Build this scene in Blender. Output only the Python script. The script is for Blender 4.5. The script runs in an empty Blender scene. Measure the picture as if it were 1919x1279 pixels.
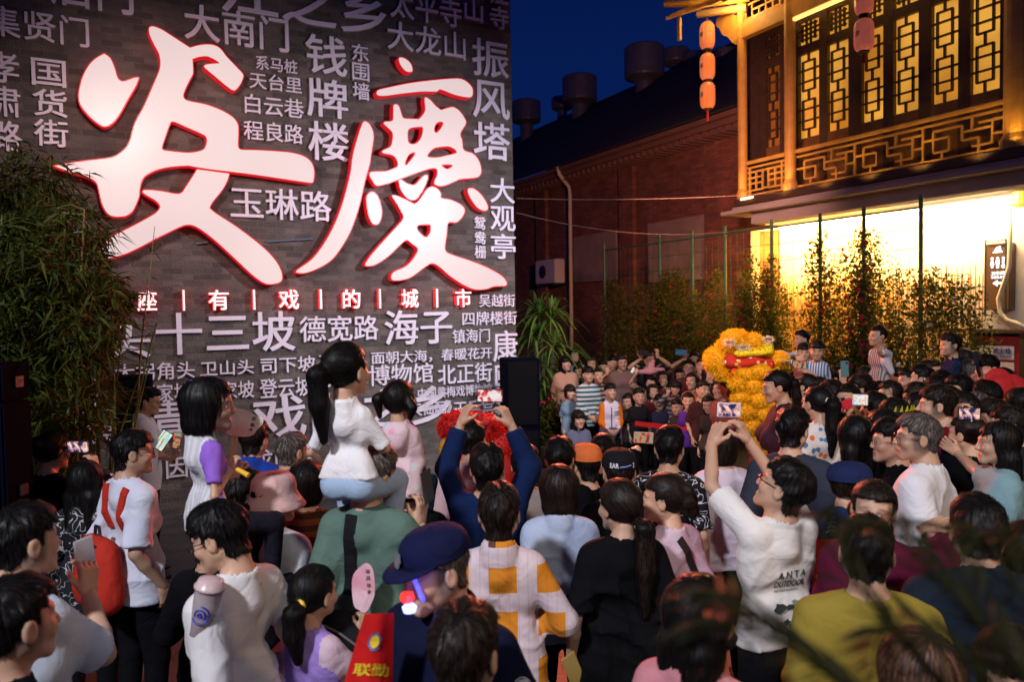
import bpy, bmesh, math, random
import numpy as np
from mathutils import Vector, Matrix
random.seed(7); rng = np.random.default_rng(7)
SC = bpy.context.scene
COL = SC.collection
R_ = math.radians

# ------------------------------------------------------------------ camera
FPX, CX, CY = 1406.0, 959.5, 639.5
PITCH, ROLL, CAMZ = R_(-2.28), R_(1.03), 2.4
CAM = Vector((0, 0, CAMZ))
_F = Vector((0, math.cos(PITCH), math.sin(PITCH)))
_R0 = Vector((1, 0, 0)); _U0 = _R0.cross(_F)
_R = (_R0 * math.cos(ROLL) - _U0 * math.sin(ROLL)).normalized()
_U = (_R0 * math.sin(ROLL) + _U0 * math.cos(ROLL)).normalized()
cd = bpy.data.cameras.new('camera'); cam = bpy.data.objects.new('camera', cd); COL.objects.link(cam)
cd.sensor_width = 36.0; cd.lens = 36.0 * FPX / 1919.0; cd.clip_start = 0.05; cd.clip_end = 2000
cam.matrix_world = Matrix(((_R.x, _U.x, -_F.x, 0), (_R.y, _U.y, -_F.y, 0), (_R.z, _U.z, -_F.z, CAMZ), (0, 0, 0, 1)))
cd.dof.use_dof = True; cd.dof.focus_distance = 5.2; cd.dof.aperture_fstop = 2.5
SC.camera = cam

def ray(px, py):
    return _F + _R * ((px - CX) / FPX) - _U * ((py - CY) / FPX)
def at(px, py, d):
    return CAM + ray(px, py) * d
def proj(p):
    v = Vector(p) - CAM; z = v.dot(_F)
    return (CX + FPX * v.dot(_R) / z, CY - FPX * v.dot(_U) / z, z)

# ------------------------------------------------------------------ world and exposure
w = bpy.data.worlds.new('World'); SC.world = w; w.use_nodes = True
nt = w.node_tree; nt.nodes.clear()
_o = nt.nodes.new('ShaderNodeOutputWorld'); _b = nt.nodes.new('ShaderNodeBackground')
_tc = nt.nodes.new('ShaderNodeTexCoord'); _sp = nt.nodes.new('ShaderNodeSeparateXYZ'); _cr = nt.nodes.new('ShaderNodeValToRGB')
nt.links.new(_tc.outputs['Generated'], _sp.inputs[0]); nt.links.new(_sp.outputs['Z'], _cr.inputs[0])
_cr.color_ramp.elements[0].position = 0.0; _cr.color_ramp.elements[0].color = (0.002, 0.016, 0.10, 1)
_cr.color_ramp.elements[1].position = 0.55; _cr.color_ramp.elements[1].color = (0.001, 0.004, 0.040, 1)
nt.links.new(_cr.outputs[0], _b.inputs[0]); _b.inputs[1].default_value = 1.15
nt.links.new(_b.outputs[0], _o.inputs[0])
SC.view_settings.view_transform = 'Standard'; SC.view_settings.look = 'None'
SC.view_settings.exposure = 0.0; SC.view_settings.gamma = 1.0
SC.render.engine = 'CYCLES'
SC.cycles.use_denoising = True
SC.cycles.max_bounces = 6; SC.cycles.diffuse_bounces = 3; SC.cycles.transparent_max_bounces = 8
SC.cycles.sample_clamp_indirect = 4.0

# lamps of the place (street lights behind the crowd, the stage lights by the wall), plus added ones for lion, bamboo and hall
def lamp(kind, name, loc, target, energy, color, size=0.3, spot=60, blend=0.6):
    l = bpy.data.lights.new(name, kind); l.energy = energy; l.color = color
    if kind == 'AREA':
        l.size = size
    else:
        l.shadow_soft_size = size
    if kind == 'SPOT':
        l.spot_size = R_(spot); l.spot_blend = blend
    o = bpy.data.objects.new(name, l); COL.objects.link(o); o.location = loc
    dv = Vector(target) - Vector(loc)
    o.rotation_euler = dv.to_track_quat('-Z', 'Y').to_euler()
    return o
lamp('SPOT', 'street_or_added_floodlight', (-3.4, -2.6, 7.2), (-0.1, 4.6, 0.9), 2900, (0.88, 0.89, 1.0), 0.3, 64, 0.8)
lamp('SPOT', 'street_or_added_floodlight', (3.0, -2.6, 7.0), (2.4, 5.0, 0.9), 850, (1.0, 0.91, 0.82), 0.3, 64, 0.8)
lamp('SPOT', 'street_or_added_floodlight', (1.2, 3.8, 5.2), (2.5, 8.0, 1.75), 900, (1.0, 0.84, 0.58), 0.2, 17, 0.8)  # added spot that brightens the lion, no street light
lamp('SPOT', 'street_lamp', (6.0, 0.6, 3.6), (1.5, 3.0, 1.5), 230, (1.0, 0.62, 0.28), 0.3, 90)
lamp('SPOT', 'stage_floodlight', (2.0, 7.0, 4.4), (-0.9, 10.0, 2.6), 760, (0.95, 0.88, 0.98), 0.3, 100, 0.9)
lamp('SPOT', 'stage_floodlight', (-3.0, 6.0, 5.0), (-3.6, 8.6, 3.6), 260, (1.0, 0.70, 0.62), 0.3, 110, 0.9)
lamp('SPOT', 'stage_or_added_spotlight', (-1.0, 8.9, 3.4), (3.2, 11.5, 1.5), 140, (1.0, 0.24, 0.14), 0.15, 75)
lamp('SPOT', 'stage_or_added_spotlight', (0.2, 10.0, 3.6), (4.2, 7.5, 1.3), 260, (1.0, 0.36, 0.24), 0.15, 90)
lamp('SPOT', 'stage_or_added_spotlight', (0.6, 9.6, 3.3), (-0.6, 3.2, 1.5), 1100, (1.0, 0.13, 0.08), 0.15, 80, 0.6)
lamp('SPOT', 'stage_or_added_spotlight', (1.2, 9.8, 3.6), (3.0, 4.2, 1.5), 1000, (1.0, 0.26, 0.12), 0.15, 75, 0.6)
lamp('SPOT', 'stage_or_added_spotlight', (-3.4, 7.6, 3.6), (-3.2, 5.4, 2.8), 70, (1.0, 0.20, 0.08), 0.15, 90, 0.6)  # added lamp, stands in for the sign's red glow on the bamboo
lamp('SPOT', 'hall_fill_spot', (2.5, 9.5, 4.5), (3.6, 17.5, 4.6), 1700, (1.0, 0.42, 0.30), 0.2, 80, 0.9)  # added lamp, only there to redden and lift the brick hall

# ------------------------------------------------------------------ object helpers
def tag(o, label=None, cat=None, group=None, kind=None):
    if label: o['label'] = label
    if cat: o['category'] = cat
    if group: o['group'] = group
    if kind: o['kind'] = kind
    return o
def empty(name, loc=(0, 0, 0), rz=0.0, mat=None):
    o = bpy.data.objects.new(name, None); COL.objects.link(o); o.empty_display_size = 0.1
    if mat is not None: o.matrix_world = mat
    else:
        o.location = loc; o.rotation_euler = (0, 0, rz)
    return o
def mesh_obj(name, me, mats, parent=None, smooth=False):
    o = bpy.data.objects.new(name, me); COL.objects.link(o)
    for m in (mats if isinstance(mats, (list, tuple)) else [mats]):
        me.materials.append(m)
    if parent is not None: o.parent = parent
    if smooth: me.polygons.foreach_set('use_smooth', [True] * len(me.polygons))
    return o
def np_mesh(name, V, Fs):
    """mesh from an (n,3) array and quads (m,4) or a list of faces"""
    me = bpy.data.meshes.new(name)
    V = np.asarray(V, dtype=np.float32)
    if isinstance(Fs, np.ndarray):
        n, k = Fs.shape
        me.vertices.add(len(V)); me.vertices.foreach_set('co', V.ravel())
        me.loops.add(n * k); me.loops.foreach_set('vertex_index', Fs.astype(np.int32).ravel())
        me.polygons.add(n); me.polygons.foreach_set('loop_start', np.arange(0, n * k, k, dtype=np.int32))
        me.update(calc_edges=True)
    else:
        me.from_pydata([tuple(v) for v in V], [], Fs); me.update()
    return me

class MB:
    def __init__(s): s.v = []; s.f = []; s.m = []; s.cur = 0
    def add(s, vs, fs):
        b = len(s.v); s.v += [tuple(v) for v in vs]
        for f in fs: s.f.append([b + i for i in f]); s.m.append(s.cur)
    def box(s, x0, x1, y0, y1, z0, z1):
        s.add([(x0,y0,z0),(x1,y0,z0),(x1,y1,z0),(x0,y1,z0),(x0,y0,z1),(x1,y0,z1),(x1,y1,z1),(x0,y1,z1)],
              [(0,3,2,1),(4,5,6,7),(0,1,5,4),(1,2,6,5),(2,3,7,6),(3,0,4,7)])
    def bar(s, p, q, w, h, up=(0, 0, 1)):
        p = Vector(p); q = Vector(q); t = (q - p).normalized(); u = Vector(up)
        a = t.cross(u)
        if a.length < 1e-4: a = t.cross(Vector((1, 0, 0)))
        a.normalize(); b = a.cross(t).normalized(); a *= w / 2; b *= h / 2
        s.add([p-a-b, p+a-b, p+a+b, p-a+b, q-a-b, q+a-b, q+a+b, q-a+b],
              [(0,1,2,3),(7,6,5,4),(4,5,1,0),(5,6,2,1),(6,7,3,2),(7,4,0,3)])
    def tube(s, pts, r, n=8, caps=True):
        pts = [Vector(p) for p in pts]; rr = r if isinstance(r, (list, tuple)) else [r] * len(pts)
        rings = []; prev = None
        for i, p in enumerate(pts):
            t = (pts[min(i+1, len(pts)-1)] - pts[max(i-1, 0)]).normalized()
            if prev is None:
                a = t.cross(Vector((0, 0, 1)))
                if a.length < 1e-3: a = t.cross(Vector((1, 0, 0)))
            else:
                a = prev - t * prev.dot(t)
            a.normalize(); prev = a; b = t.cross(a)
            rings.append([p + (a * math.cos(2*math.pi*k/n) + b * math.sin(2*math.pi*k/n)) * rr[i] for k in range(n)])
        vs = [v for rg in rings for v in rg]; fs = []
        for i in range(len(pts)-1):
            for k in range(n):
                k2 = (k+1) % n
                fs.append((i*n+k, i*n+k2, (i+1)*n+k2, (i+1)*n+k))
        if caps:
            fs.append(tuple(range(n-1, -1, -1))); fs.append(tuple(range((len(pts)-1)*n, len(pts)*n)))
        s.add(vs, fs)
    def lathe(s, c, prof, n=16, sx=1.0, sy=1.0):
        c = Vector(c); vs = []; fs = []
        for (r, z) in prof:
            for k in range(n):
                a = 2*math.pi*k/n
                vs.append(c + Vector((r*math.cos(a)*sx, r*math.sin(a)*sy, z)))
        m = len(prof)
        for i in range(m-1):
            for k in range(n):
                k2 = (k+1) % n
                fs.append((i*n+k, i*n+k2, (i+1)*n+k2, (i+1)*n+k))
        fs.append(tuple(range(n-1, -1, -1))); fs.append(tuple(range((m-1)*n, m*n)))
        s.add(vs, fs)
    def build(s, name, mats, parent=None, smooth=False, bevel=0.0):
        me = bpy.data.meshes.new(name); me.from_pydata(s.v, [], s.f); me.update()
        if s.cur or any(s.m): me.polygons.foreach_set('material_index', s.m)
        if bevel:
            bm = bmesh.new(); bm.from_mesh(me)
            bmesh.ops.bevel(bm, geom=[e for e in bm.edges], offset=bevel, segments=2, affect='EDGES', clamp_overlap=True)
            bm.to_mesh(me); bm.free()
        o = mesh_obj(name, me, mats, parent, smooth)
        return o

# ------------------------------------------------------------------ materials
def new_mat(name):
    m = bpy.data.materials.new(name); m.use_nodes = True
    nt = m.node_tree; b = nt.nodes['Principled BSDF']
    return m, nt, b
def mat(name, col, rough=0.7, metal=0.0, var=0.0, vscale=4.0, bump=0.0, bscale=60.0, emit=None, estr=0.0, spec=None, coat=0.0):
    m, nt, b = new_mat(name)
    b.inputs['Base Color'].default_value = (*col, 1); b.inputs['Roughness'].default_value = rough; b.inputs['Metallic'].default_value = metal
    if spec is not None: b.inputs['Specular IOR Level'].default_value = spec
    if coat: b.inputs['Coat Weight'].default_value = coat
    tc = nt.nodes.new('ShaderNodeTexCoord')
    if var:
        n = nt.nodes.new('ShaderNodeTexNoise'); n.inputs['Scale'].default_value = vscale; n.inputs['Detail'].default_value = 5
        nt.links.new(tc.outputs['Object'], n.inputs['Vector'])
        mx = nt.nodes.new('ShaderNodeMix'); mx.data_type = 'RGBA'
        mx.inputs['A'].default_value = (*[c * (1 - var) for c in col], 1); mx.inputs['B'].default_value = (*[min(1, c * (1 + var)) for c in col], 1)
        nt.links.new(n.outputs['Fac'], mx.inputs['Factor']); nt.links.new(mx.outputs['Result'], b.inputs['Base Color'])
    if bump:
        n2 = nt.nodes.new('ShaderNodeTexNoise'); n2.inputs['Scale'].default_value = bscale; n2.inputs['Detail'].default_value = 4
        nt.links.new(tc.outputs['Object'], n2.inputs['Vector'])
        bp = nt.nodes.new('ShaderNodeBump'); bp.inputs['Strength'].default_value = bump; bp.inputs['Distance'].default_value = 0.02
        nt.links.new(n2.outputs['Fac'], bp.inputs['Height']); nt.links.new(bp.outputs[0], b.inputs['Normal'])
    if emit:
        b.inputs['Emission Color'].default_value = (*emit, 1); b.inputs['Emission Strength'].default_value = estr
    return m
def node(nt, t, **kw):
    n = nt.nodes.new(t)
    for k, v in kw.items():
        if k in n.inputs: n.inputs[k].default_value = v
        else: setattr(n, k, v)
    return n
def ramp(nt, stops):
    r = nt.nodes.new('ShaderNodeValToRGB'); e = r.color_ramp.elements
    while len(e) < len(stops): e.new(0.5)
    for k, (p, c) in enumerate(stops):
        e[k].position = p; e[k].color = (*c, 1)
    return r
def swizzle(nt, vec, order):
    """re-order object coordinates, so a flat 2D texture lies on an upright wall"""
    s = nt.nodes.new('ShaderNodeSeparateXYZ'); c = nt.nodes.new('ShaderNodeCombineXYZ')
    nt.links.new(vec, s.inputs[0])
    for i, ax in enumerate(order):
        nt.links.new(s.outputs[ax], c.inputs[i])
    return c.outputs[0]
def brick_mat(name, c1, c2, mortar, scale, bw, bh, msize, bump=0.5, rough=0.85, order='XZY', var=0.5):
    m, nt, b = new_mat(name)
    tc = nt.nodes.new('ShaderNodeTexCoord'); v = swizzle(nt, tc.outputs['Object'], order)
    br = node(nt, 'ShaderNodeTexBrick'); br.offset = 0.5
    br.inputs['Color1'].default_value = (*c1, 1); br.inputs['Color2'].default_value = (*c2, 1); br.inputs['Mortar'].default_value = (*mortar, 1)
    br.inputs['Scale'].default_value = scale; br.inputs['Mortar Size'].default_value = msize
    br.inputs['Brick Width'].default_value = bw; br.inputs['Row Height'].default_value = bh; br.inputs['Bias'].default_value = -0.1
    nz0 = node(nt, 'ShaderNodeTexNoise', Scale=9.0, Detail=3.0); nt.links.new(v, nz0.inputs['Vector'])
    mxv = node(nt, 'ShaderNodeMix'); mxv.data_type = 'VECTOR'; mxv.inputs['Factor'].default_value = 0.012
    nt.links.new(v, mxv.inputs['A']); nt.links.new(nz0.outputs['Color'], mxv.inputs['B'])
    nt.links.new(mxv.outputs['Result'], br.inputs['Vector'])
    nz = node(nt, 'ShaderNodeTexNoise', Scale=1.3, Detail=8.0, Roughness=0.7); nt.links.new(v, nz.inputs['Vector'])
    rp = ramp(nt, [(0.25, (1 - var,) * 3), (0.75, (1 + var,) * 3)]); nt.links.new(nz.outputs['Fac'], rp.inputs[0])
    mu = node(nt, 'ShaderNodeMix'); mu.data_type = 'RGBA'; mu.blend_type = 'MULTIPLY'; mu.inputs['Factor'].default_value = 1.0
    nt.links.new(br.outputs['Color'], mu.inputs['A']); nt.links.new(rp.outputs[0], mu.inputs['B'])
    nt.links.new(mu.outputs['Result'], b.inputs['Base Color']); b.inputs['Roughness'].default_value = rough
    nf = node(nt, 'ShaderNodeTexNoise', Scale=40.0, Detail=5.0); nt.links.new(v, nf.inputs['Vector'])
    ad = node(nt, 'ShaderNodeMath'); ad.operation = 'MULTIPLY_ADD'; ad.inputs[1].default_value = -0.8
    nt.links.new(br.outputs['Fac'], ad.inputs[0]); nt.links.new(nf.outputs['Fac'], ad.inputs[2])
    bp = node(nt, 'ShaderNodeBump', Strength=bump, Distance=0.02); nt.links.new(ad.outputs[0], bp.inputs['Height'])
    nt.links.new(bp.outputs[0], b.inputs['Normal'])
    return m
def glow_mat(name, col, strength, var=0.0, vscale=1.5, col2=None):
    m, nt, b = new_mat(name)
    b.inputs['Base Color'].default_value = (*[0.6 * c for c in col], 1); b.inputs['Roughness'].default_value = 0.35
    b.inputs['Emission Color'].default_value = (*col, 1); b.inputs['Emission Strength'].default_value = strength
    if var:
        tc = nt.nodes.new('ShaderNodeTexCoord')
        n = node(nt, 'ShaderNodeTexNoise', Scale=vscale, Detail=2.0); nt.links.new(tc.outputs['Object'], n.inputs['Vector'])
        c2 = col2 or tuple(c * (1 - var) for c in col)
        r = ramp(nt, [(0.35, c2), (0.65, col)]); nt.links.new(n.outputs['Fac'], r.inputs[0])
        nt.links.new(r.outputs[0], b.inputs['Emission Color'])
    return m

# ------------------------------------------------------------------ text and outlines
def text_mesh(body, bold=0.0, spacing=1.0):
    c = bpy.data.curves.new('lettering', 'FONT'); c.body = body; c.size = 1.0; c.offset = bold; c.space_character = spacing
    c.resolution_u = 4
    o = bpy.data.objects.new('lettering', c); COL.objects.link(o)
    me = bpy.data.meshes.new_from_object(o.evaluated_get(bpy.context.evaluated_depsgraph_get()))
    bpy.data.objects.remove(o); bpy.data.curves.remove(c)
    V = np.zeros(len(me.vertices) * 3, np.float32); me.vertices.foreach_get('co', V); V = V.reshape(-1, 3)
    F = [list(p.vertices) for p in me.polygons]; bpy.data.meshes.remove(me)
    return V, F
def extrude_flat(V2, F, y_front, y_back):
    """flat faces in (x,z) -> solid between y_front and y_back; returns verts, faces, material ids (0 face, 1 side)"""
    n = len(V2)
    VV = [(x, y_front, z) for x, z in V2] + [(x, y_back, z) for x, z in V2]
    faces = []; mid = []
    cnt = {}
    for f in F:
        a = sum(V2[f[i]][0] * V2[f[(i+1) % len(f)]][1] - V2[f[(i+1) % len(f)]][0] * V2[f[i]][1] for i in range(len(f)))
        g = f if a > 0 else f[::-1]
        faces.append(list(g)); mid.append(0)
        faces.append([n + i for i in g[::-1]]); mid.append(1)
        for i in range(len(g)):
            e = (g[i], g[(i+1) % len(g)])
            if (e[1], e[0]) in cnt: del cnt[(e[1], e[0])]
            else: cnt[e] = 1
    for (i, j) in cnt:
        faces.append([j, i, n + i, n + j]); mid.append(1)
    return VV, faces, mid
def fit_text(body, u0, u1, z0, z1, bold=0.0):
    V, F = text_mesh(body)
    if bold:                                   # heavier strokes: push the outline of the filled letters outwards
        nrm = np.zeros((len(V), 2)); cnt = {}
        for f in F:
            a = sum(V[f[i]][0] * V[f[(i+1) % len(f)]][1] - V[f[(i+1) % len(f)]][0] * V[f[i]][1] for i in range(len(f)))
            g = f if a > 0 else f[::-1]
            for i in range(len(g)):
                e = (g[i], g[(i+1) % len(g)])
                if (e[1], e[0]) in cnt: del cnt[(e[1], e[0])]
                else: cnt[e] = 1
        for (i, j) in cnt:
            d = V[j, :2] - V[i, :2]; L = math.hypot(*d)
            if L > 1e-6:
                nn = np.array([d[1], -d[0]]) / L; nrm[i] += nn; nrm[j] += nn
        ln = np.linalg.norm(nrm, axis=1, keepdims=True); nrm = nrm / np.maximum(ln, 0.6)
        V = V.copy(); V[:, :2] += nrm * bold
    mn = V.min(0); mx = V.max(0)
    X = u0 + (V[:, 0] - mn[0]) / max(1e-6, mx[0] - mn[0]) * (u1 - u0)
    Z = z0 + (V[:, 1] - mn[1]) / max(1e-6, mx[1] - mn[1]) * (z1 - z0)
    return list(zip(X.tolist(), Z.tolist())), F
def fill_outline(loops):
    """2D loops (outer first, then holes) -> flat verts and faces"""
    c = bpy.data.curves.new('outline', 'CURVE'); c.dimensions = '2D'; c.fill_mode = 'FRONT'
    for lp in loops:
        sp = c.splines.new('POLY'); sp.points.add(len(lp) - 1)
        for i, (x, y) in enumerate(lp): sp.points[i].co = (x, y, 0, 1)
        sp.use_cyclic_u = True
    o = bpy.data.objects.new('outline', c); COL.objects.link(o)
    me = bpy.data.meshes.new_from_object(o.evaluated_get(bpy.context.evaluated_depsgraph_get()))
    bpy.data.objects.remove(o); bpy.data.curves.remove(c)
    bm = bmesh.new(); bm.from_mesh(me); bmesh.ops.remove_doubles(bm, verts=bm.verts, dist=1e-5); bm.verts.ensure_lookup_table()
    V2 = [(v.co.x, v.co.y) for v in bm.verts]; F = [[v.index for v in f.verts] for f in bm.faces]; bm.free(); bpy.data.meshes.remove(me)
    return V2, F
def smooth_loop(pts, sub=4):
    """closed loop through the points: rounded, but sharp where a point carries a third value"""
    n = len(pts); out = []
    for i in range(n):
        p0, p1, p2, p3 = pts[i-1], pts[i], pts[(i+1) % n], pts[(i+2) % n]
        def tang(a, b, c):
            return (0, 0) if len(b) > 2 else ((c[0]-a[0]) * 0.5, (c[1]-a[1]) * 0.5)
        t1 = tang(p0, p1, p2); t2 = tang(p1, p2, p3)
        L = math.hypot(p2[0]-p1[0], p2[1]-p1[1])
        def lim(t):
            l = math.hypot(*t); return t if l < L * 1.2 or l == 0 else (t[0]*L*1.2/l, t[1]*L*1.2/l)
        t1 = lim(t1); t2 = lim(t2)
        for k in range(sub):
            t = k / sub; h1 = 2*t**3-3*t*t+1; h2 = t**3-2*t*t+t; h3 = -2*t**3+3*t*t; h4 = t**3-t*t
            out.append((h1*p1[0]+h2*t1[0]+h3*p2[0]+h4*t2[0], h1*p1[1]+h2*t1[1]+h3*p2[1]+h4*t2[1]))
    return out
# ------------------------------------------------------------------ ground
M_PAVE = brick_mat('stone_paving', (0.075, 0.072, 0.07), (0.055, 0.053, 0.052), (0.03, 0.03, 0.03), 1.0, 0.6, 0.3, 0.008, 0.3, 0.6, 'XYZ')
g = MB(); g.add([(-150, -60, 0), (150, -60, 0), (150, 260, 0), (-150, 260, 0)], [(0, 1, 2, 3)])
tag(g.build('ground', M_PAVE), kind='structure')

# ------------------------------------------------------------------ sign wall
D = Vector((0.8796, 0.4757, 0)); NW = Vector((0.4757, -0.8796, 0))
WP0 = at(966, 584, 11.0); WP0.z = 0
WM = Matrix(((D.x, -NW.x, 0, WP0.x), (D.y, -NW.y, 0, WP0.y), (0, 0, 1, 0), (0, 0, 0, 1)))
def W(px, py, off=0.0):
    r = ray(px, py); p0 = WP0 + NW * off
    t = (p0 - CAM).dot(NW) / r.dot(NW); p = CAM + r * t
    return ((p - WP0).dot(D), p.z)
M_BRICKW = brick_mat('grey_brick', (0.140, 0.118, 0.104), (0.058, 0.050, 0.046), (0.12, 0.106, 0.098), 1.0, 0.215, 0.072, 0.006, 0.8, 0.8, 'XZY', 0.6)
wall = empty('sign_wall', mat=WM)
tag(wall, 'tall grey brick wall covered with white street names and glowing red lettering', 'wall')
b = MB(); b.box(-14, 0, 0.0, 0.5, 0, 8.4); b.build('brick_face', M_BRICKW, wall)
b = MB(); b.box(-14.05, 0.06, -0.05, 0.55, 8.4, 8.55); b.build('coping', mat('coping_stone', (0.12, 0.115, 0.11), 0.8, var=0.3), wall)
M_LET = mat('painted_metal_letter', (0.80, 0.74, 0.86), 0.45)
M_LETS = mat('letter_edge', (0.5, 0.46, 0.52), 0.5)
HT = [("大南门", 343, 5, 73, 540), ("集贤门", -30, 8, 66, 167), ("江之乡", 408, -66, 22, 722), ("唐门", 92, -80, 8, 250),
      ("太平寺", 728, -25, 32, 863), ("山", 868, -2, 38, 903), ("大龙山", 723, 38, 92, 870), ("系马桩", 478, 104, 131, 556),
      ("天台里", 466, 135, 166, 564), ("白云巷", 457, 176, 213, 568), ("程良路", 455, 225, 262, 567), ("玉琳路", 430, 349, 409, 620),
      ("头", 188, 603, 675, 283), ("十三坡", 290, 587, 667, 553), ("德宽路", 559, 593, 643, 708), ("海子", 718, 582, 648, 846),
      ("吴越街", 895, 552, 576, 963), ("四牌楼街", 864, 585, 611, 966), ("镇海门", 846, 618, 644, 916), ("大拐角头", 215, 683, 717, 365),
      ("卫山头", 374, 678, 706, 475), ("司下坡", 487, 671, 701, 590), ("龙门口", 596, 659, 688, 680), ("面朝大海，春暖花开", 694, 660, 684, 920),
      ("美术博物馆", 600, 690, 730, 810), ("北正街", 818, 684, 722, 920), ("胡家坡", 258, 722, 757, 358), ("高家坡", 380, 718, 751, 476),
      ("登云坡", 485, 711, 748, 584), ("中国黄梅戏博物馆", 781, 728, 749, 920), ("青", 283, 752, 828, 350), ("戏曲之乡", 470, 745, 826, 845),
      ("《天仙配》", 755, 757, 782, 845), ("天后宫", 848, 752, 785, 924), ("郎春", 916, 788, 820, 965), ("因缘", 310, 858, 898, 400),
      ("墨子巷", 60, 690, 728, 190), ("倒扒狮", 70, 745, 785, 205), ("双莲寺", 100, 800, 840, 230), ("龙山路", 470, 842, 885, 590), ("女驸马", 640, 842, 880, 760)]
VT = [("振风塔", 881, 66, 301, 952), ("大观亭", 915, 330, 488, 963), ("鸳鸯栅", 886, 405, 486, 908), ("钱牌楼", 570, 58, 303, 650),
      ("东围墙", 657, 80, 188, 690), ("国货街", 58, 106, 276, 126), ("孝肃路", -25, 92, 285, 39), ("迎江寺", 914, -86, 55, 950), ("康熙河", 921, 617, 812, 969)]
def wall_text(body, u0, u1, z0, z1, parent):
    h = z1 - z0
    V2, F = fit_text(body, u0, u1, z0, z1, 0.012 if h < 0.4 else 0.016)
    VV, ff, mid = extrude_flat(V2, F, -0.045, -0.003)
    me = bpy.data.meshes.new('lettering'); me.from_pydata(VV, [], ff); me.update(); me.polygons.foreach_set('material_index', mid)
    o = mesh_obj('street_name', me, [M_LET, M_LETS], parent)
    o['label'] = 'raised white lettering reading ' + body
    return o
for body, x0, yt, yb, x1 in HT:
    u0, z1 = W(x0, yt); _, z0 = W(x0, yb); u1, _ = W(x1, yb)
    wall_text(body, u0, u1, z0, z1, wall)
for body, x0, yt, yb, x1 in VT:
    u0, z1 = W(x0, yt); _, z0 = W(x0, yb); u1, _ = W(x1, (yt + yb) / 2)
    n = len(body); hh = (z1 - z0) / n; VV = []; FF = []; MM = []
    for i, ch in enumerate(body):
        V2, F = fit_text(ch, u0, u1, z1 - hh * (i + 1) + hh * 0.05, z1 - hh * i - hh * 0.05, 0.014)
        a, f, m = extrude_flat(V2, F, -0.045, -0.003); k = len(VV)
        VV += a; FF += [[k + j for j in q] for q in f]; MM += m
    me = bpy.data.meshes.new('lettering'); me.from_pydata(VV, [], FF); me.update(); me.polygons.foreach_set('material_index', MM)
    o = mesh_obj('street_name', me, [M_LET, M_LETS], wall); o['label'] = 'raised white upright lettering reading ' + body

M_GLOW = glow_mat('sign_acrylic', (1.0, 0.80, 0.77), 0.80, 0.2, 0.5, (0.90, 0.70, 0.69))
M_GLOW.node_tree.nodes['Principled BSDF'].inputs['Base Color'].default_value = (0.16, 0.12, 0.12, 1)
M_REDE = glow_mat('sign_red_edge', (0.62, 0.008, 0.015), 0.75)
c = 'c'
A = [[[(195,100,c),(207,109),(215,127),(221,146),(230,152),(244,148),(253,145),(261,145,c),(255,161),(240,186),(224,214),(210,231),(195,237),(178,227),(163,213),(150,195),(147,178),(150,160),(155,143),(165,124),(178,110)]],
 [[(279,52),(287,49),(303,55),(322,67),(342,80),(356,89,c),(370,85),(384,83),(400,84),(413,91),(425,106),(443,125),(455,138),(456,145),(450,159),(439,170),(426,163),(402,143),(383,127),(382,123),(388,120),(411,118,c),(400,111),(388,106),(374,107),(361,111,c),(362,125),(362,138),(357,148),(349,164),(344,178),(347,186),(359,190),(384,195),(402,201),(420,209),(437,220),(446,233),(447,249),(446.6,274),(451,280),(478,281),(514,283),(546,286),(570,293),(584,305),(589,322),(587,341),(582,343),(539,337),(478,328),(430,322),(396,318),(364,313),(352,311),(321,313),(296,318),(275,328),(266,339),(262,356),(261,368),(255,384),(247,398),(232,406),(206,404),(192,385),(186,362),(180,342),(160,330),(130,322),(100,311,c),(122,307),(154,302),(181,299),(204,296),(219,291),(236,277),(244,262),(249,243),(254,228),(270,198),(286,161),(298,132),(300,116),(297,100),(288,83),(280,65)],
  [(324,228),(348,238),(383,254),(387,262),(385,274),(379,281),(364,285),(350,286),(332,284.5),(306,281),(304,275),(311,254),(318,234)]],
 [[(369,317,c),(430,325,c),(427,337),(417,356),(398,380),(393,390,c),(405,400),(442,424),(478,451),(502,472),(519,492),(528,511),(528,526),(517,532),(497,532),(473,516),(442,487),(405,453),(381,434),(364,424),(350,422),(335,427),(296,446),(260,465),(236,476),(215,482),(192,486),(187,470),(200,452),(215,441),(228,434),(259,418),(289,401),(298,392),(299,385),(291,376),(274,366),(267,360),(269,356.5),(283,356),(308,359),(329,363),(340,361),(348,350),(363,327)]]]
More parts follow.
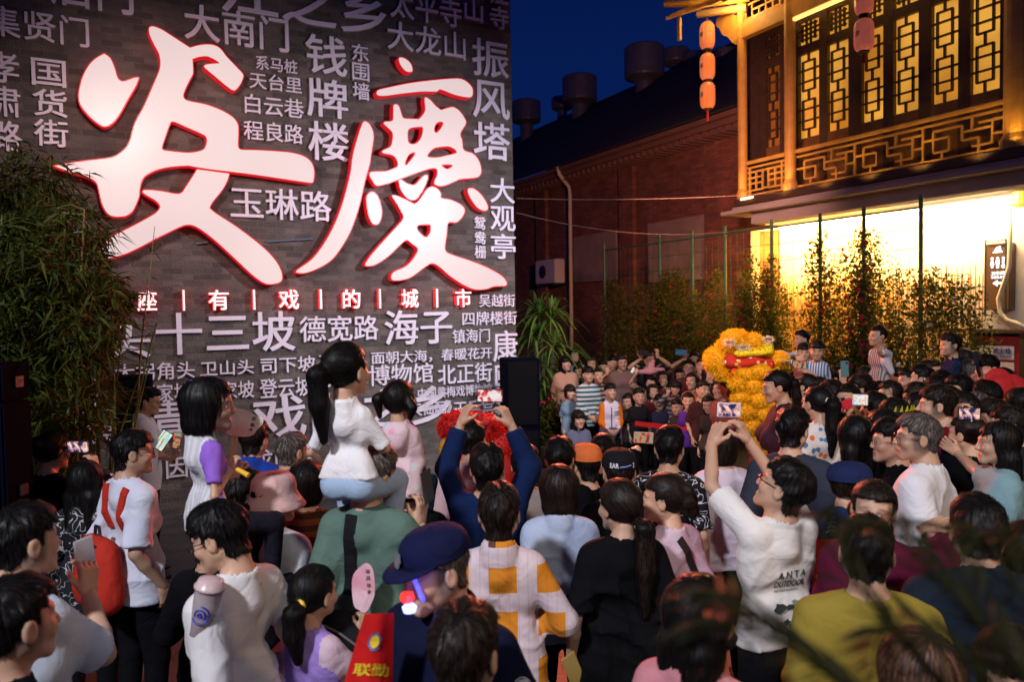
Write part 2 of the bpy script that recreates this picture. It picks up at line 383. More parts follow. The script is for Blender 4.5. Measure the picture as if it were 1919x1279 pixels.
B = [[[(748,108),(758,109),(769,118),(773,130),(771,135),(761,134),(752,125),(747,114)]],
 [[(705,173),(710,168),(731,163),(771,155),(822,149),(859,147),(873,152),(884,163),(886,173),(883,182),(869,182),(849,177),(834,171),(824,168),(818,172),(790,172),(751,176),(721,180),(708,179)]],
 [[(741,195),(747,198),(752,212),(756,221),(771,222.5),(785,223,c),(796,208),(795,188),(797,182),(806,187),(816,198),(826,206,c),(843,201),(851,201),(861,208),(871,222),(873,232),(863,250),(866,263),(868,279),(875,284),(885,287),(895,297),(901,312),(901,326),(893,333),(863,336),(853,340),(836,347),(824,349),(814,345),(815,337),(819,328),(818,317),(807,316),(781,324),(748,336),(726,344),(706,348),(698,339),(692,328),(696,322),(722,321),(737,316),(745,311),(743,299),(735,291),(717,287),(717,282),(731,275),(735,263),(735,249),(727,240),(719,232),(721,228),(735,226),(736.5,212),(737,198)],
  [(765,244.5),(771,240),(790,238),(792,242),(790,255),(784,265),(775,270),(766,267),(764,255)],
  [(826,228.6),(830,231),(826,240),(818,248.6),(814,245),(815,236),(820,230)],
  [(802,294),(804,287),(814,278),(832,275),(843,275.4),(854,282),(854,287),(838,291),(820,295)],
  [(775.5,286),(777.6,288),(772,297),(761,309.6),(759,306),(763,295),(769,288)],
  [(828,309.6),(836,308.5),(847,309.6),(845,313.6),(837.6,316.7),(831,313.6)]],
 [[(684,227),(692,232),(699,246),(700,261),(695,293),(693,307),(684,339),(673,387),(658,431),(641,462),(623,486),(601,501),(573,512),(555,511),(558,505),(584,486),(606,458),(627,420),(643,377),(656,326),(661,290),(672,250),(679,231)]],
 [[(693,361),(700,360),(709,370),(715,392),(714,409),(708,420),(698,419),(691,405),(687,383),(687,368)]],
 [[(747,339),(752,337),(763,344),(776,347),(785,339),(794,329.5),(801,328.5),(801,337),(792,357),(781,372),(774,375),(763,371),(752,357)]],
 [[(735,368),(738,366),(750,370),(777,383,c),(787,374),(800,355),(809,350),(820,354),(826,363),(827,371),(846,375),(864,384),(871,394),(866,407),(855,417),(840,418),(837,440),(834,468),(846,477),(879,488),(912,501),(940,517),(950,530),(947,536),(925,537.5),(912,542),(890,543),(868,534),(842,517),(824,501),(810,494),(796,501),(770,520),(748,526),(735,525),(733,517),(739,509),(759,500),(772,488),(783,468),(772,457),(762,450),(752,457),(726,482),(702,497),(687,499),(684,495),(698,475),(726,444),(752,416),(756,405),(746,385)],
  [(781,427),(785,421.5),(805,421),(807,425),(806,436),(800,444),(794,443),(785,435)]],
 [[(877,354),(886,353),(897,360),(907,372),(914,386),(913,394),(905,395),(894,389),(884,376),(877,362)]]]
def glyph(name, strokes, label):
    root = empty(name, mat=WM); tag(root, label, 'illuminated sign', 'large glowing characters on the wall')
    for s in strokes:
        loops = [[W(x, y, 0.16) for x, y in smooth_loop(lp)] for lp in s]
        V2, F = fill_outline(loops)
        VV, ff, mid = extrude_flat(V2, F, -0.16, -0.05)
        # the lit face sits inside the red return edge
        me = bpy.data.meshes.new('stroke'); me.from_pydata(VV, [], ff); me.update(); me.polygons.foreach_set('material_index', mid)
        st = mesh_obj('stroke', me, [M_GLOW, M_REDE], root)
        e = MB()
        for lp in loops:
            n = len(lp)
            ar = sum(lp[i][0]*lp[(i+1) % n][1]-lp[(i+1) % n][0]*lp[i][1] for i in range(n)); sg = 1 if ar > 0 else -1
            if lp is not loops[0]: sg = -sg
            out = []
            for i in range(n):
                a, b2 = lp[i-1], lp[(i+1) % n]; tx, tz = b2[0]-a[0], b2[1]-a[1]; L = math.hypot(tx, tz) or 1
                out.append((tz/L*sg, -tx/L*sg))
            vs = []
            for i, (x, z) in enumerate(lp):
                nx, nz = out[i]
                vs += [(x-nx*0.004, -0.166, z-nz*0.004), (x+nx*0.008, -0.166, z+nz*0.008), (x+nx*0.008, -0.045, z+nz*0.008)]
            fs = []
            for i in range(n):
                j = (i+1) % n
                fs += [(3*i, 3*j, 3*j+1, 3*i+1), (3*i+1, 3*j+1, 3*j+2, 3*i+2)]
            e.add(vs, fs)
        e.build('red_edge', M_REDE, st)
glyph('illuminated_character', A, 'huge glowing white calligraphic character with red edges, the bigger one beside the bamboo')
glyph('illuminated_character', B, 'tall glowing white calligraphic character with red edges and many small strokes beside the wall corner')
M_TAG = glow_mat('tagline_acrylic', (1.0, 0.80, 0.78), 1.05)
M_TAGE = glow_mat('tagline_edge', (1.0, 0.02, 0.03), 1.6)
for body, x0, x1 in [("座", 256, 295), ("|", 342, 347), ("有", 390, 430), ("|", 474, 479), ("戏", 522, 561), ("|", 599, 604), ("的", 642, 676), ("|", 710, 714.5), ("城", 752, 785), ("|", 817, 821.5), ("市", 853, 884)]:
    yb = 583.5 - 0.0125 * (x0 - 258); yt = 544 - 0.004 * (x0 - 258)
    u0, z1 = W(x0, yt, 0.1); _, z0 = W(x0, yb, 0.1); u1, _ = W(x1, yb, 0.1)
    if body == '|': V2, F = [(u0, z0), (u1, z0), (u1, z1), (u0, z1)], [[0, 1, 2, 3]]
    else: V2, F = fit_text(body, u0, u1, z0, z1, 0.02)
    VV, ff, mid = extrude_flat(V2, F, -0.10, -0.012)
    me = bpy.data.meshes.new('tagline'); me.from_pydata(VV, [], ff); me.update(); me.polygons.foreach_set('material_index', mid)
    o = mesh_obj('illuminated_bar' if body == '|' else 'illuminated_letter', me, [M_TAG, M_TAGE]); o.matrix_world = WM
    near = {342: 'after the first character', 474: 'after the second character', 599: 'in the middle of the row', 710: 'after the fourth character', 817: 'before the last character'}
    tag(o, ('glowing red upright divider bar ' + near[x0] + ' of the small sign row') if body == '|' else 'small glowing red edged white character ' + body + ' in the sign row',
        'illuminated sign', 'small glowing sign row under the big characters')
# short blue neon tubes and a loose cable left on the bricks
for x0, y0, x1, y1, lb in [(500, 453, 587, 448, 'pale blue light tube between the two big characters'), (367, 457, 390, 454, 'short pale blue light tube under the left big character')]:
    a = W(x0, y0, 0.03); b2 = W(x1, y1, 0.03); t = MB(); t.tube([(a[0], -0.03, a[1]), (b2[0], -0.03, b2[1])], 0.010, 8)
    o = t.build('light_tube', mat('unlit_tube', (0.12, 0.20, 0.26), 0.4)); o.matrix_world = WM; tag(o, lb, 'light tube')
# ------------------------------------------------------------------ timber tea house and brick hall
BX = Vector((0.4755, -0.8797, 0)); BN = Vector((-0.8797, -0.4755, 0))
_q = at(1830, 584, 10.0)
BP = Vector((_q.x, _q.y, 0)) - BN * 1.6
BM = Matrix(((BX.x, -BN.x, 0, BP.x), (BX.y, -BN.y, 0, BP.y), (0, 0, 1, 0), (0, 0, 0, 1)))
def RB(px, py, off=0.0):
    r = ray(px, py); p0 = BP + BN * off
    t = (p0 - CAM).dot(BN) / r.dot(BN); p = CAM + r * t
    return ((p - BP).dot(BX), p.z)
def bpt(px, py, off):
    s, z = RB(px, py, off); return (s, -off, z)
def bworld(v): return BM @ Vector(v)

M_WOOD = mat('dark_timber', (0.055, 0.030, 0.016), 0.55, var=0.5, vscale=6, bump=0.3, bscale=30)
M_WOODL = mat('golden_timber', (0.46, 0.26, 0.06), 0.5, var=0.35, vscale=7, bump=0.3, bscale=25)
M_WOODLIT = mat('lit_interior_timber', (0.15, 0.075, 0.02), 0.5, var=0.5, vscale=6, bump=0.3, bscale=30)  # tone lifted to stand in for the lit interior behind the railing
M_AMBER = glow_mat('lit_paper_pane', (1.0, 0.48, 0.065), 0.78, 0.6, 0.9, (0.50, 0.18, 0.014))
M_WHITEW = mat('white_plaster', (0.66, 0.62, 0.58), 0.85, var=0.22, vscale=1.6, bump=0.15, bscale=40)
M_GREYC = mat('grey_concrete', (0.30, 0.27, 0.27), 0.85, var=0.25, vscale=3, bump=0.3, bscale=20)
M_REDBR = brick_mat('red_brick', (0.22, 0.070, 0.045), (0.13, 0.042, 0.03), (0.10, 0.06, 0.05), 1.0, 0.25, 0.075, 0.006, 0.5, 0.85)
M_TILE = mat('dark_roof_tile', (0.014, 0.013, 0.014), 0.8, var=0.4, vscale=20, bump=0.4, bscale=30)
M_IRON = mat('green_painted_iron', (0.02, 0.10, 0.055), 0.5, var=0.2)
M_BLACK = mat('black_plastic', (0.014, 0.014, 0.016), 0.5)
M_LED = glow_mat('led_strip', (1.0, 0.80, 0.42), 14.0)
M_LEDW = glow_mat('led_dot', (1.0, 0.75, 0.45), 9.0)

house = empty('tea_house', mat=BM)
tag(house, 'two storey timber house with amber lattice windows above a bright white lit wall', 'house')
OC, OF, ORL = 0.95, 0.35, 0.9          # offsets of columns, window plane, railing
sL, _ = RB(1392, 300, OC); sR = RB(1919, 300, OC)[0] + 2.2
_, zf = RB(1480, 358, OC)              # floor of the upper storey
_, zc = RB(1410, 432, 0.05)            # soffit above the white wall
# lower storey
b = MB(); b.box(RB(1462, 500, 0.0)[0], sR, 0.0, 0.3, 0, zc); b.build('white_wall', M_WHITEW, house)
b = MB(); b.box(RB(1420, 500, 0.0)[0], RB(1462, 500, 0.0)[0], -0.06, 0.3, 0, zc); b.build('brick_pier', brick_mat('ochre_brick', (0.32, 0.16, 0.06), (0.24, 0.11, 0.05), (0.2, 0.12, 0.06), 1.0, 0.24, 0.07, 0.006, 0.5), house)
b = MB(); b.box(RB(1410, 500, 0.1)[0], RB(1421, 500, 0.1)[0], -0.14, 0.0, 0, zc); b.build('door_post', mat('cream_post', (0.6, 0.5, 0.36), 0.6, var=0.1), house)
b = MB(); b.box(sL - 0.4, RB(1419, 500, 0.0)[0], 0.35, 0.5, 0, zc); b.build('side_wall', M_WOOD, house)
rs = MB(); rr0 = np.random.default_rng(4); x = RB(1424, 540, 0.1)[0]; xe = RB(1842, 540, 0.1)[0]; zrs = RB(1640, 520, 0.1)[1]
while x < xe:
    h_ = zrs + rr0.normal(0, 0.07); rs.tube([(x, -0.09 + rr0.normal(0, 0.01), 0), (x + rr0.normal(0, 0.02), -0.09, h_)], [0.013, 0.008], 5); x += rr0.uniform(0.02, 0.045)
for z in (0.6, 1.5, 2.3): rs.bar((RB(1424, 540, 0.1)[0], -0.115, z), (xe, -0.115, z), 0.02, 0.02)
o = rs.build('reed_screen', mat('dry_reed', (0.40, 0.21, 0.045), 0.7, var=0.4, vscale=8)); o.matrix_world = BM; tag(o, 'golden screen of upright dry reeds standing against the white wall behind the roses', 'reed screen')
lw = MB()
s0 = RB(1470, 500, 0)[0]; s1 = RB(1540, 500, 0)[0]
for k in range(9):
    a = s0 + (s1 - s0) * k / 5.0
    for sg in (1, -1):
        p = (a, -0.05, 1.3 if sg > 0 else 2.6); q = (a + 0.75, -0.05, 2.6 if sg > 0 else 1.3)
        lw.bar(p, q, 0.025, 0.03, (0, 1, 0))
lw.build('bamboo_lattice', M_WOODL, house)
# canopy above the white wall
z1 = RB(1350, 405, 1.25)[1]; sC = RB(1350, 405, 1.25)[0]
b = MB(); b.box(sC, sR, -1.25, 0.45, z1, z1 + 0.07); b.box(sC + 0.1, sR, -1.05, 0.45, z1 + 0.075, zf - 0.14); b.build('canopy', M_GREYC, house, bevel=0.008)
b = MB(); b.box(sC + 0.5, sR, -0.95, 0.3, zc + 0.004, z1 - 0.004); b.build('soffit', M_GREYC, house)
b = MB(); b.box(RB(1410, 432, 0.05)[0], sR, -0.06, -0.025, zc - 0.05, zc - 0.02); b.build('light_strip', M_LED, house)
# upper storey floor, columns, beams
b = MB(); b.box(sL - 0.12, sR, -1.08, 0.5, zf - 0.13, zf); b.build('floor_beam', M_WOOD, house, bevel=0.01)
ztop = 9.2
for px, r in ((1392, 0.09), (1481, 0.10), (1905, 0.16)):
    s, _ = RB(px, 330, OC); m = MB(); m.lathe((s, -OC, zf), [(r * 1.25, 0), (r * 1.3, 0.12), (r, 0.2), (r * 0.97, ztop - zf)], 16)
    m.build('column', M_WOODL, house, smooth=False)
sA0 = RB(1400, 300, OF)[0]; 
# facade behind the columns: a dark timber screen with openings, built from stiles and rails
_, zwb = RB(1498, 262, OF); _, zwt = RB(1498, 105, OF); _, zqb = RB(1498, 88, OF); _, zqt = RB(1497, 45, OF)
PAN = [(1402, 1425), (1437, 1463), (1498, 1537), (1552, 1592), (1616, 1657), (1676, 1723), (1747, 1797), (1820, 1875)]
edges = []
for a, c2 in PAN: edges.append((RB(a, 200, OF)[0], RB(c2, 200, OF)[0]))
scr = MB(); prev = sL - 0.1
for (a, c2) in edges + [(sR, sR)]:
    scr.box(prev, a, -OF - 0.03, -OF + 0.09, zf, ztop - 0.6); prev = c2
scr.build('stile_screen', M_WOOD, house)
for (a, c2) in edges:
    for za, zb in ((zf, zwb), (zwt, zqb), (zqt, ztop - 0.6)):
        rl = MB(); rl.box(a + 0.001, c2 - 0.001, -OF - 0.022, -OF + 0.08, za, zb); rl.build('rail_panel', M_WOODLIT if za == zf else M_WOOD, house)
def lattice_tall(a, c2, z0, z1):
    m = MB(); y = -OF - 0.015; t = 0.026; wv = c2 - a; h = z1 - z0; cx = (a + c2) / 2
    def hb(u0, u1, v): m.bar((a + u0 * wv, y, z0 + v * h), (a + u1 * wv, y, z0 + v * h), t, 0.05, (0, 1, 0))
    def vb(u, v0, v1): m.bar((a + u * wv, y - 0.003, z0 + v0 * h), (a + u * wv, y - 0.003, z0 + v1 * h), t, 0.05, (0, 1, 0))
    for v0, v1 in ((0.10, 0.44), (0.56, 0.90)):
        vb(0.22, v0, v1); vb(0.78, v0, v1); hb(0.2, 0.8, v0); hb(0.2, 0.8, v1)
        for q in (0.3, 0.7): hb(0.0, 1.0, v0 + (v1 - v0) * q)
    vb(0.5, 0.0, 0.10); vb(0.5, 0.44, 0.56); vb(0.5, 0.90, 1.0)
    return m
def lattice_small(a, c2, z0, z1):
    m = MB(); y = -OF - 0.015; t = 0.024; wv = c2 - a; h = z1 - z0
    def hb(u0, u1, v): m.bar((a + u0 * wv, y, z0 + v * h), (a + u1 * wv, y, z0 + v * h), t, 0.05, (0, 1, 0))
    def vb(u, v0, v1): m.bar((a + u * wv, y - 0.003, z0 + v0 * h), (a + u * wv, y - 0.003, z0 + v1 * h), t, 0.05, (0, 1, 0))
    for u in (0.2, 0.4, 0.6, 0.8): vb(u, 0.12, 0.88) if u in (0.2, 0.8) else vb(u, 0.0, 1.0)
    for v in (0.2, 0.4, 0.6, 0.8): hb(0.12, 0.88, v) if v in (0.2, 0.8) else hb(0.0, 1.0, v)
    return m
for i, (a, c2) in enumerate(edges):
    for fn, z0, z1, nm in ((lattice_tall, zwb, zwt, 'window'), (lattice_small, zqb, zqt, 'transom_window')):
        o = fn(a, c2, z0, z1).build(nm, M_WOOD, house)
        p = MB(); p.box(a + 0.002, c2 - 0.002, -OF + 0.05, -OF + 0.07, z0 + 0.002, z1 - 0.002)
        mm = M_AMBER
        if i == 0 or (i == 1): mm = bpy.data.materials.get('dim_pane') or glow_mat('dim_pane', (0.55, 0.22, 0.03), 0.16, 0.6, 2.0)
        p.build('pane', mm, o)
# railing with fret panels
def fret(x0, x1, z0, z1, kind):
    m = MB(); y = -ORL; t = 0.032
    def h_(u0, u1, v): m.bar((x0 + u0 * (x1 - x0), y, z0 + v * (z1 - z0)), (x0 + u1 * (x1 - x0), y, z0 + v * (z1 - z0)), t, t, (0, 1, 0))
    def v_(u, v0, v1): m.bar((x0 + u * (x1 - x0), y - 0.003, z0 + v0 * (z1 - z0)), (x0 + u * (x1 - x0), y - 0.003, z0 + v1 * (z1 - z0)), t, t, (0, 1, 0))
    h_(0, 1, 0.02); h_(0, 1, 0.98)
    if kind:
        for u in (0.06, 0.24, 0.42, 0.58, 0.76, 0.94): v_(u, 0.0 if u in (0.06, 0.94) else 0.18, 1.0 if u in (0.06, 0.94) else 0.82)
        for v in (0.18, 0.42, 0.62, 0.82): h_(0.0, 0.42, v); h_(0.58, 1.0, v)
        h_(0.42, 0.58, 0.82); h_(0.42, 0.58, 0.2)
    else:
        n = 3
        for k in range(n):
            o_ = k / n; s_ = 1.0 / n
            def H(a, b2, v): h_(o_ + a * s_, o_ + b2 * s_, v)
            def V(a, v0, v1): v_(o_ + a * s_, v0, v1)
            V(0.0, 0, 1) if k else None
            V(0.14, 0.22, 0.8); H(0.14, 0.34, 0.22); V(0.34, 0.22, 0.58); H(0.0, 0.34, 0.58); H(0.14, 0.5, 0.8); V(0.5, 0.4, 0.8)
            H(0.5, 0.7, 0.4); V(0.7, 0.02, 0.4); H(0.5, 0.86, 0.62); V(0.86, 0.2, 0.78); H(0.62, 0.86, 0.2); H(0.7, 1.0, 0.78); V(0.25, 0.02, 0.22); V(0.62, 0.62, 0.98); H(0.86, 1.0, 0.42)
    return m
zr0 = RB(1500, 350, ORL)[1]; zr1 = RB(1500, 292, ORL)[1]
fret(RB(1402, 340, ORL)[0], RB(1470, 340, ORL)[0], zr0, zr1, 1).build('railing', M_WOODL, house)
fret(RB(1494, 340, ORL)[0], RB(1884, 250, ORL)[0], zr0, zr1, 0).build('railing', M_WOODL, house)
hr = MB(); hr.box(sL, RB(1890, 250, ORL)[0], -ORL - 0.05, -ORL + 0.05, zr1 + 0.06, zr1 + 0.12); hr.build('handrail', M_WOODL, house, bevel=0.01)
# things on the terrace behind the railing: boxes of stock
zt0 = RB(1485, 40, OC)[1]
b = MB(); b.box(RB(1486, 30, OC)[0], RB(1800, 0, OC)[0], -OC - 0.03, -OC + 0.03, zt0, zt0 + 0.05); b.build('light_strip', glow_mat('warm_led_strip', (1.0, 0.55, 0.14), 2.2), house)
b = MB(); b.box(sL, sR, -OC - 0.07, -OC + 0.07, zt0 + 0.06, zt0 + 0.36); b.build('lintel_beam', M_WOODL, house, bevel=0.01)
zA0 = RB(1400, 62, OC)[1]; zA1 = RB(1400, 10, OC)[1]
o = MB()
x0 = RB(1398, 40, OC)[0]; x1 = RB(1462, 40, OC)[0]
for k in range(6): o.bar((x0 + (x1-x0)*k/5, -OC, zA0), (x0 + (x1-x0)*k/5, -OC, zA1 if k % 2 else zA0 + (zA1-zA0)*0.75), 0.03, 0.03, (0, 1, 0))
for k in range(5): o.bar((x0 + (x1-x0)*(0.2 if k % 2 else 0), -OC - 0.003, zA0 + (zA1-zA0)*k/4), (x1 - (x1-x0)*(0.2 if k in (1,) else 0), -OC - 0.003, zA0 + (zA1-zA0)*k/4), 0.03, 0.03, (0, 1, 0))
o.build('hanging_lattice', M_WOODL, house)
b = MB(); b.box(sL - 0.05, RB(1468, 40, OF)[0], -OC + 0.1, -OF - 0.04, RB(1400, 75, OF)[1], RB(1400, 75, OF)[1] + 0.04); b.build('ceiling_board', M_WOODL, house)
# upturned eave at the corner
ev = MB()
cz = RB(1380, 40, OC)[1]
p_in = Vector((sL + 0.2, -OC, cz + 0.35)); tip = Vector(bpt(1245, 8, 1.9))
ev.tube([p_in, p_in.lerp(tip, 0.5) + Vector((0, 0, -0.05)), tip], [0.09, 0.08, 0.05], 10)
ev.build('hip_rafter', M_WOODL, house)
ev = MB(); a = Vector(bpt(1400, 14, OC)); q = Vector(bpt(1308, 26, 1.35)); ev.tube([a, q], 0.075, 14); ev.build('bracket_log', mat('pale_log', (0.5, 0.33, 0.13), 0.5, var=0.2), house)
rf = MB(); sf = MB()
far = Vector(bpt(1195, -14, 2.0)); ndr = p_in + Vector((0.2, 0, 0.05))
for k in range(11):
    t = k / 10
    o1 = ndr.lerp(ndr + Vector((3.2, 0, 0)), t); e1 = Vector(bpt(1248 + 62 * t + 190 * t * t, 34 - 46 * t - 14 * t * t, 2.0 - 0.1 * t))
    rf.tube([o1 + Vector((0, 0.2, 0.1)), e1], [0.04, 0.035], 8)
rf.build('rafter', M_WOODL, house)
u = [Vector(bpt(1185, -25, 2.2)), Vector(bpt(1250, 12, 2.02)), Vector(bpt(1480, -60, 2.0)), Vector(bpt(1560, -150, 2.3))]
up = Vector((0, 0, 0.09))
sf.add([u[0] + up, u[1] + up, u[2] + up, ndr + Vector((3.4, 0.4, 0.5)), ndr + Vector((-0.1, 0.4, 0.35)), u[0] + up * 2.4, u[1] + up * 2.4, u[2] + up * 2.4, ndr + Vector((3.4, 0.4, 0.8)), ndr + Vector((-0.1, 0.4, 0.65))],
       [(0, 1, 4), (1, 2, 3, 4), (5, 9, 6), (6, 9, 8, 7), (0, 5, 6, 1), (1, 6, 7, 2), (2, 7, 8, 3), (0, 4, 9, 5)])
sf.build('eave_board', M_WOODL, house)
br = MB()
pr = [(1384, 30), (1384, 82), (1376, 80), (1368, 70), (1358, 66), (1352, 54), (1346, 48), (1350, 32)]
V2 = [RB(x, y, OC + 0.02) for x, y in pr]; V2f, F = fill_outline([smooth_loop(V2, 3)])
VV, ff, mid = extrude_flat(V2f, F, -OC - 0.08, -OC + 0.02); br.add(VV, ff); br.build('carved_bracket', M_WOODL, house)
br = MB(); a = bpt(1273, 34, 1.9); br.box(a[0]-0.04, a[0]+0.04, a[1]-0.03, a[1]+0.03, a[2]-0.42, a[2]+0.02); br.build('hanging_post', M_WOODL, house, bevel=0.01)
dots = MB()
for k in range(7):
    p = bpt(1390 + k * 3.4, 374 - k * 0.7, OC + 0.12); dots.box(p[0]-0.012, p[0]+0.012, p[1]-0.02, p[1]+0.02, p[2]-0.015, p[2]+0.015)
dots.build('uplight', M_LEDW, house)
# the lamps of the house itself, plus added spots for the railing
def blamp(kind, name, loc, tgt, e, col, size=0.2, spot=100, blend=0.8):
    return lamp(kind, name, bworld(loc), bworld(tgt), e, col, size, spot, blend)
AMB = (1.0, 0.52, 0.12)
for px in (1392, 1440, 1481, 1600, 1720, 1840, 1905):
    s, _ = RB(px, 330, OC); blamp('SPOT', 'column_uplight', (s + 0.12, -OC - 0.3, zf + 0.03), (s, -OC + 0.1, zf + 3), 15, AMB, 0.04, 110)
for k in range(7):
    blamp('SPOT', 'rail_fill_spot', (sL + 0.25 + k * 0.85, -1.28, zf - 0.06), (sL + 0.25 + k * 0.85, -ORL + 0.05, zf + 0.5), 7, AMB, 0.03, 130)  # added spots without fittings that brighten the railing
for t in (0.0, 1.1, 2.4):
    blamp('POINT', 'eave_lamp', (sL + 0.1 + t, -OC - 0.35, cz + 0.15 + 0.25 * t), (0, 0, 0), 32, (1.0, 0.60, 0.18), 0.08)
blamp('POINT', 'eave_lamp', (sL - 0.2, -1.7, cz + 0.25), (0, 0, 0), 14, (1.0, 0.66, 0.22), 0.06)
sW0 = RB(1470, 430, 0)[0]
ll = sR - sW0
for k in range(5):
    s = sW0 + 0.2 + k * 0.95
    a = blamp('AREA', 'wall_washer', (s, -0.66, zc - 0.03), (s, 0.1, zc - 1.5), 165 if k < 3 else 60, (1.0, 0.47, 0.085) if k < 3 else (1.0, 0.68, 0.34), 0.3)
    a.data.shape = 'RECTANGLE'; a.data.size = 0.9; a.data.size_y = 0.06

# ---------------- brick hall behind, with its roof and ventilators
hall = empty('brick_hall', mat=BM); tag(hall, 'old dark red brick hall with long tiled roof and mushroom roof ventilators', 'hall')
OE = 0.3
hx0 = RB(900, 340, 0)[0] - 6; hx1 = RB(1412, 300, 0)[0] + 0.6
_, zeave = RB(1180, 268, OE)
b = MB(); b.box(hx0, hx1, 0.5, 0.9, 0, zeave); b.build('brick_wall', M_REDBR, hall)
for px in (1020, 1180, 1345):
    b = MB(); s, _ = RB(px, 500, -0.5); b.box(s - 0.3, s + 0.3, 0.38, 0.499, 0, zeave - 0.36); b.build('brick_pilaster', M_REDBR, hall)
M_OLDP = mat('old_plaster', (0.26, 0.18, 0.16), 0.9, var=0.4, vscale=3)
for p0, p1, yt in ((1075, 1155, 445), (1215, 1330, 420)):
    gw = MB(); gw.box(RB(p0, 500, -0.45)[0], RB(p1, 500, -0.45)[0], 0.44, 0.499, RB(p0, 530, -0.45)[1], RB(p0, yt, -0.45)[1]); gw.build('plaster_panel', M_OLDP, hall)
b = MB(); b.box(hx0, hx1, -OE, 0.6, zeave - 0.10, zeave); b.box(hx0, hx1, -OE + 0.15, 0.6, zeave - 0.22, zeave - 0.104)
x = hx0
while x < hx1: b.box(x, x + 0.12, -OE + 0.22, 0.499, zeave - 0.34, zeave - 0.224); x += 0.24
b.build('cornice', mat('cornice_brick', (0.15, 0.065, 0.05), 0.8, var=0.3), hall)
ORG = -4.6
_, zrg = RB(1130, 190, ORG)
b = MB(); b.add([(hx0, -OE - 0.05, zeave + 0.004), (hx1, -OE - 0.05, zeave + 0.004), (hx1, -ORG, zrg), (hx0, -ORG, zrg), (hx0, -ORG + 5, zeave), (hx1, -ORG + 5, zeave), (hx0, -OE - 0.05, zeave + 0.06), (hx1, -OE - 0.05, zeave + 0.06), (hx1, -ORG, zrg + 0.08), (hx0, -ORG, zrg + 0.08), (hx0, -ORG + 5, zeave + 0.1), (hx1, -ORG + 5, zeave + 0.1)],
              [(0, 1, 7, 6), (6, 7, 8, 9), (9, 8, 11, 10), (1, 2, 8, 7), (2, 5, 11, 8)])
b.build('tiled_roof', M_TILE, hall)
b = MB(); s, z = RB(1047, 312, 0.25)
pts = [(RB(1044, 308, 0.3)[0], -0.30, RB(1044, 312, 0.3)[1]), (RB(1047, 326, 0.3)[0], -0.28, RB(1047, 326, 0.3)[1]), (RB(1066, 350, -0.3)[0], 0.30, RB(1066, 350, -0.3)[1]), (RB(1067, 362, -0.3)[0], 0.32, RB(1067, 362, -0.3)[1]), (RB(1069, 600, -0.3)[0], 0.32, 0.1)]
b.tube(pts, 0.055, 12); b.build('downpipe', mat('pale_pipe', (0.55, 0.47, 0.42), 0.5, var=0.15), hall, smooth=True)
M_VENT = mat('galvanised_vent', (0.10, 0.095, 0.13), 0.5, 0.3, var=0.3)
for cx, wd, yt, yb, yn, og in ((1207, 75, 88, 148, 205, -3.9), (1086, 65, 144, 192, 250, -3.9), (986, 54, 190, 230, 292, -3.9), (1053, 40, 183, 205, 232, -5.6), (1266, 52, 93, 120, 150, -5.6), (1300, 46, 100, 122, 150, -5.9), (1358, 44, 92, 112, 150, -3.9)):
    s, zt = RB(cx, yt, og); _, zb = RB(cx, yb, og); _, zn = RB(cx, yn + 12, og)
    d = (bworld((s, -og, zt)) - CAM).dot(_F); r = wd / 2 / FPX * d
    m = MB(); m.lathe((s, -og, 0), [(r * 0.46, zn - 0.4), (r * 0.46, zb - 0.12 * (zt - zb)), (r * 0.60, zb - 0.06), (r * 0.97, zb + 0.03), (r, zb + 0.08), (r, zt - 0.05), (r * 0.9, zt), (0.02, zt + 0.05)], 24)
    m.build('roof_ventilator', M_VENT, hall)
# air conditioner on the hall wall
ac = empty('air_conditioner', mat=BM); tag(ac, 'white air conditioner box hung on the brick hall beside the downpipe', 'air conditioner')
s0, z1 = RB(1003, 490, 0.0); s1, z0 = RB(1040, 530, 0.0)
b = MB(); b.box(s0, s1, 0.0, 0.36, z0, z1); b.build('casing', mat('ac_white', (0.5, 0.47, 0.5), 0.5), ac, bevel=0.02)
b = MB(); b.lathe((0, 0, 0), [(0.2, 0), (0.2, 0.01), (0.03, 0.012)], 20); o = b.build('fan_grille', M_BLACK, ac); o.matrix_local = Matrix.Translation(((s0 * 0.62 + s1 * 0.38), -0.004, (z0 + z1) / 2)) @ Matrix.Rotation(math.pi / 2, 4, 'X')
b = MB(); b.box(s0 + 0.05, s0 + 0.09, 0.0, 0.45, z0 - 0.06, z0); b.box(s1 - 0.09, s1 - 0.05, 0.0, 0.45, z0 - 0.06, z0); b.build('wall_bracket', M_BLACK, ac)
# wires between the sign wall and the house
def wire(p, q, sag, label):
    m = MB(); p = Vector(p); q = Vector(q)
    m.tube([p.lerp(q, t / 14) + Vector((0, 0, -sag * 4 * (t / 14) * (1 - t / 14))) for t in range(15)], 0.005, 5)
    tag(m.build('wire', mat('wire_' + str(len(bpy.data.materials)), (0.16, 0.11, 0.08), 0.6)), label, 'wire')
wire(at(968, 372, 11.1), bworld(bpt(1660, 343, 1.3)), 0.10, 'upper thin wire strung from the sign wall to the timber house')
wire(at(968, 399, 11.1), bworld(bpt(1450, 420, 1.27)), 0.25, 'lower sagging thin wire strung from the sign wall to the canopy')

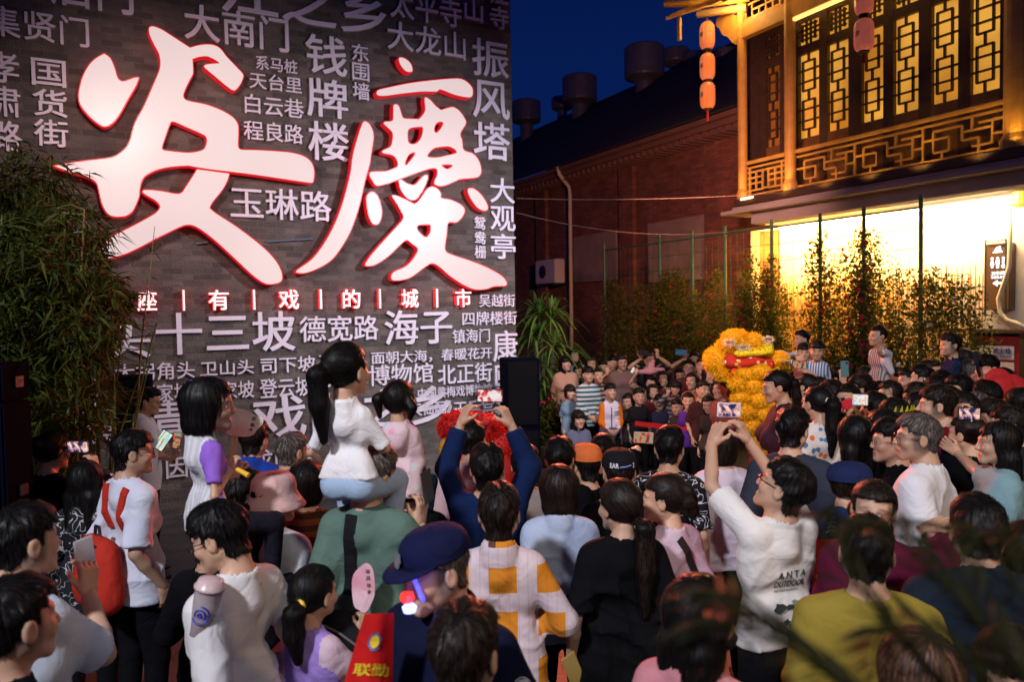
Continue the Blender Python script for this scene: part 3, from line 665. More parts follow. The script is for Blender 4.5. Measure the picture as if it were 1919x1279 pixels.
# ---------------- lanterns
M_LANT = glow_mat('lantern_silk', (1.0, 0.24, 0.05), 0.42, 0.35, 5.0, (0.75, 0.30, 0.12))
M_LANTP = glow_mat('pink_lantern_silk', (0.85, 0.19, 0.12), 0.30, 0.3, 5.0)
def lantern_string(px, spec, off, label, m_, top, tassel):
    root = empty('lantern_string', mat=BM); tag(root, label, 'lanterns')
    s, _ = RB(px, spec[0][0], off); c0 = MB(); _, zt = RB(px, top, off); _, ze = RB(px, tassel, off)
    c0.tube([(s, -off, zt), (s, -off, ze + 0.1)], 0.008, 6); c0.build('cord', M_WOOD, root)
    for yt, yb, wd in spec:
        _, z1 = RB(px, yt, off); _, z0 = RB(px, yb, off)
        d = (bworld((s, -off, z0)) - CAM).dot(_F); r = wd / 2 / FPX * d; h = z1 - z0
        m = MB(); vs = []; n = 24
        prof = [(0.55, 0.0), (0.78, 0.05), (0.95, 0.14), (1.0, 0.28), (1.0, 0.72), (0.95, 0.86), (0.78, 0.95), (0.55, 1.0)]
        for fr, fz in prof:
            for k in range(n):
                a = 2 * math.pi * k / n; rr = r * fr * (1.0 if k % 2 else 0.965); vs.append((s + rr * math.cos(a), -off + rr * math.sin(a), z0 + fz * h))
        fs = [(i*n+k, i*n+(k+1) % n, (i+1)*n+(k+1) % n, (i+1)*n+k) for i in range(len(prof)-1) for k in range(n)]
        m.add(vs, fs); o = m.build('lantern', m_, root, smooth=False)
        cp = MB(); cp.lathe((s, -off, z1 - 0.005), [(r * 0.57, 0), (r * 0.57, h * 0.05), (r * 0.3, h * 0.09)], 14); cp.lathe((s, -off, z0 + 0.005), [(r * 0.3, -h * 0.09), (r * 0.57, -h * 0.05), (r * 0.57, 0)], 14); cp.build('cap', M_WOOD, o)
        V2, F = fit_text('茶', s - r * 0.3, s + r * 0.3, z0 + h * 0.42, z0 + h * 0.6)
        VV, ff, mid = extrude_flat(V2, F, -off - r * 1.02, -off - r * 0.98); t = MB(); t.add(VV, ff); t.build('lantern_mark', M_BLACK, o)
    ts = MB(); ts.lathe((s, -off, ze), [(0.012, -0.02), (0.03, 0.0), (0.018, 0.2), (0.006, 0.25)], 8); ts.build('tassel', mat('tassel_red', (0.4, 0.03, 0.02), 0.8), root)
lantern_string(1325, [(42, 92, 28), (101, 150, 28), (155, 204, 28)], 1.35, 'string of three glowing orange lanterns hanging from the upturned eave', M_LANT, 28, 226)
lantern_string(1619, [(-30, 27, 34), (36, 96, 36)], 1.6, 'string of pinkish red lanterns hanging before the lattice windows', M_LANTP, -60, 118)

# ---------------- light box sign, hydrant cabinet, wall lamp and pipe
sg = empty('direction_sign', mat=BM); tag(sg, 'brown upright toilet direction sign with white glowing icons on the white wall', 'sign')
o_ = 0.16
s0, z1 = RB(1848, 458, o_); s1, _ = RB(1893, 458, o_); _, z0 = RB(1848, 582, o_)
M_BROWN = mat('sign_brown', (0.10, 0.055, 0.035), 0.35)
b = MB(); b.box(s0, s1, -o_, -0.01, z0, z1); b.build('panel', M_BROWN, sg, bevel=0.01)
M_ICON = glow_mat('icon_white', (0.85, 0.9, 1.0), 2.2)
ic = MB(); W_, H_ = s1 - s0, z1 - z0; yf = -o_ - 0.008
def P_(pts): 
    V2 = [(s0 + u * W_, z0 + v * H_) for u, v in pts]; VV, ff, _m = extrude_flat(V2, [list(range(len(V2)))], yf, -o_ - 0.001); ic.add(VV, ff)
def C_(u, v, r, n=12): P_([(u + r * math.cos(2*math.pi*k/n), v + r * W_ / H_ * math.sin(2*math.pi*k/n)) for k in range(n)])
def flush():
    global ic
    ic.build('icon', M_ICON, sg); ic = MB()
P_([(0.3, 0.86), (0.7, 0.86), (0.7, 0.875), (0.3, 0.875)]); P_([(0.36, 0.885), (0.64, 0.885), (0.64, 0.905), (0.36, 0.905)]); P_([(0.4, 0.915), (0.62, 0.915), (0.62, 0.955), (0.46, 0.945)])
flush()
for u, kind in ((0.27, 0), (0.5, 1), (0.74, 2)):
    C_(u, 0.775, 0.055)
    if kind == 0: P_([(u-0.09, 0.68), (u+0.09, 0.68), (u+0.03, 0.75), (u-0.03, 0.75)]); P_([(u-0.04, 0.635), (u-0.012, 0.635), (u-0.012, 0.675), (u-0.04, 0.675)]); P_([(u+0.012, 0.635), (u+0.04, 0.635), (u+0.04, 0.675), (u+0.012, 0.675)])
    elif kind == 1: P_([(u-0.07, 0.69), (u+0.07, 0.69), (u+0.07, 0.75), (u-0.07, 0.75)]); P_([(u-0.05, 0.63), (u-0.01, 0.63), (u-0.01, 0.685), (u-0.05, 0.685)]); P_([(u+0.01, 0.63), (u+0.05, 0.63), (u+0.05, 0.685), (u+0.01, 0.685)])
    else: P_([(u-0.05, 0.70), (u+0.03, 0.70), (u+0.03, 0.75), (u-0.05, 0.75)]); C_(u, 0.655, 0.085)
    flush()
P_([(0.3, 0.405), (0.5, 0.36), (0.5, 0.39), (0.78, 0.39), (0.78, 0.42), (0.5, 0.42), (0.5, 0.45)])
flush()
for body, v0, v1 in (('卫生间', 0.53, 0.58), ('TOILET', 0.475, 0.51)):
    V2, F = fit_text(body, s0 + 0.22 * W_, s0 + 0.8 * W_, z0 + v0 * H_, z0 + v1 * H_, 0.02); VV, ff, _m = extrude_flat(V2, F, yf, -o_ - 0.001); m = MB(); m.add(VV, ff); m.build('sign_text', M_ICON, sg)
fr = MB(); zz0 = RB(1848, 590, o_)[1]; zz1 = RB(1848, 452, o_)[1]
for sx in (s0 + 0.02, s1 - 0.03): fr.bar((sx, -o_ - 0.05, zz0), (sx, -o_ - 0.05, zz1), 0.02, 0.02)
for z in (zz0, zz1): fr.tube([(s0 + 0.02, -o_ - 0.05, z), ((s0 + s1) / 2, -o_ - 0.05, z - 0.03), (s1 - 0.03, -o_ - 0.05, z)], 0.01, 6)
fr.build('wire_frame', M_BLACK, sg)
pp = MB(); pp.tube([bpt(x, y, 0.3) for x, y in ((1892, 384), (1893, 440), (1891, 500), (1880, 535), (1871, 560), (1874, 585), (1886, 600), (1905, 606), (1935, 622))], 0.03, 10)
o = pp.build('hose', mat('pale_hose', (0.5, 0.45, 0.36), 0.5), smooth=True); o.matrix_world = BM; tag(o, 'pale hose hanging in a curve past the brown toilet sign', 'hose')
wl = empty('wall_lamp', mat=BM); tag(wl, 'small amber wall lamp at the top of the white wall by the frame edge', 'lamp')
p = bpt(1913, 372, 0.25); m = MB(); m.lathe((p[0], p[1], p[2] - 0.12), [(0.07, 0), (0.11, 0.04), (0.11, 0.2), (0.08, 0.24)], 14); m.build('lamp_shade', glow_mat('amber_glass', (1.0, 0.5, 0.08), 1.2), wl)
m = MB(); m.bar((p[0], p[1] + 0.1, p[2]), (p[0], 0.0, p[2]), 0.03, 0.03); m.build('arm', M_BLACK, wl)
hc = empty('hydrant_cabinet', mat=BM); tag(hc, 'red fire hydrant cabinet with two white notice panels below the toilet sign', 'cabinet')
o_ = 0.35
s0, z1 = RB(1826, 630, o_); s1 = RB(1912, 630, o_)[0]
b = MB(); b.box(s0, s1, -o_, -0.004, 0.1, z1); b.build('cabinet_body', mat('hydrant_red', (0.42, 0.03, 0.03), 0.4, var=0.15), hc, bevel=0.012)
b = MB(); b.box(s0 - 0.05, s0 - 0.002, -o_ - 0.03, -0.004, 0.1, z1 + 0.05); b.box(s1 + 0.002, s1 + 0.07, -o_ - 0.03, -0.004, 0.1, z1 + 0.05); b.box(s0 - 0.05, s1 + 0.07, -o_ - 0.04, -0.004, z1 + 0.052, z1 + 0.1); b.build('cabinet_frame', M_WOOD, hc)
pn = mat('notice_white', (0.62, 0.58, 0.64), 0.5); blu = mat('notice_blue', (0.03, 0.04, 0.22), 0.5)
for k, (ya, yb, txt) in enumerate(((647, 672, '消火栓'), (677, 760, '使用方法'))):
    a, za = RB(1833, ya, o_); c2 = RB(1901, ya, o_)[0]; _, zb = RB(1833, yb, o_)
    b = MB(); b.box(a, c2, -o_ - 0.012, -o_ - 0.001, zb, za); b.build('notice', pn, hc)
    h = za - zb; wv = c2 - a
    if k == 0: bx = (a + 0.42 * wv, a + 0.93 * wv, zb + 0.42 * h, zb + 0.86 * h)
    else: bx = (a + 0.4 * wv, a + 0.9 * wv, za - 0.26, za - 0.1)
    V2, F = fit_text(txt, *bx, 0.03); VV, ff, _m = extrude_flat(V2, F, -o_ - 0.017, -o_ - 0.0125); m = MB(); m.add(VV, ff); m.build('notice_text', blu, hc)
    if k == 0:
        V2, F = fit_text('Fire hydrant', a + 0.44 * wv, a + 0.92 * wv, zb + 0.16 * h, zb + 0.30 * h, 0.02); VV, ff, _m = extrude_flat(V2, F, -o_ - 0.017, -o_ - 0.0125); m = MB(); m.add(VV, ff); m.build('notice_text', blu, hc)
b = MB(); x0 = RB(1915, 640, 0.1)[0]; b.box(x0 + 0.1, sR, -0.1, -0.002, 0.05, RB(1919, 634, 0.1)[1]); o = b.build('red_notice_board', mat('board_red', (0.36, 0.05, 0.05), 0.5)); o.matrix_world = BM; tag(o, 'dull red board cut off by the frame beside the hydrant cabinet', 'board')

# ---------------- fence and climbing roses
OFN = 1.6
fence = empty('trellis_fence', mat=BM); tag(fence, 'tall green iron wire trellis fence carrying the climbing roses', 'fence')
FP = [(1132, 455), (1236, 440), (1297, 432), (1358, 424), (1446, 412), (1537, 400), (1619, 388), (1726, 366)]
fs_ = []
for px, py in FP:
    s, z = RB(px, py, OFN); fs_.append((s, z)); m = MB(); m.tube([(s, -OFN, 0), (s, -OFN, z)], 0.03, 8); m.build('post', M_IRON, fence)
zf1 = sum(z for s, z in fs_) / len(fs_)
wr = MB(); e1 = RB(1850, 500, OFN)[0]
for k in range(13):
    z = 0.3 + k * (zf1 - 0.45) / 12; wr.tube([(fs_[0][0], -OFN, z), (fs_[-1][0], -OFN, z), (e1, -OFN, z)] if z < 2.9 else [(fs_[0][0], -OFN, z), (fs_[-1][0], -OFN, z)], 0.006 if k < 12 else 0.016, 4)
x = fs_[0][0]
while x < fs_[-1][0]:
    wr.tube([(x, -OFN, 0.1), (x, -OFN, zf1 - 0.15)], 0.004, 3); x += 0.16
wr.build('wire_mesh', M_IRON, fence)

def leaf_material(name, c1, c2, trans=0.25):
    m, nt, b = new_mat(name)
    oi = nt.nodes.new('ShaderNodeNewGeometry'); r = ramp(nt, [(0.0, c1), (1.0, c2)])
    nt.links.new(oi.outputs['Random Per Island'], r.inputs[0]); nt.links.new(r.outputs[0], b.inputs['Base Color'])
    b.inputs['Roughness'].default_value = 0.6; b.inputs['Specular IOR Level'].default_value = 0.15
    tr = nt.nodes.new('ShaderNodeBsdfTranslucent'); nt.links.new(r.outputs[0], tr.inputs['Color'])
    mx = nt.nodes.new('ShaderNodeMixShader'); mx.inputs[0].default_value = trans
    out = nt.nodes['Material Output']; nt.links.new(b.outputs[0], mx.inputs[1]); nt.links.new(tr.outputs[0], mx.inputs[2]); nt.links.new(mx.outputs[0], out.inputs[0])
    return m
def leaves_mesh(name, P, Dv, Nv, L, Wd, m, parent=None, droop=0.0):
    """many small bent leaves: base points P, directions Dv, face normals Nv, lengths, widths"""
    n = len(P); Dv = Dv / np.linalg.norm(Dv, axis=1, keepdims=True)
    S = np.cross(Dv, Nv); S /= np.maximum(1e-6, np.linalg.norm(S, axis=1, keepdims=True))
    L = np.asarray(L).reshape(-1, 1); Wd = np.asarray(Wd).reshape(-1, 1)
    dn = np.zeros((n, 3)); dn[:, 2] = -1
    p1 = P + Dv * L * 0.4; p2 = P + Dv * L + dn * L * droop
    V = np.stack([P, p1 + S * Wd / 2, p2, p1 - S * Wd / 2], 1).reshape(-1, 3)
    F = np.arange(n * 4).reshape(n, 4)
    me = np_mesh(name, V, F); return mesh_obj(name, me, m, parent)
M_ROSE = leaf_material('rose_leaf', (0.030, 0.048, 0.006), (0.13, 0.13, 0.018), 0.45)
M_PETAL = leaf_material('rose_petal', (0.35, 0.012, 0.04), (0.55, 0.03, 0.10), 0.2)
M_PETALW = leaf_material('white_rose_petal', (0.6, 0.5, 0.5), (0.75, 0.7, 0.68), 0.2)
M_STEM = mat('stem_brown', (0.06, 0.05, 0.02), 0.8)
def rose(px0, px1, ytop, dens, nfl, label, white=0, seed=1):
    r = np.random.default_rng(seed)
    s0 = RB(px0, 560, OFN)[0]; s1 = RB(px1, 560, OFN)[0]
    root = empty('climbing_rose', mat=BM @ Matrix.Translation(((s0 + s1) / 2, -OFN, 0))); tag(root, label, 'climbing rose', 'climbing roses on the trellis fence')
    wv = s1 - s0; st = MB(); tips = []
    nst = max(5, int(wv / 0.075)); zt = RB((px0 + px1) / 2, ytop, OFN)[1]
    PP = []
    for k in range(nst):
        x = r.uniform(-wv / 2, wv / 2); h = zt * (r.uniform(0.80, 1.05) if r.uniform() < 0.7 else r.uniform(0.45, 0.8)); pts = []; ph = r.uniform(0, 6); y = r.uniform(-0.22, 0.12)
        for j in range(9):
            t = j / 8; pts.append((x + 0.10 * math.sin(ph + t * 5) + r.normal(0, 0.02), y + 0.06 * math.sin(ph * 2 + t * 4), h * t))
        st.tube(pts, [0.009 * (1 - 0.7 * j / 8) for j in range(9)], 5, False); tips.append(pts)
        n = int(dens * h * 190)
        tt = r.uniform(0.02, 1.0, n) ** 1.05 * 8; i0 = np.minimum(7, tt.astype(int)); f = (tt - i0)[:, None]; A_ = np.array(pts)
        q = A_[i0] * (1 - f) + A_[i0 + 1] * f
        clump = 0.5 + 0.5 * np.sin(q[:, 2] * 5 + ph) * np.sin(q[:, 0] * 4 + ph * 3)
        keep = r.uniform(size=n) < 0.5 + 0.5 * clump
        sp = (0.20 - 0.13 * q[:, 2:3] / zt)
        q = q + r.normal(0, 1, (n, 3)) * sp * np.array([1, 0.8, 0.7]); PP.append(q[keep])
    st.build('stem', M_STEM, root)
    P = np.concatenate(PP); P = P[P[:, 2] > 0.05]; n = len(P)
    Dv = r.normal(0, 1, (n, 3)); Nv = r.normal(0, 1, (n, 3)); Nv[:, 2] += 0.8
    leaves_mesh('foliage', P, Dv, Nv, r.uniform(0.04, 0.085, n), r.uniform(0.024, 0.045, n), M_ROSE, root, 0.15)
    FV = []; 
    for k in range(nfl):
        c0 = P[r.integers(0, n)] + np.array([r.normal(0, 0.05), -0.12 - r.uniform(0, 0.1), 0])
        for j in range(12):
            dv = r.normal(0, 1, 3); FV.append((c0, dv, r.normal(0, 1, 3)))
    if FV:
        leaves_mesh('blossom', np.array([f[0] for f in FV]), np.array([f[1] for f in FV]), np.array([f[2] for f in FV]), r.uniform(0.03, 0.05, len(FV)), r.uniform(0.03, 0.05, len(FV)), M_PETALW if white else M_PETAL, root)
    return root
rose(1135, 1240, 535, 1.3, 8, 'dark sparse climbing rose at the shaded left end of the trellis', seed=11)
rose(1230, 1400, 515, 2.3, 45, 'dense dark climbing rose with small crimson flowers before the brick hall', seed=12)
rose(1400, 1500, 468, 1.6, 25, 'climbing rose at the lit ochre brick pier with crimson blooms', seed=13)
rose(1500, 1610, 452, 1.7, 45, 'climbing rose before the brightest part of the white wall', seed=14)
rose(1605, 1720, 448, 2.0, 70, 'thick climbing rose with crimson bunches left of the last green post', seed=15)
rose(1720, 1832, 440, 2.2, 14, 'greenest climbing rose with a few white blooms at the right end of the trellis', 1, seed=16)
# ------------------------------------------------------------------ people: distance fields turned into one smooth skin
class Grid:
    def __init__(s, lo, hi, vs):
        s.lo = np.array(lo, np.float32); s.vs = float(vs)
        s.n = np.maximum(4, np.ceil((np.array(hi) - s.lo) / vs).astype(int) + 1)
        s.d = np.full(tuple(s.n), 1.0, np.float32)
        s.ax = [s.lo[i] + vs * np.arange(s.n[i], dtype=np.float32) for i in range(3)]
    def _box(s, lo, hi):
        a = np.clip(np.floor((np.array(lo) - s.lo) / s.vs).astype(int), 0, s.n); b = np.clip(np.ceil((np.array(hi) - s.lo) / s.vs).astype(int) + 1, 0, s.n)
        if np.any(b <= a): return None, None
        sl = tuple(slice(a[i], b[i]) for i in range(3))
        return sl, (s.ax[0][sl[0]][:, None, None], s.ax[1][sl[1]][None, :, None], s.ax[2][sl[2]][None, None, :])
    def _put(s, sl, p, k, op):
        d = s.d[sl]
        if op == 'u':
            h = np.clip(0.5 + 0.5 * (d - p) / k, 0, 1); s.d[sl] = d * (1 - h) + p * h - k * h * (1 - h)
        elif op == 's':
            h = np.clip(0.5 - 0.5 * (d + p) / k, 0, 1); s.d[sl] = d * (1 - h) - p * h + k * h * (1 - h)
    def cap(s, a, b, ra, rb=None, k=0.02, fl=None, op='u'):
        rb = ra if rb is None else rb
        a = np.array(a, np.float32); b = np.array(b, np.float32); f = np.array(fl if fl else (1, 1, 1), np.float32)
        m = (max(ra, rb)) * f + k + 2 * s.vs
        sl, c = s._box(np.minimum(a, b) - m, np.maximum(a, b) + m)
        if sl is None: return
        A = a / f; BA = b / f - A; bb = float(BA @ BA) + 1e-12
        X, Y, Z = c[0] / f[0] - A[0], c[1] / f[1] - A[1], c[2] / f[2] - A[2]
        t = np.clip((X * BA[0] + Y * BA[1] + Z * BA[2]) / bb, 0, 1)
        q = np.sqrt((X - t * BA[0]) ** 2 + (Y - t * BA[1]) ** 2 + (Z - t * BA[2]) ** 2) - (ra + (rb - ra) * t)
        s._put(sl, q * float(f.min()), k, op)
    def ell(s, c0, r, k=0.02, op='u'):
        c0 = np.array(c0, np.float32); r = np.array(r, np.float32); m = r + k + 2 * s.vs
        sl, c = s._box(c0 - m, c0 + m)
        if sl is None: return
        X, Y, Z = (c[0] - c0[0]) / r[0], (c[1] - c0[1]) / r[1], (c[2] - c0[2]) / r[2]
        l = np.sqrt(X * X + Y * Y + Z * Z); q = (l - 1) * float(r.min()) if r.max() / r.min() < 1.2 else (l - 1) * l / np.sqrt((X / r[0]) ** 2 + (Y / r[1]) ** 2 + (Z / r[2]) ** 2 + 1e-9)
        s._put(sl, q.astype(np.float32), k, op)
    def cut(s, p, nrm, lo=None, hi=None):
        """drop what lies on the nrm side of the plane, inside the box only"""
        sl, c = s._box(lo if lo is not None else s.lo, hi if hi is not None else s.lo + s.n * s.vs)
        if sl is None: return
        q = (c[0] - p[0]) * nrm[0] + (c[1] - p[1]) * nrm[1] + (c[2] - p[2]) * nrm[2]
        s.d[sl] = np.maximum(s.d[sl], q)
    def full(s):
        return s.ax[0][:, None, None], s.ax[1][None, :, None], s.ax[2][None, None, :]
    def mesh(s):
        d = s.d; sg = d < 0; cells = s.n - 1; st = np.array([cells[1] * cells[2], cells[2], 1])
        ids = []; pos = []; quads = []; flips = []
        for ax in range(3):
            a = [slice(None)] * 3; b = [slice(None)] * 3; a[ax] = slice(0, -1); b[ax] = slice(1, None)
            A = sg[tuple(a)]; Bm = sg[tuple(b)]; E = np.argwhere(A != Bm)
            if not len(E): continue
            E2 = E.copy(); E2[:, ax] += 1
            d0 = d[tuple(E.T)]; d1 = d[tuple(E2.T)]; t = d0 / (d0 - d1)
            P = E.astype(np.float32); P[:, ax] += t
            u, v = (ax + 1) % 3, (ax + 2) % 3; q = []; ok = np.ones(len(E), bool)
            for du, dv in ((0, 0), (1, 0), (1, 1), (0, 1)):
                Cc = E.copy(); Cc[:, u] -= du; Cc[:, v] -= dv
                ok &= np.all((Cc >= 0) & (Cc < cells), axis=1); q.append((Cc * st).sum(1))
            q = np.stack(q, 1)[ok]; P = P[ok]; fl = d0[ok] < 0
            for j in range(4): ids.append(q[:, j]); pos.append(P)
            q[~fl] = q[~fl][:, ::-1]; quads.append(q)
        if not quads: return np.zeros((0, 3), np.float32), np.zeros((0, 4), np.int32)
        ids = np.concatenate(ids); pos = np.concatenate(pos); Q = np.concatenate(quads)
        uq, inv = np.unique(ids, return_inverse=True); cnt = np.bincount(inv)
        V = np.stack([np.bincount(inv, pos[:, i]) / cnt for i in range(3)], 1) * s.vs + s.lo
        F = np.searchsorted(uq, Q)
        return V.astype(np.float32), F.astype(np.int32)
    def sample(s, P):
        q = np.clip((P - s.lo) / s.vs, 0, s.n - 1.001); i = q.astype(int); f = q - i; d = s.d; r = 0
        for dx in (0, 1):
            for dy in (0, 1):
                for dz in (0, 1):
                    wgt = (f[:, 0] if dx else 1 - f[:, 0]) * (f[:, 1] if dy else 1 - f[:, 1]) * (f[:, 2] if dz else 1 - f[:, 2])
                    r = r + wgt * d[i[:, 0] + dx, i[:, 1] + dy, i[:, 2] + dz]
        return r
    def grad(s, P):
        e = s.vs
        g = np.stack([s.sample(P + np.eye(3)[i] * e) - s.sample(P - np.eye(3)[i] * e) for i in range(3)], 1)
        return g / np.maximum(1e-6, np.linalg.norm(g, axis=1, keepdims=True))

def skin_mat():
    m, nt, b = new_mat('skin')
    a = nt.nodes.new('ShaderNodeVertexColor'); a.layer_name = 'tone'
    nt.links.new(a.outputs[0], b.inputs['Base Color']); b.inputs['Roughness'].default_value = 0.48
    b.inputs['Specular IOR Level'].default_value = 0.4
    b.inputs['Subsurface Weight'].default_value = 0.08; b.inputs['Subsurface Radius'].default_value = (0.02, 0.008, 0.004); b.inputs['Subsurface Scale'].default_value = 0.5
    return m
M_SKIN = skin_mat()
def hair_mat(name, col, rough=0.48):
    m, nt, b = new_mat(name)
    gi = nt.nodes.new('ShaderNodeNewGeometry'); r = ramp(nt, [(0.0, tuple(c * 0.6 for c in col)), (0.6, tuple(c * 1.5 for c in col)), (1.0, tuple(c * 5.0 for c in col))])
    nt.links.new(gi.outputs['Random Per Island'], r.inputs[0]); nt.links.new(r.outputs[0], b.inputs['Base Color'])
    b.inputs['Roughness'].default_value = rough; b.inputs['Specular IOR Level'].default_value = 0.2
    return m
M_SHELL = mat('hair_under_layer', (0.004, 0.0033, 0.003), 0.62, spec=0.10); M_SHELLB = mat('brown_under_layer', (0.03, 0.015, 0.009), 0.62, spec=0.1); M_SHELLG = mat('grey_under_layer', (0.045, 0.037, 0.033), 0.7, spec=0.1)
M_HAIR = hair_mat('black_hair', (0.0035, 0.0028, 0.0027)); M_HAIRD = hair_mat('dark_brown_hair', (0.0085, 0.0052, 0.0038)); M_HAIRB = hair_mat('brown_hair', (0.045, 0.022, 0.012)); M_HAIRG = hair_mat('greying_hair', (0.055, 0.045, 0.04), 0.5)
_cl = {}
def cloth(col, rough=0.88, pat=None, c2=None, c3=None, key=None):
    k = (col, rough, pat, c2, c3)
    if k in _cl: return _cl[k]
    m, nt, b = new_mat('cloth_' + (pat or 'plain'))
    b.inputs['Roughness'].default_value = rough; b.inputs['Specular IOR Level'].default_value = 0.08
    tc = nt.nodes.new('ShaderNodeTexCoord'); ob = tc.outputs['Object']
    n = node(nt, 'ShaderNodeTexNoise', Scale=7.0, Detail=2.5, Distortion=1.2); nt.links.new(ob, n.inputs['Vector'])
    n2 = node(nt, 'ShaderNodeTexNoise', Scale=350.0, Detail=1.0); nt.links.new(ob, n2.inputs['Vector'])
    ad = node(nt, 'ShaderNodeMath'); ad.operation = 'MULTIPLY_ADD'; ad.inputs[1].default_value = 0.05; nt.links.new(n2.outputs['Fac'], ad.inputs[0]); nt.links.new(n.outputs['Fac'], ad.inputs[2])
    bp = node(nt, 'ShaderNodeBump', Strength=0.42, Distance=0.04); nt.links.new(ad.outputs[0], bp.inputs['Height']); nt.links.new(bp.outputs[0], b.inputs['Normal'])
    def mixc(fac, A_, B_):
        mx = node(nt, 'ShaderNodeMix'); mx.data_type = 'RGBA'
        if isinstance(fac, float): mx.inputs['Factor'].default_value = fac
        else: nt.links.new(fac, mx.inputs['Factor'])
        for nm, v in (('A', A_), ('B', B_)):
            if isinstance(v, tuple): mx.inputs[nm].default_value = (*v, 1)
            else: nt.links.new(v, mx.inputs[nm])
        return mx.outputs['Result']
    def math_(op, a, v=0.0, c_=None):
        q = node(nt, 'ShaderNodeMath'); q.operation = op
        if isinstance(a, (int, float)): q.inputs[0].default_value = a
        else: nt.links.new(a, q.inputs[0])
        if isinstance(v, (int, float)): q.inputs[1].default_value = v
        else: nt.links.new(v, q.inputs[1])
        return q.outputs[0]
    if pat is None:
        b.inputs['Base Color'].default_value = (*col, 1)
    else:
        sp = nt.nodes.new('ShaderNodeSeparateXYZ'); nt.links.new(ob, sp.inputs[0])
        if pat == 'stripe':
            f = math_('GREATER_THAN', math_('SINE', math_('MULTIPLY', sp.outputs['Z'], 100.0)), 0.0); out = mixc(f, col, c2)
        elif pat == 'vstripe':
            f = math_('GREATER_THAN', math_('SINE', math_('MULTIPLY', sp.outputs['X'], 230.0)), 0.1); out = mixc(f, col, c2)
        elif pat == 'plaid':
            def band(ax, w_, ph, th):
                fr = math_('FRACT', math_('ADD', math_('DIVIDE', sp.outputs[ax], w_), ph)); return math_('LESS_THAN', fr, th)
            a1 = band('X', 0.2, 0.62, 0.42); a2 = band('Z', 0.2, 0.30, 0.42)
            both = math_('MULTIPLY', a1, a2); 
            e1 = math_('ADD', a1, a2); base = mixc(math_('GREATER_THAN', e1, 0.5), col, c2)
            dk = math_('MULTIPLY', math_('MULTIPLY', band('X', 0.4, 0.31, 0.29), band('Z', 0.4, 0.65, 0.29)), math_('LESS_THAN', e1, 0.5))
            fine = math_('LESS_THAN', math_('FRACT', math_('DIVIDE', sp.outputs['X'], 0.04)), 0.08)
            out = mixc(math_('MULTIPLY', fine, 0.3), mixc(dk, base, c3), (0.2, 0.12, 0.12))
        elif pat == 'floral':
            v = node(nt, 'ShaderNodeTexVoronoi', Scale=22.0); nt.links.new(ob, v.inputs['Vector'])
            f = math_('LESS_THAN', v.outputs['Distance'], 0.42)
            hs = node(nt, 'ShaderNodeSeparateColor'); nt.links.new(v.outputs['Color'], hs.inputs[0])
            f2 = math_('MULTIPLY', f, math_('GREATER_THAN', hs.outputs[0], 0.45)); pc = mixc(math_('GREATER_THAN', hs.outputs[1], 0.5), c2, c3); out = mixc(f2, col, pc)
        elif pat == 'squiggle':
            v = node(nt, 'ShaderNodeTexNoise', Scale=16.0, Detail=1.0, Distortion=1.2); nt.links.new(ob, v.inputs['Vector'])
            f = math_('LESS_THAN', math_('ABSOLUTE', math_('SUBTRACT', v.outputs['Fac'], 0.5)), 0.022); out = mixc(f, col, c2)
        elif pat == 'tint':
            v = node(nt, 'ShaderNodeTexNoise', Scale=5.0, Detail=2.0); nt.links.new(ob, v.inputs['Vector'])
            r = ramp(nt, [(0.4, col), (0.62, c2)]); nt.links.new(v.outputs['Fac'], r.inputs[0]); out = r.outputs[0]
        elif pat == 'block':      # lower half another colour
            f = math_('LESS_THAN', sp.outputs['Z'], c3[0]); out = mixc(f, col, c2)
        elif pat == 'rib':
            f = math_('MULTIPLY_ADD', math_('SINE', math_('MULTIPLY', sp.outputs['X'], 260.0)), 0.5); out = mixc(math_('ABSOLUTE', f), col, c2)
        nt.links.new(out, b.inputs['Base Color'])
    _cl[k] = m
    return m

PAIRS = []
SKT = (0.56, 0.33, 0.215)
def lod(v, lo, hi): return min(hi, max(lo, v))
def fold_noise(g, amp, seed, zs=1.0):
    X, Y, Z = g.full(); r = np.random.default_rng(seed); ph = r.uniform(0, 6.28, 8)
    w1 = np.sin(6 * X * zs + 4 * Z + ph[0]) + 0.7 * np.sin(9 * Z - 7 * Y + ph[1]) + 0.5 * np.sin(13 * X + ph[7])
    def ridge(a_): return (1 - np.abs(np.sin(a_))) ** 2.2 - 0.28
    sg_ = np.where(X > 0, 1.0, -1.0)
    n = 1.5 * ridge(9 * Z + 11 * np.abs(X) + 1.1 * w1 + ph[2]) * np.clip(0.5 + 0.9 * np.sin(7 * X + 5 * Z + ph[3]), 0, 1)
    n = n + 1.4 * ridge(13 * X - 3.5 * Z + 1.2 * w1 + ph[4]) * np.clip(0.35 + np.sin(4 * Z - 5 * X + ph[5]), 0, 1) * (Y * 0 + 1)
    n = n + 0.9 * ridge(21 * Z - 5 * X + 1.8 * w1 + ph[6]) * np.clip(-0.2 + np.sin(6 * Z + 3 * X + ph[0]), 0, 1) + 0.35 * np.sin(8 * X + 7 * Z + w1)
    return (amp * n).astype(np.float32)

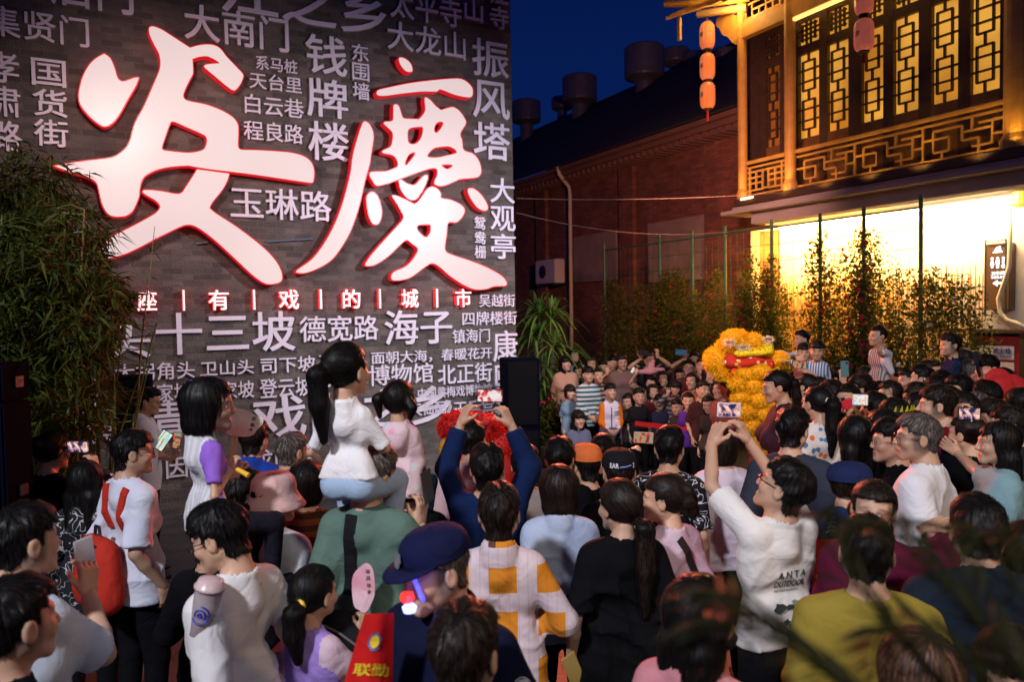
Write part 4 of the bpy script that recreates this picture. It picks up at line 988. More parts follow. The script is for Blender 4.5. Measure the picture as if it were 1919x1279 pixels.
_hands = {}
def hand_mesh(pose, vs):
    key = (pose, round(vs, 4))
    if key in _hands: return _hands[key]
    C = {'relaxed': (24, 28, 18), 'grip': (62, 72, 42), 'flat': (4, 6, 4), 'phone': (30, 48, 26), 'wrap': (46, 52, 30), 'spread': (4, 6, 4)}[pose]
    g = Grid((-0.04, -0.085, -0.055), (0.21, 0.085, 0.12), vs)
    ys = (0.030, 0.010, -0.010, -0.029); ln = (0.070, 0.078, 0.072, 0.056); sp = (7, 2, -3, -9) if pose != 'spread' else (16, 5, -6, -18)
    g.cap((-0.03, 0, 0), (0.02, 0, 0), 0.024, 0.024, 0.01, (1, 1.1, 0.8))
    for y in ys: g.cap((0.008, y * 0.55, 0), (0.086, y, -0.001), 0.0135, 0.0115, 0.014)
    g.cap((0.02, 0.02, 0.008), (0.05, 0.024, 0.010), 0.017, 0.013, 0.012); g.cap((0.02, -0.018, 0.006), (0.06, -0.022, 0.006), 0.014, 0.011, 0.012)
    for i in range(4):
        p = np.array([0.086, ys[i], -0.001]); a = 0.0; s_ = R_(sp[i]); L = ln[i] * np.array([0.44, 0.31, 0.25]); rr = (0.0098, 0.0088, 0.0079, 0.0066) if i < 3 else (0.0085, 0.0076, 0.0068, 0.0058)
        for j in range(3):
            a += R_(C[j] * (1 + 0.06 * (i - 1.5))); q = p + L[j] * np.array([math.cos(a) * math.cos(s_), math.cos(a) * math.sin(s_), math.sin(a)])
            g.cap(p, q, rr[j], rr[j + 1], 0.0035); p = q
    th = {'flat': ((0.03, 0.03, 0.004), (0.058, 0.056, 0.008), (0.085, 0.064, 0.010)), 'spread': ((0.028, 0.034, 0.004), (0.05, 0.066, 0.008), (0.07, 0.08, 0.010))}.get(pose, ((0.03, 0.030, 0.012), (0.058, 0.050, 0.030), (0.084, 0.046, 0.048)))
    g.cap((0.012, 0.016, 0.004), th[0], 0.015, 0.0135, 0.010); g.cap(th[0], th[1], 0.0115, 0.0105, 0.004); g.cap(th[1], th[2], 0.0102, 0.008, 0.003)
    _hands[key] = g.mesh(); return _hands[key]

_heads = {}
def head_mesh(sex, child, vs, jit):
    """skull, face, ears and upper neck in the head frame (y forward, z up), with a colour per vertex"""
    key = (sex, child, round(vs, 4), jit)
    if key in _heads: return _heads[key]
    g = Grid((-0.115, -0.135, -0.215), (0.115, 0.145, 0.15), vs); r = np.random.default_rng(100 + jit); j = lambda a: 1 + r.normal(0, a)
    fw = (0.060 if sex == 'm' else 0.056) * j(0.03)
    g.ell((0, -0.014, 0.030), (0.075, 0.094, 0.084), 0.02)
    g.ell((0, 0.024, -0.030), (fw + 0.002, 0.064, 0.076), 0.03)
    jw = (0.052 if sex == 'm' else 0.044) * (0.92 if child else 1)
    for sx in (1, -1):
        g.cap((sx * jw, -0.005, -0.045), (sx * 0.012, 0.066, -0.094 + (0.012 if child else 0)), 0.024, 0.020, 0.022)
        g.ell((sx * 0.038, 0.058, -0.026), (0.026, 0.024, 0.024), 0.02)
        g.cap((sx * 0.014, 0.080, 0.024), (sx * 0.046, 0.066, 0.026), 0.011, 0.009, 0.014)
        g.ell((sx * 0.031, 0.098, 0.003), (0.017, 0.020, 0.011), 0.012, 's')
        g.ell((sx * 0.031, 0.073, 0.003), (0.0135, 0.0125, 0.0125), 0.004)
    nz = 0.103 * j(0.02) if not child else 0.096
    g.cap((0, 0.084, 0.012), (0, nz, -0.024), 0.008, 0.0105, 0.012); g.ell((0, nz - 0.004, -0.030), (0.017, 0.013, 0.009), 0.008)
    g.cap((-0.019, 0.080, -0.062), (0.019, 0.080, -0.062), 0.0085, 0.0085, 0.008); g.cap((-0.016, 0.079, -0.071), (0.016, 0.079, -0.071), 0.009, 0.009, 0.008)
    g.ell((0, 0.070, -0.095 + (0.01 if child else 0)), (0.020, 0.016, 0.016), 0.02)
    for sx in (1, -1):
        g.ell((sx * 0.080, -0.012, -0.004), (0.010, 0.021, 0.033), 0.008); g.ell((sx * 0.092, -0.006, -0.002), (0.008, 0.011, 0.019), 0.005, 's')
    nr = 0.052 if sex == 'm' else 0.045
    if child: nr = 0.039
    g.cap((0, -0.022, -0.04), (0, -0.040, -0.235), nr, nr * 1.06, 0.03)
    V, F = g.mesh()
    x, y, z = np.abs(V[:, 0]), V[:, 1], V[:, 2]
    t = np.tile(np.array(SKT, np.float32) * (1.0 if sex == 'm' else 1.08), (len(V), 1))
    def blend(mask, col, a=1.0):
        m = (np.clip(mask, 0, 1) * a)[:, None]; t[:] = t * (1 - m) + np.array(col) * m
    sm = lambda v, c0, w_: np.clip(1.3 - np.abs(v - c0) / w_, 0, 1)
    blend(sm(x, 0.036, 0.022) * sm(z, -0.03, 0.022) * (y > 0.05), (0.62, 0.28, 0.19), 0.45)
    blend(sm(x, 0.0, 0.021) * sm(z, -0.0665, 0.0095) * (y > 0.072), (0.42, 0.12, 0.10), 0.9)
    blend(sm(x, 0.0, 0.018) * sm(z, -0.0665, 0.002) * (y > 0.072), (0.12, 0.03, 0.03), 0.9)
    ew = 0.013
    blend(sm(x, 0.031, ew) * sm(z, 0.003, 0.0048) * (y > 0.07), (0.62, 0.58, 0.56), 0.9)
    blend(sm(x, 0.031, 0.0058) * sm(z, 0.003, 0.0055) * (y > 0.07), (0.012, 0.008, 0.006), 1)
    blend(sm(x, 0.031, ew + 0.002) * sm(z, 0.0095, 0.0022) * (y > 0.065), (0.02, 0.012, 0.01), 0.9)
    blend(sm(x, 0.032, 0.018) * sm(z, 0.0285 - (x - 0.032) * 0.12, 0.0042) * (y > 0.055), (0.02, 0.014, 0.012), 0.85 if sex == 'm' else 0.65)
    _heads[key] = (V, F, t); return _heads[key]

def hair_grid(style, vs, s_, child):
    L = style.get('len', 0.3); k = style['k']; pts = [np.array(p) for p in style.get('tail', [])]
    lo = np.array([-0.14, -0.17, -0.15]); hi = np.array([0.14, 0.13, 0.19])
    if k in ('bob', 'long'): lo[2] = -L - 0.06; lo[1] = -0.19; lo[0] = -0.16; hi[0] = 0.16
    for p in pts + [np.array(b_[:3]) for b_ in style.get('balls', [])]:
        lo = np.minimum(lo, p - 0.10); hi = np.maximum(hi, p + 0.10)
    g = Grid(lo, hi, vs)
    ear = 0.0
    if k == 'short':
        v = style.get('vol', 0.012) * 0.75
        g.ell((0, -0.014, 0.030), (0.0785, 0.0975, 0.0875), 0.01); g.cap((0, -0.030, -0.03), (0, -0.042, -0.09), 0.056 if not child else 0.045, k=0.02)
        base = g.d; g.d = np.full_like(base, 1.0)
        g.ell((0, -0.015, 0.036), (0.076 + v * 0.8, 0.098 + v * 0.75, 0.086 + v), 0.01); g.ell((0, 0.010, 0.076), (0.064 + v, 0.080, 0.046 + v), 0.03)
        Zs = g.full()[2]; q = (0.002 if style.get('fade') else -0.022) - Zs + 0 * g.d
        hh = np.clip(0.5 + 0.5 * (g.d - q) / 0.05, 0, 1); top_ = q * (1 - hh) + g.d * hh + 0.05 * hh * (1 - hh)
        hh = np.clip(0.5 + 0.5 * (base - top_) / 0.012, 0, 1); g.d = base * (1 - hh) + top_ * hh - 0.012 * hh * (1 - hh)
        if style.get('fringe'): g.ell((0, 0.078, 0.060), (0.062, 0.022, 0.026), 0.02)
        hl = style.get('line', 0.064) - (0.022 if style.get('fringe') else 0)
        nap = style.get('nape', -0.078 if not style.get('fade') else -0.06)
        X, Y, Z = g.full()
        # the hair line: forehead, temples, in front of and around the ears, nape
        face = np.minimum(Y - (0.052 - 0.055 * np.clip((Z - 0.0) / 0.06, 0, 1) * 0 ), hl - Z)                      # >0 inside the face region
        side = np.minimum(np.minimum(Y - 0.018, 0.045 - Z), 0.2 + X * 0)
        low = nap - 0.0 - Z + np.clip(Y + 0.06, 0, 1) * 0.75
        g.d = np.maximum(g.d, np.maximum(np.maximum(face, side), low))
        if style.get('capped'): g.cut((0, 0, 0.068), (0, 0, 1))
        for sx in (1, -1): g.ell((sx * 0.090, 0.006, -0.012), (0.030, 0.027, 0.040), 0.006, 's')
    else:
        v = style.get('vol', 0.010) * 0.8
        g.ell((0, -0.016, 0.034), (0.077 + v, 0.099 + v, 0.087 + v), 0.01)
        if k in ('bob', 'long'):
            w_ = 0.083 + v
            g.cap((0, -0.020, 0.02), (0, -0.030, -L + 0.05), w_, w_ * (0.92 if k == 'bob' else 0.85), 0.03, (1, 0.98 if k == 'bob' else 0.86, 1))
            if k == 'long': g.cap((-0.06, -0.055, -0.08), (-0.055, -0.075, -L + 0.04), 0.045, 0.03, 0.03); g.cap((0.06, -0.055, -0.08), (0.055, -0.075, -L + 0.04), 0.045, 0.03, 0.03)
        X, Y, Z = g.full(); hl = style.get('line', 0.062)
        if style.get('fringe'): g.ell((0, 0.074, 0.048), (0.066, 0.028, 0.042), 0.02); hl = 0.020
        fw = 0.060 if k in ('bob', 'long') else 0.075
        yf = 0.030 if k in ('bob', 'long') else 0.020
        face = np.minimum(np.minimum(Y - yf + 0 * Z, hl - Z), 9)
        if k in ('bob', 'long') and not style.get('open'):
            neckcut = np.minimum(np.minimum(Y - 0.012, 0.068 - np.abs(X)), -0.02 - Z); face = np.maximum(np.minimum(face, 0.078 - np.abs(X) + 0 * Y), neckcut)
        g.d = np.maximum(g.d, face)
        if k == 'tied':
            low = -0.070 - Z + np.clip(Y + 0.055, 0, 1) * 0.9; g.d = np.maximum(g.d, low)
            for sx in (1, -1): g.ell((sx * 0.092, 0.004, -0.014), (0.030, 0.024, 0.036), 0.006, 's')
        else:
            g.cut((0, 0, -L), (0, 0, -1))
    n = len(pts)
    tr = style.get('tr', (0.022, 0.040, 0.036, 0.014)); nt_ = style.get('ntails', 1); m = n // max(1, nt_)
    for q in range(nt_):
        seg = pts[q * m:(q + 1) * m]
        for i in range(len(seg) - 1):
            f0 = i / (len(seg) - 1) * (len(tr) - 1); f1 = (i + 1) / (len(seg) - 1) * (len(tr) - 1)
            g.cap(seg[i], seg[i + 1], float(np.interp(f0, range(len(tr)), tr)), float(np.interp(f1, range(len(tr)), tr)), 0.015)
    for b_ in style.get('balls', []): g.ell(b_[:3], (b_[3],) * 3, 0.012)
    return g
def hair_mesh(style, s_, d, child, seed):
    vs = lod(0.0017 * d, 0.0055, 0.0095); g = hair_grid(style, vs, s_, child); r = np.random.default_rng(seed)
    X, Y, Z = g.full(); az = np.arctan2(X, -Y - 0.02); amp = 0.0022 if style['k'] != 'short' else 0.0028
    if d < 7:
        g.d = g.d + (0.3 * amp * np.sin(az * 26 + 3 * np.sin(Z * 18) + seed) * (1 + np.sin(az * 9 + seed)) + 0.0012 * np.sin(az * 61 + Z * 30)).astype(np.float32)
    if d < 9:
        ta = 0.0042 if style['k'] == 'short' else 0.0018
        g.d = g.d + (ta * np.sin(58 * X + 2.2 * np.sin(38 * Z + seed) + seed) * np.sin(50 * Y + 1.5 * np.sin(30 * X) + 2 * seed) * np.clip(0.4 + Z * 12, 0.15, 1) + 0.5 * ta * np.sin(105 * X + 60 * Y + seed) * np.sin(80 * Z + 3 * seed)).astype(np.float32)
    V, F = g.mesh()
    out = [(V, F)]
    if d < 7.5:
        N = int(lod(4200 / max(1, d / 2.2) ** 1.1, 400, 3600)); N = min(N, 6 * len(V)); idx = r.integers(0, len(V), N); P = V[idx].astype(np.float64)
        k = style['k']; short = k == 'short'
        crown = np.array([0.01, -0.055, 0.125]); steps = 6 if short else 9; st = (0.0065 if short else 0.013) * r.uniform(0.7, 1.3, (N, 1))
        tie = None
        if style.get('tail'): tie = np.array(style['tail'][0])
        elif style.get('balls'): tie = np.array(style['balls'][0][:3])
        nt_ = style.get('ntails', 1)
        if nt_ > 1: tie = None
        rows = []; wdt = (0.0006 + 0.0006 * d / 3) * r.uniform(0.7, 1.5, (N, 1))
        jit = r.normal(0, 0.2, (N, 3)); fly = np.where(r.uniform(size=(N, 1)) < 0.2, 0.010, 0.0035) * r.uniform(0.2, 1.2, (N, 1)) * (1.0 if short else 0.7)
        lift0 = 0.001 + 0.0015 * r.uniform(size=(N, 1))
        for i in range(steps + 1):
            gd = g.grad(P); dist = g.sample(P)[:, None]
            lift = lift0 + fly * (i / steps) ** 2
            P = P - gd * np.clip(dist - lift, -0.012, 0.012)
            if tie is not None:
                dirv = tie - P; ln = np.linalg.norm(dirv, axis=1, keepdims=True); dirv /= np.maximum(ln, 1e-6)
                dn = np.array([0, 0, -1.0]); near = np.clip((0.05 - ln) / 0.03, 0, 1) + (P[:, 2:3] < tie[2] - 0.02) * (P[:, 1:2] < -0.06); near = np.clip(near, 0, 1)
                dirv = dirv * (1 - near) + dn * near
            else:
                dirv = P - crown; dirv /= np.maximum(1e-6, np.linalg.norm(dirv, axis=1, keepdims=True)); dirv = dirv + np.array([0, 0, -0.9])
                if short: dirv = dirv + np.array([0, 0.35, 0.25]) * (P[:, 2:3] > 0.06)
            dirv = dirv + jit
            tg = dirv - gd * (dirv * gd).sum(1, keepdims=True) * (0.97 if not short else 0.85); tg /= np.maximum(1e-6, np.linalg.norm(tg, axis=1, keepdims=True))
            sd = np.cross(tg, gd); sd /= np.maximum(1e-6, np.linalg.norm(sd, axis=1, keepdims=True))
            wq = wdt * (1 - (i / steps) ** 2 * 0.9)
            rows.append(P - sd * wq); rows.append(P + sd * wq)
            P = P + tg * st
        A_ = np.stack(rows, 1); m = 2 * (steps + 1); base = (np.arange(N) * m)[:, None]
        fq = np.concatenate([base + np.array([2 * i, 2 * i + 1, 2 * i + 3, 2 * i + 2]) for i in range(steps)], 0)
        out.append((A_.reshape(-1, 3).astype(np.float32), fq.astype(np.int32)))
    return out

def join(parts):
    Vs = []; Fs = []; k = 0
    for V, F in parts:
        Vs.append(V); Fs.append(F + k); k += len(V)
    return np.concatenate(Vs), np.concatenate(Fs)
def xf(V, M):
    A_ = np.array(M)[:3]; return (V @ A_[:, :3].T + A_[:, 3]).astype(np.float32)
def cap_path(g, pts, rr, k=0.02, fl=None):
    for i in range(len(pts) - 1): g.cap(pts[i], pts[i + 1], rr[i], rr[i + 1], k, fl)

PEOPLE = []
def person(label, px, py, d=None, h=None, yaw=0, sex='m', H=None, top=None, hair=None, arms=(None, None), head=(0, 0, 0), seated=False,
           bottom=(0.006, 0.006, 0.008), lean=0.0, child=None, skin=None, glasses=False, sw=None, hairm=None, group='people watching the show', hs=None, fat=1.0, sleeve_m=None):
    i_ = len(PEOPLE); rr_ = np.random.default_rng(500 + i_)
    rv = ray(px, py)
    if d is None: d = (h - CAMZ) / rv.z
    T = CAM + rv * d
    Hf = T.z if H is None else H
    child = (Hf < 1.42) if child is None else child
    hs = hs or (0.208 if child else (0.231 if sex == 'm' else 0.223))
    s_ = hs / 0.228; b = (Hf - hs) / (1.7 - 0.228)
    rz = -R_(yaw)
    fx, fy = -math.sin(rz), math.cos(rz)
    root_loc = Vector((T.x - fx * 0.01, T.y - fy * 0.01, T.z - Hf))
    RM = Matrix.Translation(root_loc) @ Matrix.Rotation(rz, 4, 'Z'); RI = RM.inverted()
    top = dict(top or {}); kind = top.get('k', 'tee')
    sw = (sw or (0.155 if sex == 'm' else 0.136)) * b * (0.86 if child else 1); fat *= 0.94
    if child: fat *= 0.88
    tl = math.tan(R_(lean))
    def P(x, y, z): return (x * b, y * b + tl * max(0.0, (z - 0.95) * b), z * b)
    vb = lod(0.0036 * d, 0.011, 0.026)
    female = sex == 'f'
    # --- arms
    A = []
    for sx, sp in ((-1, arms[0]), (1, arms[1])):
        S = np.array([sx * sw, -0.012 * b + tl * 0.44 * b, 1.368 * b]); l1, l2 = 0.285 * b, 0.255 * b
        pose = 'relaxed'; hd = None; pn = None; pole = np.array([sx * 0.45, -0.5, -0.6])
        if sp is None:
            Tg = np.array([sx * (sw + 0.055 * b), 0.05 * b, 0.885 * b]); pole = np.array([sx * 0.2, -1, 0]); pn = np.array([-sx, 0, 0.0]); hd = np.array([0, 0.15, -1.0])
        elif sp == 'front':
            Tg = np.array([sx * 0.07 * b, 0.26 * b, 0.98 * b]); hd = np.array([-sx * 0.6, 0.5, -0.5]); pn = np.array([-sx * 0.4, -0.8, 0.2])
        elif sp == 'hold':      # a carrier's hand on the child's shin
            Tg = np.array([sx * 0.15 * b, 0.20 * b, 1.20 * b]); hd = np.array([0, 0.3, 1.0]); pn = np.array([-sx, 0.1, 0]); pose = 'wrap'
        else:
            if 'l' in sp: Tg = np.array(sp['l'], float) * b
            else:
                wx, wy, dd = sp['w']; Tg = np.array(RI @ at(wx, wy, d + dd))
            pose = sp.get('pose', 'phone')
            rot = np.array(RI.to_3x3())
            if 'hd' in sp: hd = rot @ np.array(sp['hd'], float)
            if 'pn' in sp: pn = rot @ np.array(sp['pn'], float)
            if 'pole' in sp: pole = rot @ np.array(sp['pole'], float)
        if Tg[2] > S[2]: S = S + np.array([-sx * 0.012, 0.0, 0.045]) * b * min(1.0, (Tg[2] - S[2]) / (0.4 * b))
        v = Tg - S; L = np.linalg.norm(v)
        if L > (l1 + l2) * 1.12: Tg = S + v * ((l1 + l2) * 1.12 / L); v = Tg - S; L = np.linalg.norm(v)
        if L > (l1 + l2) * 0.995: l1 *= L / ((l1 + l2) * 0.994); l2 = L / 0.994 - l1
        a = (L * L + l1 * l1 - l2 * l2) / (2 * L); hh = math.sqrt(max(1e-6, l1 * l1 - a * a)); u = v / L
        pp = pole - u * (pole @ u); pp = pp / max(1e-6, np.linalg.norm(pp)); E = S + u * a + pp * hh
        fd = (Tg - E) / np.linalg.norm(Tg - E)
        hd = fd if hd is None else hd / np.linalg.norm(hd)
        pn = np.array([-sx, 0.2, 0.0]) if pn is None else pn
        pn = pn - hd * (pn @ hd); pn = pn / max(1e-6, np.linalg.norm(pn))
        A.append((sx, S, E, Tg, hd, pn, pose))
    neck0 = np.array(P(0, -0.03, 1.40)); nr = (0.052 if sex == 'm' else 0.045) if not child else 0.039
    nr *= s_ * (1.08 if fat > 1.05 else 1)
    hp = Matrix.Translation(Vector((0, tl * 0.5 * b + 0.0, Hf - hs * 0.93))) @ Matrix.Rotation(-R_(head[0]), 4, 'Z') @ Matrix.Rotation(R_(head[1]), 4, 'X') @ Matrix.Rotation(R_(head[2]), 4, 'Y')
    HM = hp @ Matrix.Translation(Vector((0, 0.018, hs * 0.43))) @ Matrix.Scale(s_, 4)
    # --- skin: torso core, neck and arms in one field
    pts = np.array([p for a in A for p in a[1:4]]); lo = np.minimum(pts.min(0) - 0.09, [-0.28 * b, -0.2 * b, 0.84 * b]); hi = np.maximum(pts.max(0) + 0.09, [0.28 * b, 0.22 * b, 1.58 * b])
    g = Grid(lo, hi, vb)
    wq = 0.9 * fat
    TOR = [((-0.075, 0, 0.93), (0.075, 0, 0.93), 0.098), ((-0.055, 0.005, 1.08), (0.055, 0.005, 1.08), 0.090 if not female else 0.082), ((-0.083, 0.012, 1.25), (0.083, 0.012, 1.25), 0.098), ((-0.095, -0.006, 1.34), (0.095, -0.006, 1.34), 0.080)]
    for a, c_, r in TOR: g.cap(P(*a), P(*c_), r * b * wq, k=0.05 * b, fl=(1, 0.82, 1))
    if not child or True:
        for sx, S, *_ in A: g.cap(S, neck0 + np.array([sx * 0.015, 0, 0.035 * b]), 0.048 * b, 0.045 * b, 0.04 * b)
    hc = np.array((hp @ Vector((0, -0.02 * s_, 0.02)))[:])
    g.cap(neck0, hc, nr * 1.08, nr, 0.03)
    ar = (0.040 if sex == 'm' else 0.034) * (0.85 if child else 1) * fat
    for sx, S, E, Tg, hd, pn, pose in A:
        g.cap(S, E, ar * 1.12 * b, ar * 0.90 * b, 0.03); mid = E * 0.68 + Tg * 0.32
        g.cap(E, mid, ar * 0.90 * b, ar * 0.94 * b, 0.012); g.cap(mid, Tg, ar * 0.94 * b, 0.0245 * b, 0.012)
    V, F = g.mesh(); parts = [(V, F)]; tones = [np.tile(np.array(SKT, np.float32) * (1.0 if sex == 'm' else 1.08), (len(V), 1))]
    hV, hF, hT = head_mesh(sex, child, lod(0.0015 * d, 0.0046, 0.0095), i_ % 5); parts.append((xf(hV, HM), hF))
    hT = hT.copy()
    if hair and hair.get('fade'):
        z = hV[:, 2]; m = np.clip((z + 0.075) / 0.03, 0, 1) * np.clip((0.052 - hV[:, 1] + 0.02) / 0.03, 0, 1) * (np.abs(hV[:, 0]) < 0.083) * np.clip((0.03 - (hV[:, 1] - 0.012)) / 0.02, 0, 1)
        hT = hT * (1 - 0.75 * m[:, None]) + np.array([0.05, 0.04, 0.038]) * 0.75 * m[:, None]
    tones.append(hT)
    hsz = 0.93 * (b if not child else b * 0.95) * (1.0 if sex == 'm' else 0.92)
    vh = lod(0.0012 * d, 0.0038, 0.009)
    for sx, S, E, Tg, hd, pn, pose in A:
        hv, hf = hand_mesh(pose, vh); ex = hd; ez = pn; ey = np.cross(ez, ex); flip = sx > 0
        M_ = Matrix(((ex[0], ey[0], ez[0], Tg[0]), (ex[1], ey[1], ez[1], Tg[1]), (ex[2], ey[2], ez[2], Tg[2]), (0, 0, 0, 1))) @ Matrix.Scale(hsz, 4)
        q = hv.copy(); ff = hf
        if flip: q[:, 1] *= -1; ff = hf[:, ::-1]
        parts.append((xf(q, M_), ff)); tones.append(np.tile(np.array(SKT, np.float32) * (1.0 if sex == 'm' else 1.08), (len(q), 1)))
    V, F = join(parts); me = np_mesh('person', V, F)
    col = np.ones((len(V), 4), np.float32); col[:, :3] = np.concatenate(tones) * (np.array(skin) if skin else rr_.uniform(0.82, 1.05))
    at_ = me.color_attributes.new('tone', 'FLOAT_COLOR', 'POINT'); at_.data.foreach_set('color', col.ravel())
    root = mesh_obj('person', me, M_SKIN, smooth=True); root.matrix_world = RM; tag(root, label, 'person', group)
    # --- top
    lg = top.get('long', kind in ('long', 'jacket', 'hoodie')); slv = top.get('sleeve', 0.95 if lg else 0.62)
    m_ = top.get('m') or cloth(top.get('c', (0.7, 0.7, 0.72)), 0.88)
    loose = 0.008 + 0.5 * top.get('loose', 0.020); hem = top.get('hem', 0.80); vt = lod(0.0030 * d, 0.0085, 0.022)
    xs = 0.85 if child else 1.0
    lo = np.minimum(pts.min(0) - 0.14, [-0.34 * b, -0.26 * b, hem * b - 0.05]); hi = np.maximum(pts.max(0) + 0.14, [0.34 * b, 0.28 * b, 1.56 * b])
    g = Grid(lo, hi, vt)
    for a, c_, r in TOR: g.cap(P(a[0] * xs, a[1], a[2]), P(c_[0] * xs, c_[1], c_[2]), (r * fat + loose) * b, k=0.05 * b, fl=(1, 0.84, 1))
    flare = 0.06 if kind == 'dress' else 0.008
    g.cap(P(-0.08, 0.0, 1.0), P(-0.085 - flare, 0.0, hem - 0.02), (0.098 * fat + loose) * b, (0.105 * fat + loose + flare) * b, 0.04, (1, 0.84, 1)); g.cap(P(0.08, 0.0, 1.0), P(0.085 + flare, 0.0, hem - 0.02), (0.098 * fat + loose) * b, (0.105 * fat + loose + flare) * b, 0.04, (1, 0.84, 1))
    if female and not child: g.ell(P(-0.075, 0.095, 1.24), (0.07 * b, 0.05 * b, 0.065 * b), 0.04); g.ell(P(0.075, 0.095, 1.24), (0.07 * b, 0.05 * b, 0.065 * b), 0.04)
    for sx, S, *_ in A: g.cap(S + np.array([-sx * 0.01, 0, -0.004]), neck0 + np.array([sx * 0.022, 0.0, 0.036 * b]), (0.046 + loose * 0.45) * b, 0.050 * b, 0.035 * b)
    if kind == 'hoodie' or top.get('hood'):
        g.cap(P(-0.06, -0.10, 1.40), P(0.06, -0.10, 1.40), 0.065 * b, k=0.03); g.ell(P(0, -0.135, 1.33), (0.10 * b, 0.055 * b, 0.11 * b), 0.03)
    for sx, S, E, Tg, hd, pn, pose in A:
        if slv <= 0: continue
        q = slv * 1.45
        rs = (ar + 0.010 + loose * 0.55) * b; u1 = E - S
        if q <= 1.0:
            c0 = S + u1 * q; un = u1 / np.linalg.norm(u1)
            gs = Grid(g.lo, g.lo + (g.n - 1) * g.vs, g.vs)
            g2 = np.full_like(g.d, 1.0); keep = g.d; g.d = g2; g.cap(S, S + u1 * (q + 0.15), rs * 1.04, rs * (1.22 if not top.get('tight') else 1.02), 0.01); g.cut(c0, un); sl_ = g.d; g.d = keep
            kk = 0.03; hmix = np.clip(0.5 + 0.5 * (g.d - sl_) / kk, 0, 1); g.d = g.d * (1 - hmix) + sl_ * hmix - kk * hmix * (1 - hmix)
        else:
            f = min(1.0, (q - 1.0) / 0.42); c0 = E + (Tg - E) * f * 0.97; un = (Tg - E) / np.linalg.norm(Tg - E)
            g2 = np.full_like(g.d, 1.0); keep = g.d; g.d = g2; g.cap(S, E, rs * 1.05, rs * 1.04, 0.03); g.cap(E, c0 + un * 0.03, rs * 1.06, (0.028 + 0.012 + loose * 0.3) * b, 0.02); g.cut(c0, un, c0 - 0.12, c0 + 0.12); sl_ = g.d; g.d = keep
            kk = 0.03; hmix = np.clip(0.5 + 0.5 * (g.d - sl_) / kk, 0, 1); g.d = g.d * (1 - hmix) + sl_ * hmix - kk * hmix * (1 - hmix)
    if d < 12: g.d = g.d - fold_noise(g, top.get('fold', 0.0095) * (1.3 if loose > 0.025 else 1) * b, i_) * np.clip((neck0[2] - 0.025 - g.full()[2]) / 0.09, 0.08, 1)
    nd = (hc - neck0); nd = nd / np.linalg.norm(nd)
    nk = top.get('neck', 0.0); g.cap(neck0 - nd * 0.05, neck0 + nd * 0.034, nr + 0.030 + nk, nr + 0.020 + nk, 0.02)
    g.cap(neck0 + nd * 0.048, neck0 + nd * 0.32, nr + 0.012 + nk, nr + 0.035 + nk, 0.004, op='s')
    if d < 8:
        rg = []
        for q in range(13):
            a = 2 * math.pi * q / 12; fr = 0.5 + 0.5 * math.sin(a); e2 = np.cross(nd, [1.0, 0, 0]); e2 /= np.linalg.norm(e2); rg.append(neck0 + nd * (0.040 - 0.032 * fr) + np.array([(nr + 0.013 + nk) * math.cos(a), 0, 0]) + e2 * (nr + 0.013 + nk) * math.sin(a) + np.array([0, 0.010 * fr, 0]))
        for q in range(12): g.cap(rg[q], rg[q + 1], 0.0095, k=0.006)
    if top.get('collar') or kind in ('polo', 'jacket'):
        g.cap(neck0 + nd * 0.02 + np.array([-0.012, -0.012, 0]), neck0 + nd * 0.048 + np.array([-0.01, -0.016, 0]), nr + 0.020, nr + 0.017, 0.006); g.cap(neck0 + nd * 0.02 + np.array([0.012, -0.012, 0]), neck0 + nd * 0.048 + np.array([0.01, -0.016, 0]), nr + 0.020, nr + 0.017, 0.006)
        g.cap(neck0 + nd * 0.03, neck0 + nd * 0.3, nr + 0.008, nr + 0.010, 0.004, op='s')
    g.cut((0, 0, hem * b), (0, 0, -1))
    V, F = g.mesh(); nm = {'tee': 'shirt', 'long': 'shirt', 'polo': 'polo_shirt', 'jacket': 'jacket', 'hoodie': 'hooded_jacket', 'vest': 'vest', 'dress': 'dress'}.get(kind, 'shirt')
    shirt = mesh_obj(nm, np_mesh(nm, V, F), m_, root, True)
    if sleeve_m:      # sleeves of another colour
        me = shirt.data; me.materials.append(sleeve_m); fc = V[F].mean(1); mi = np.zeros(len(F), np.int32)
        for sx, S, E, Tg, *_ in A:
            for a, c_ in ((S, E), (E, Tg)):
                t = np.clip(((fc - a) @ (c_ - a)) / ((c_ - a) @ (c_ - a)), 0.0, 1); ds = np.linalg.norm(fc - a - t[:, None] * (c_ - a), axis=1); mi[(ds < 0.085 * b) & (np.abs(fc[:, 0]) > sw * 0.9)] = 1
        me.polygons.foreach_set('material_index', mi)
    # --- trousers or skirt, with shoes
    vt = lod(0.0055 * d, 0.016, 0.03); lo = [-0.32 * b, -0.24 * b, -0.02]; hi = [0.32 * b, 0.62 * b, 1.02 * b]
    g = Grid(lo, hi, vt); g.cap(P(-0.07, 0, 0.94), P(0.07, 0, 0.94), 0.108 * b * fat, k=0.05, fl=(1, 0.88, 1))
    bt = bottom if isinstance(bottom, dict) else {'c': bottom}
    lr = bt.get('loose', 0.0)
    if seated:
        sdir = bt.get('splay', 0.13)
        for sx in (-1, 1):
            hp_ = np.array(P(sx * 0.085, 0.01, 0.90)); kn = np.array(P(sx * (sdir + 0.03), 0.36, 0.86)); an = np.array(P(sx * (sdir - 0.01), 0.36, 0.48)); to = an + np.array([0, 0.14 * b, -0.03 * b])
            g.cap(hp_, kn, (0.088 + lr) * b, (0.066 + lr) * b, 0.04); g.cap(kn, an, (0.066 + lr) * b, (0.046 + lr) * b, 0.02); g.cap(an + np.array([0, 0, -0.03 * b]), to, 0.042 * b, 0.034 * b, 0.01)
    else:
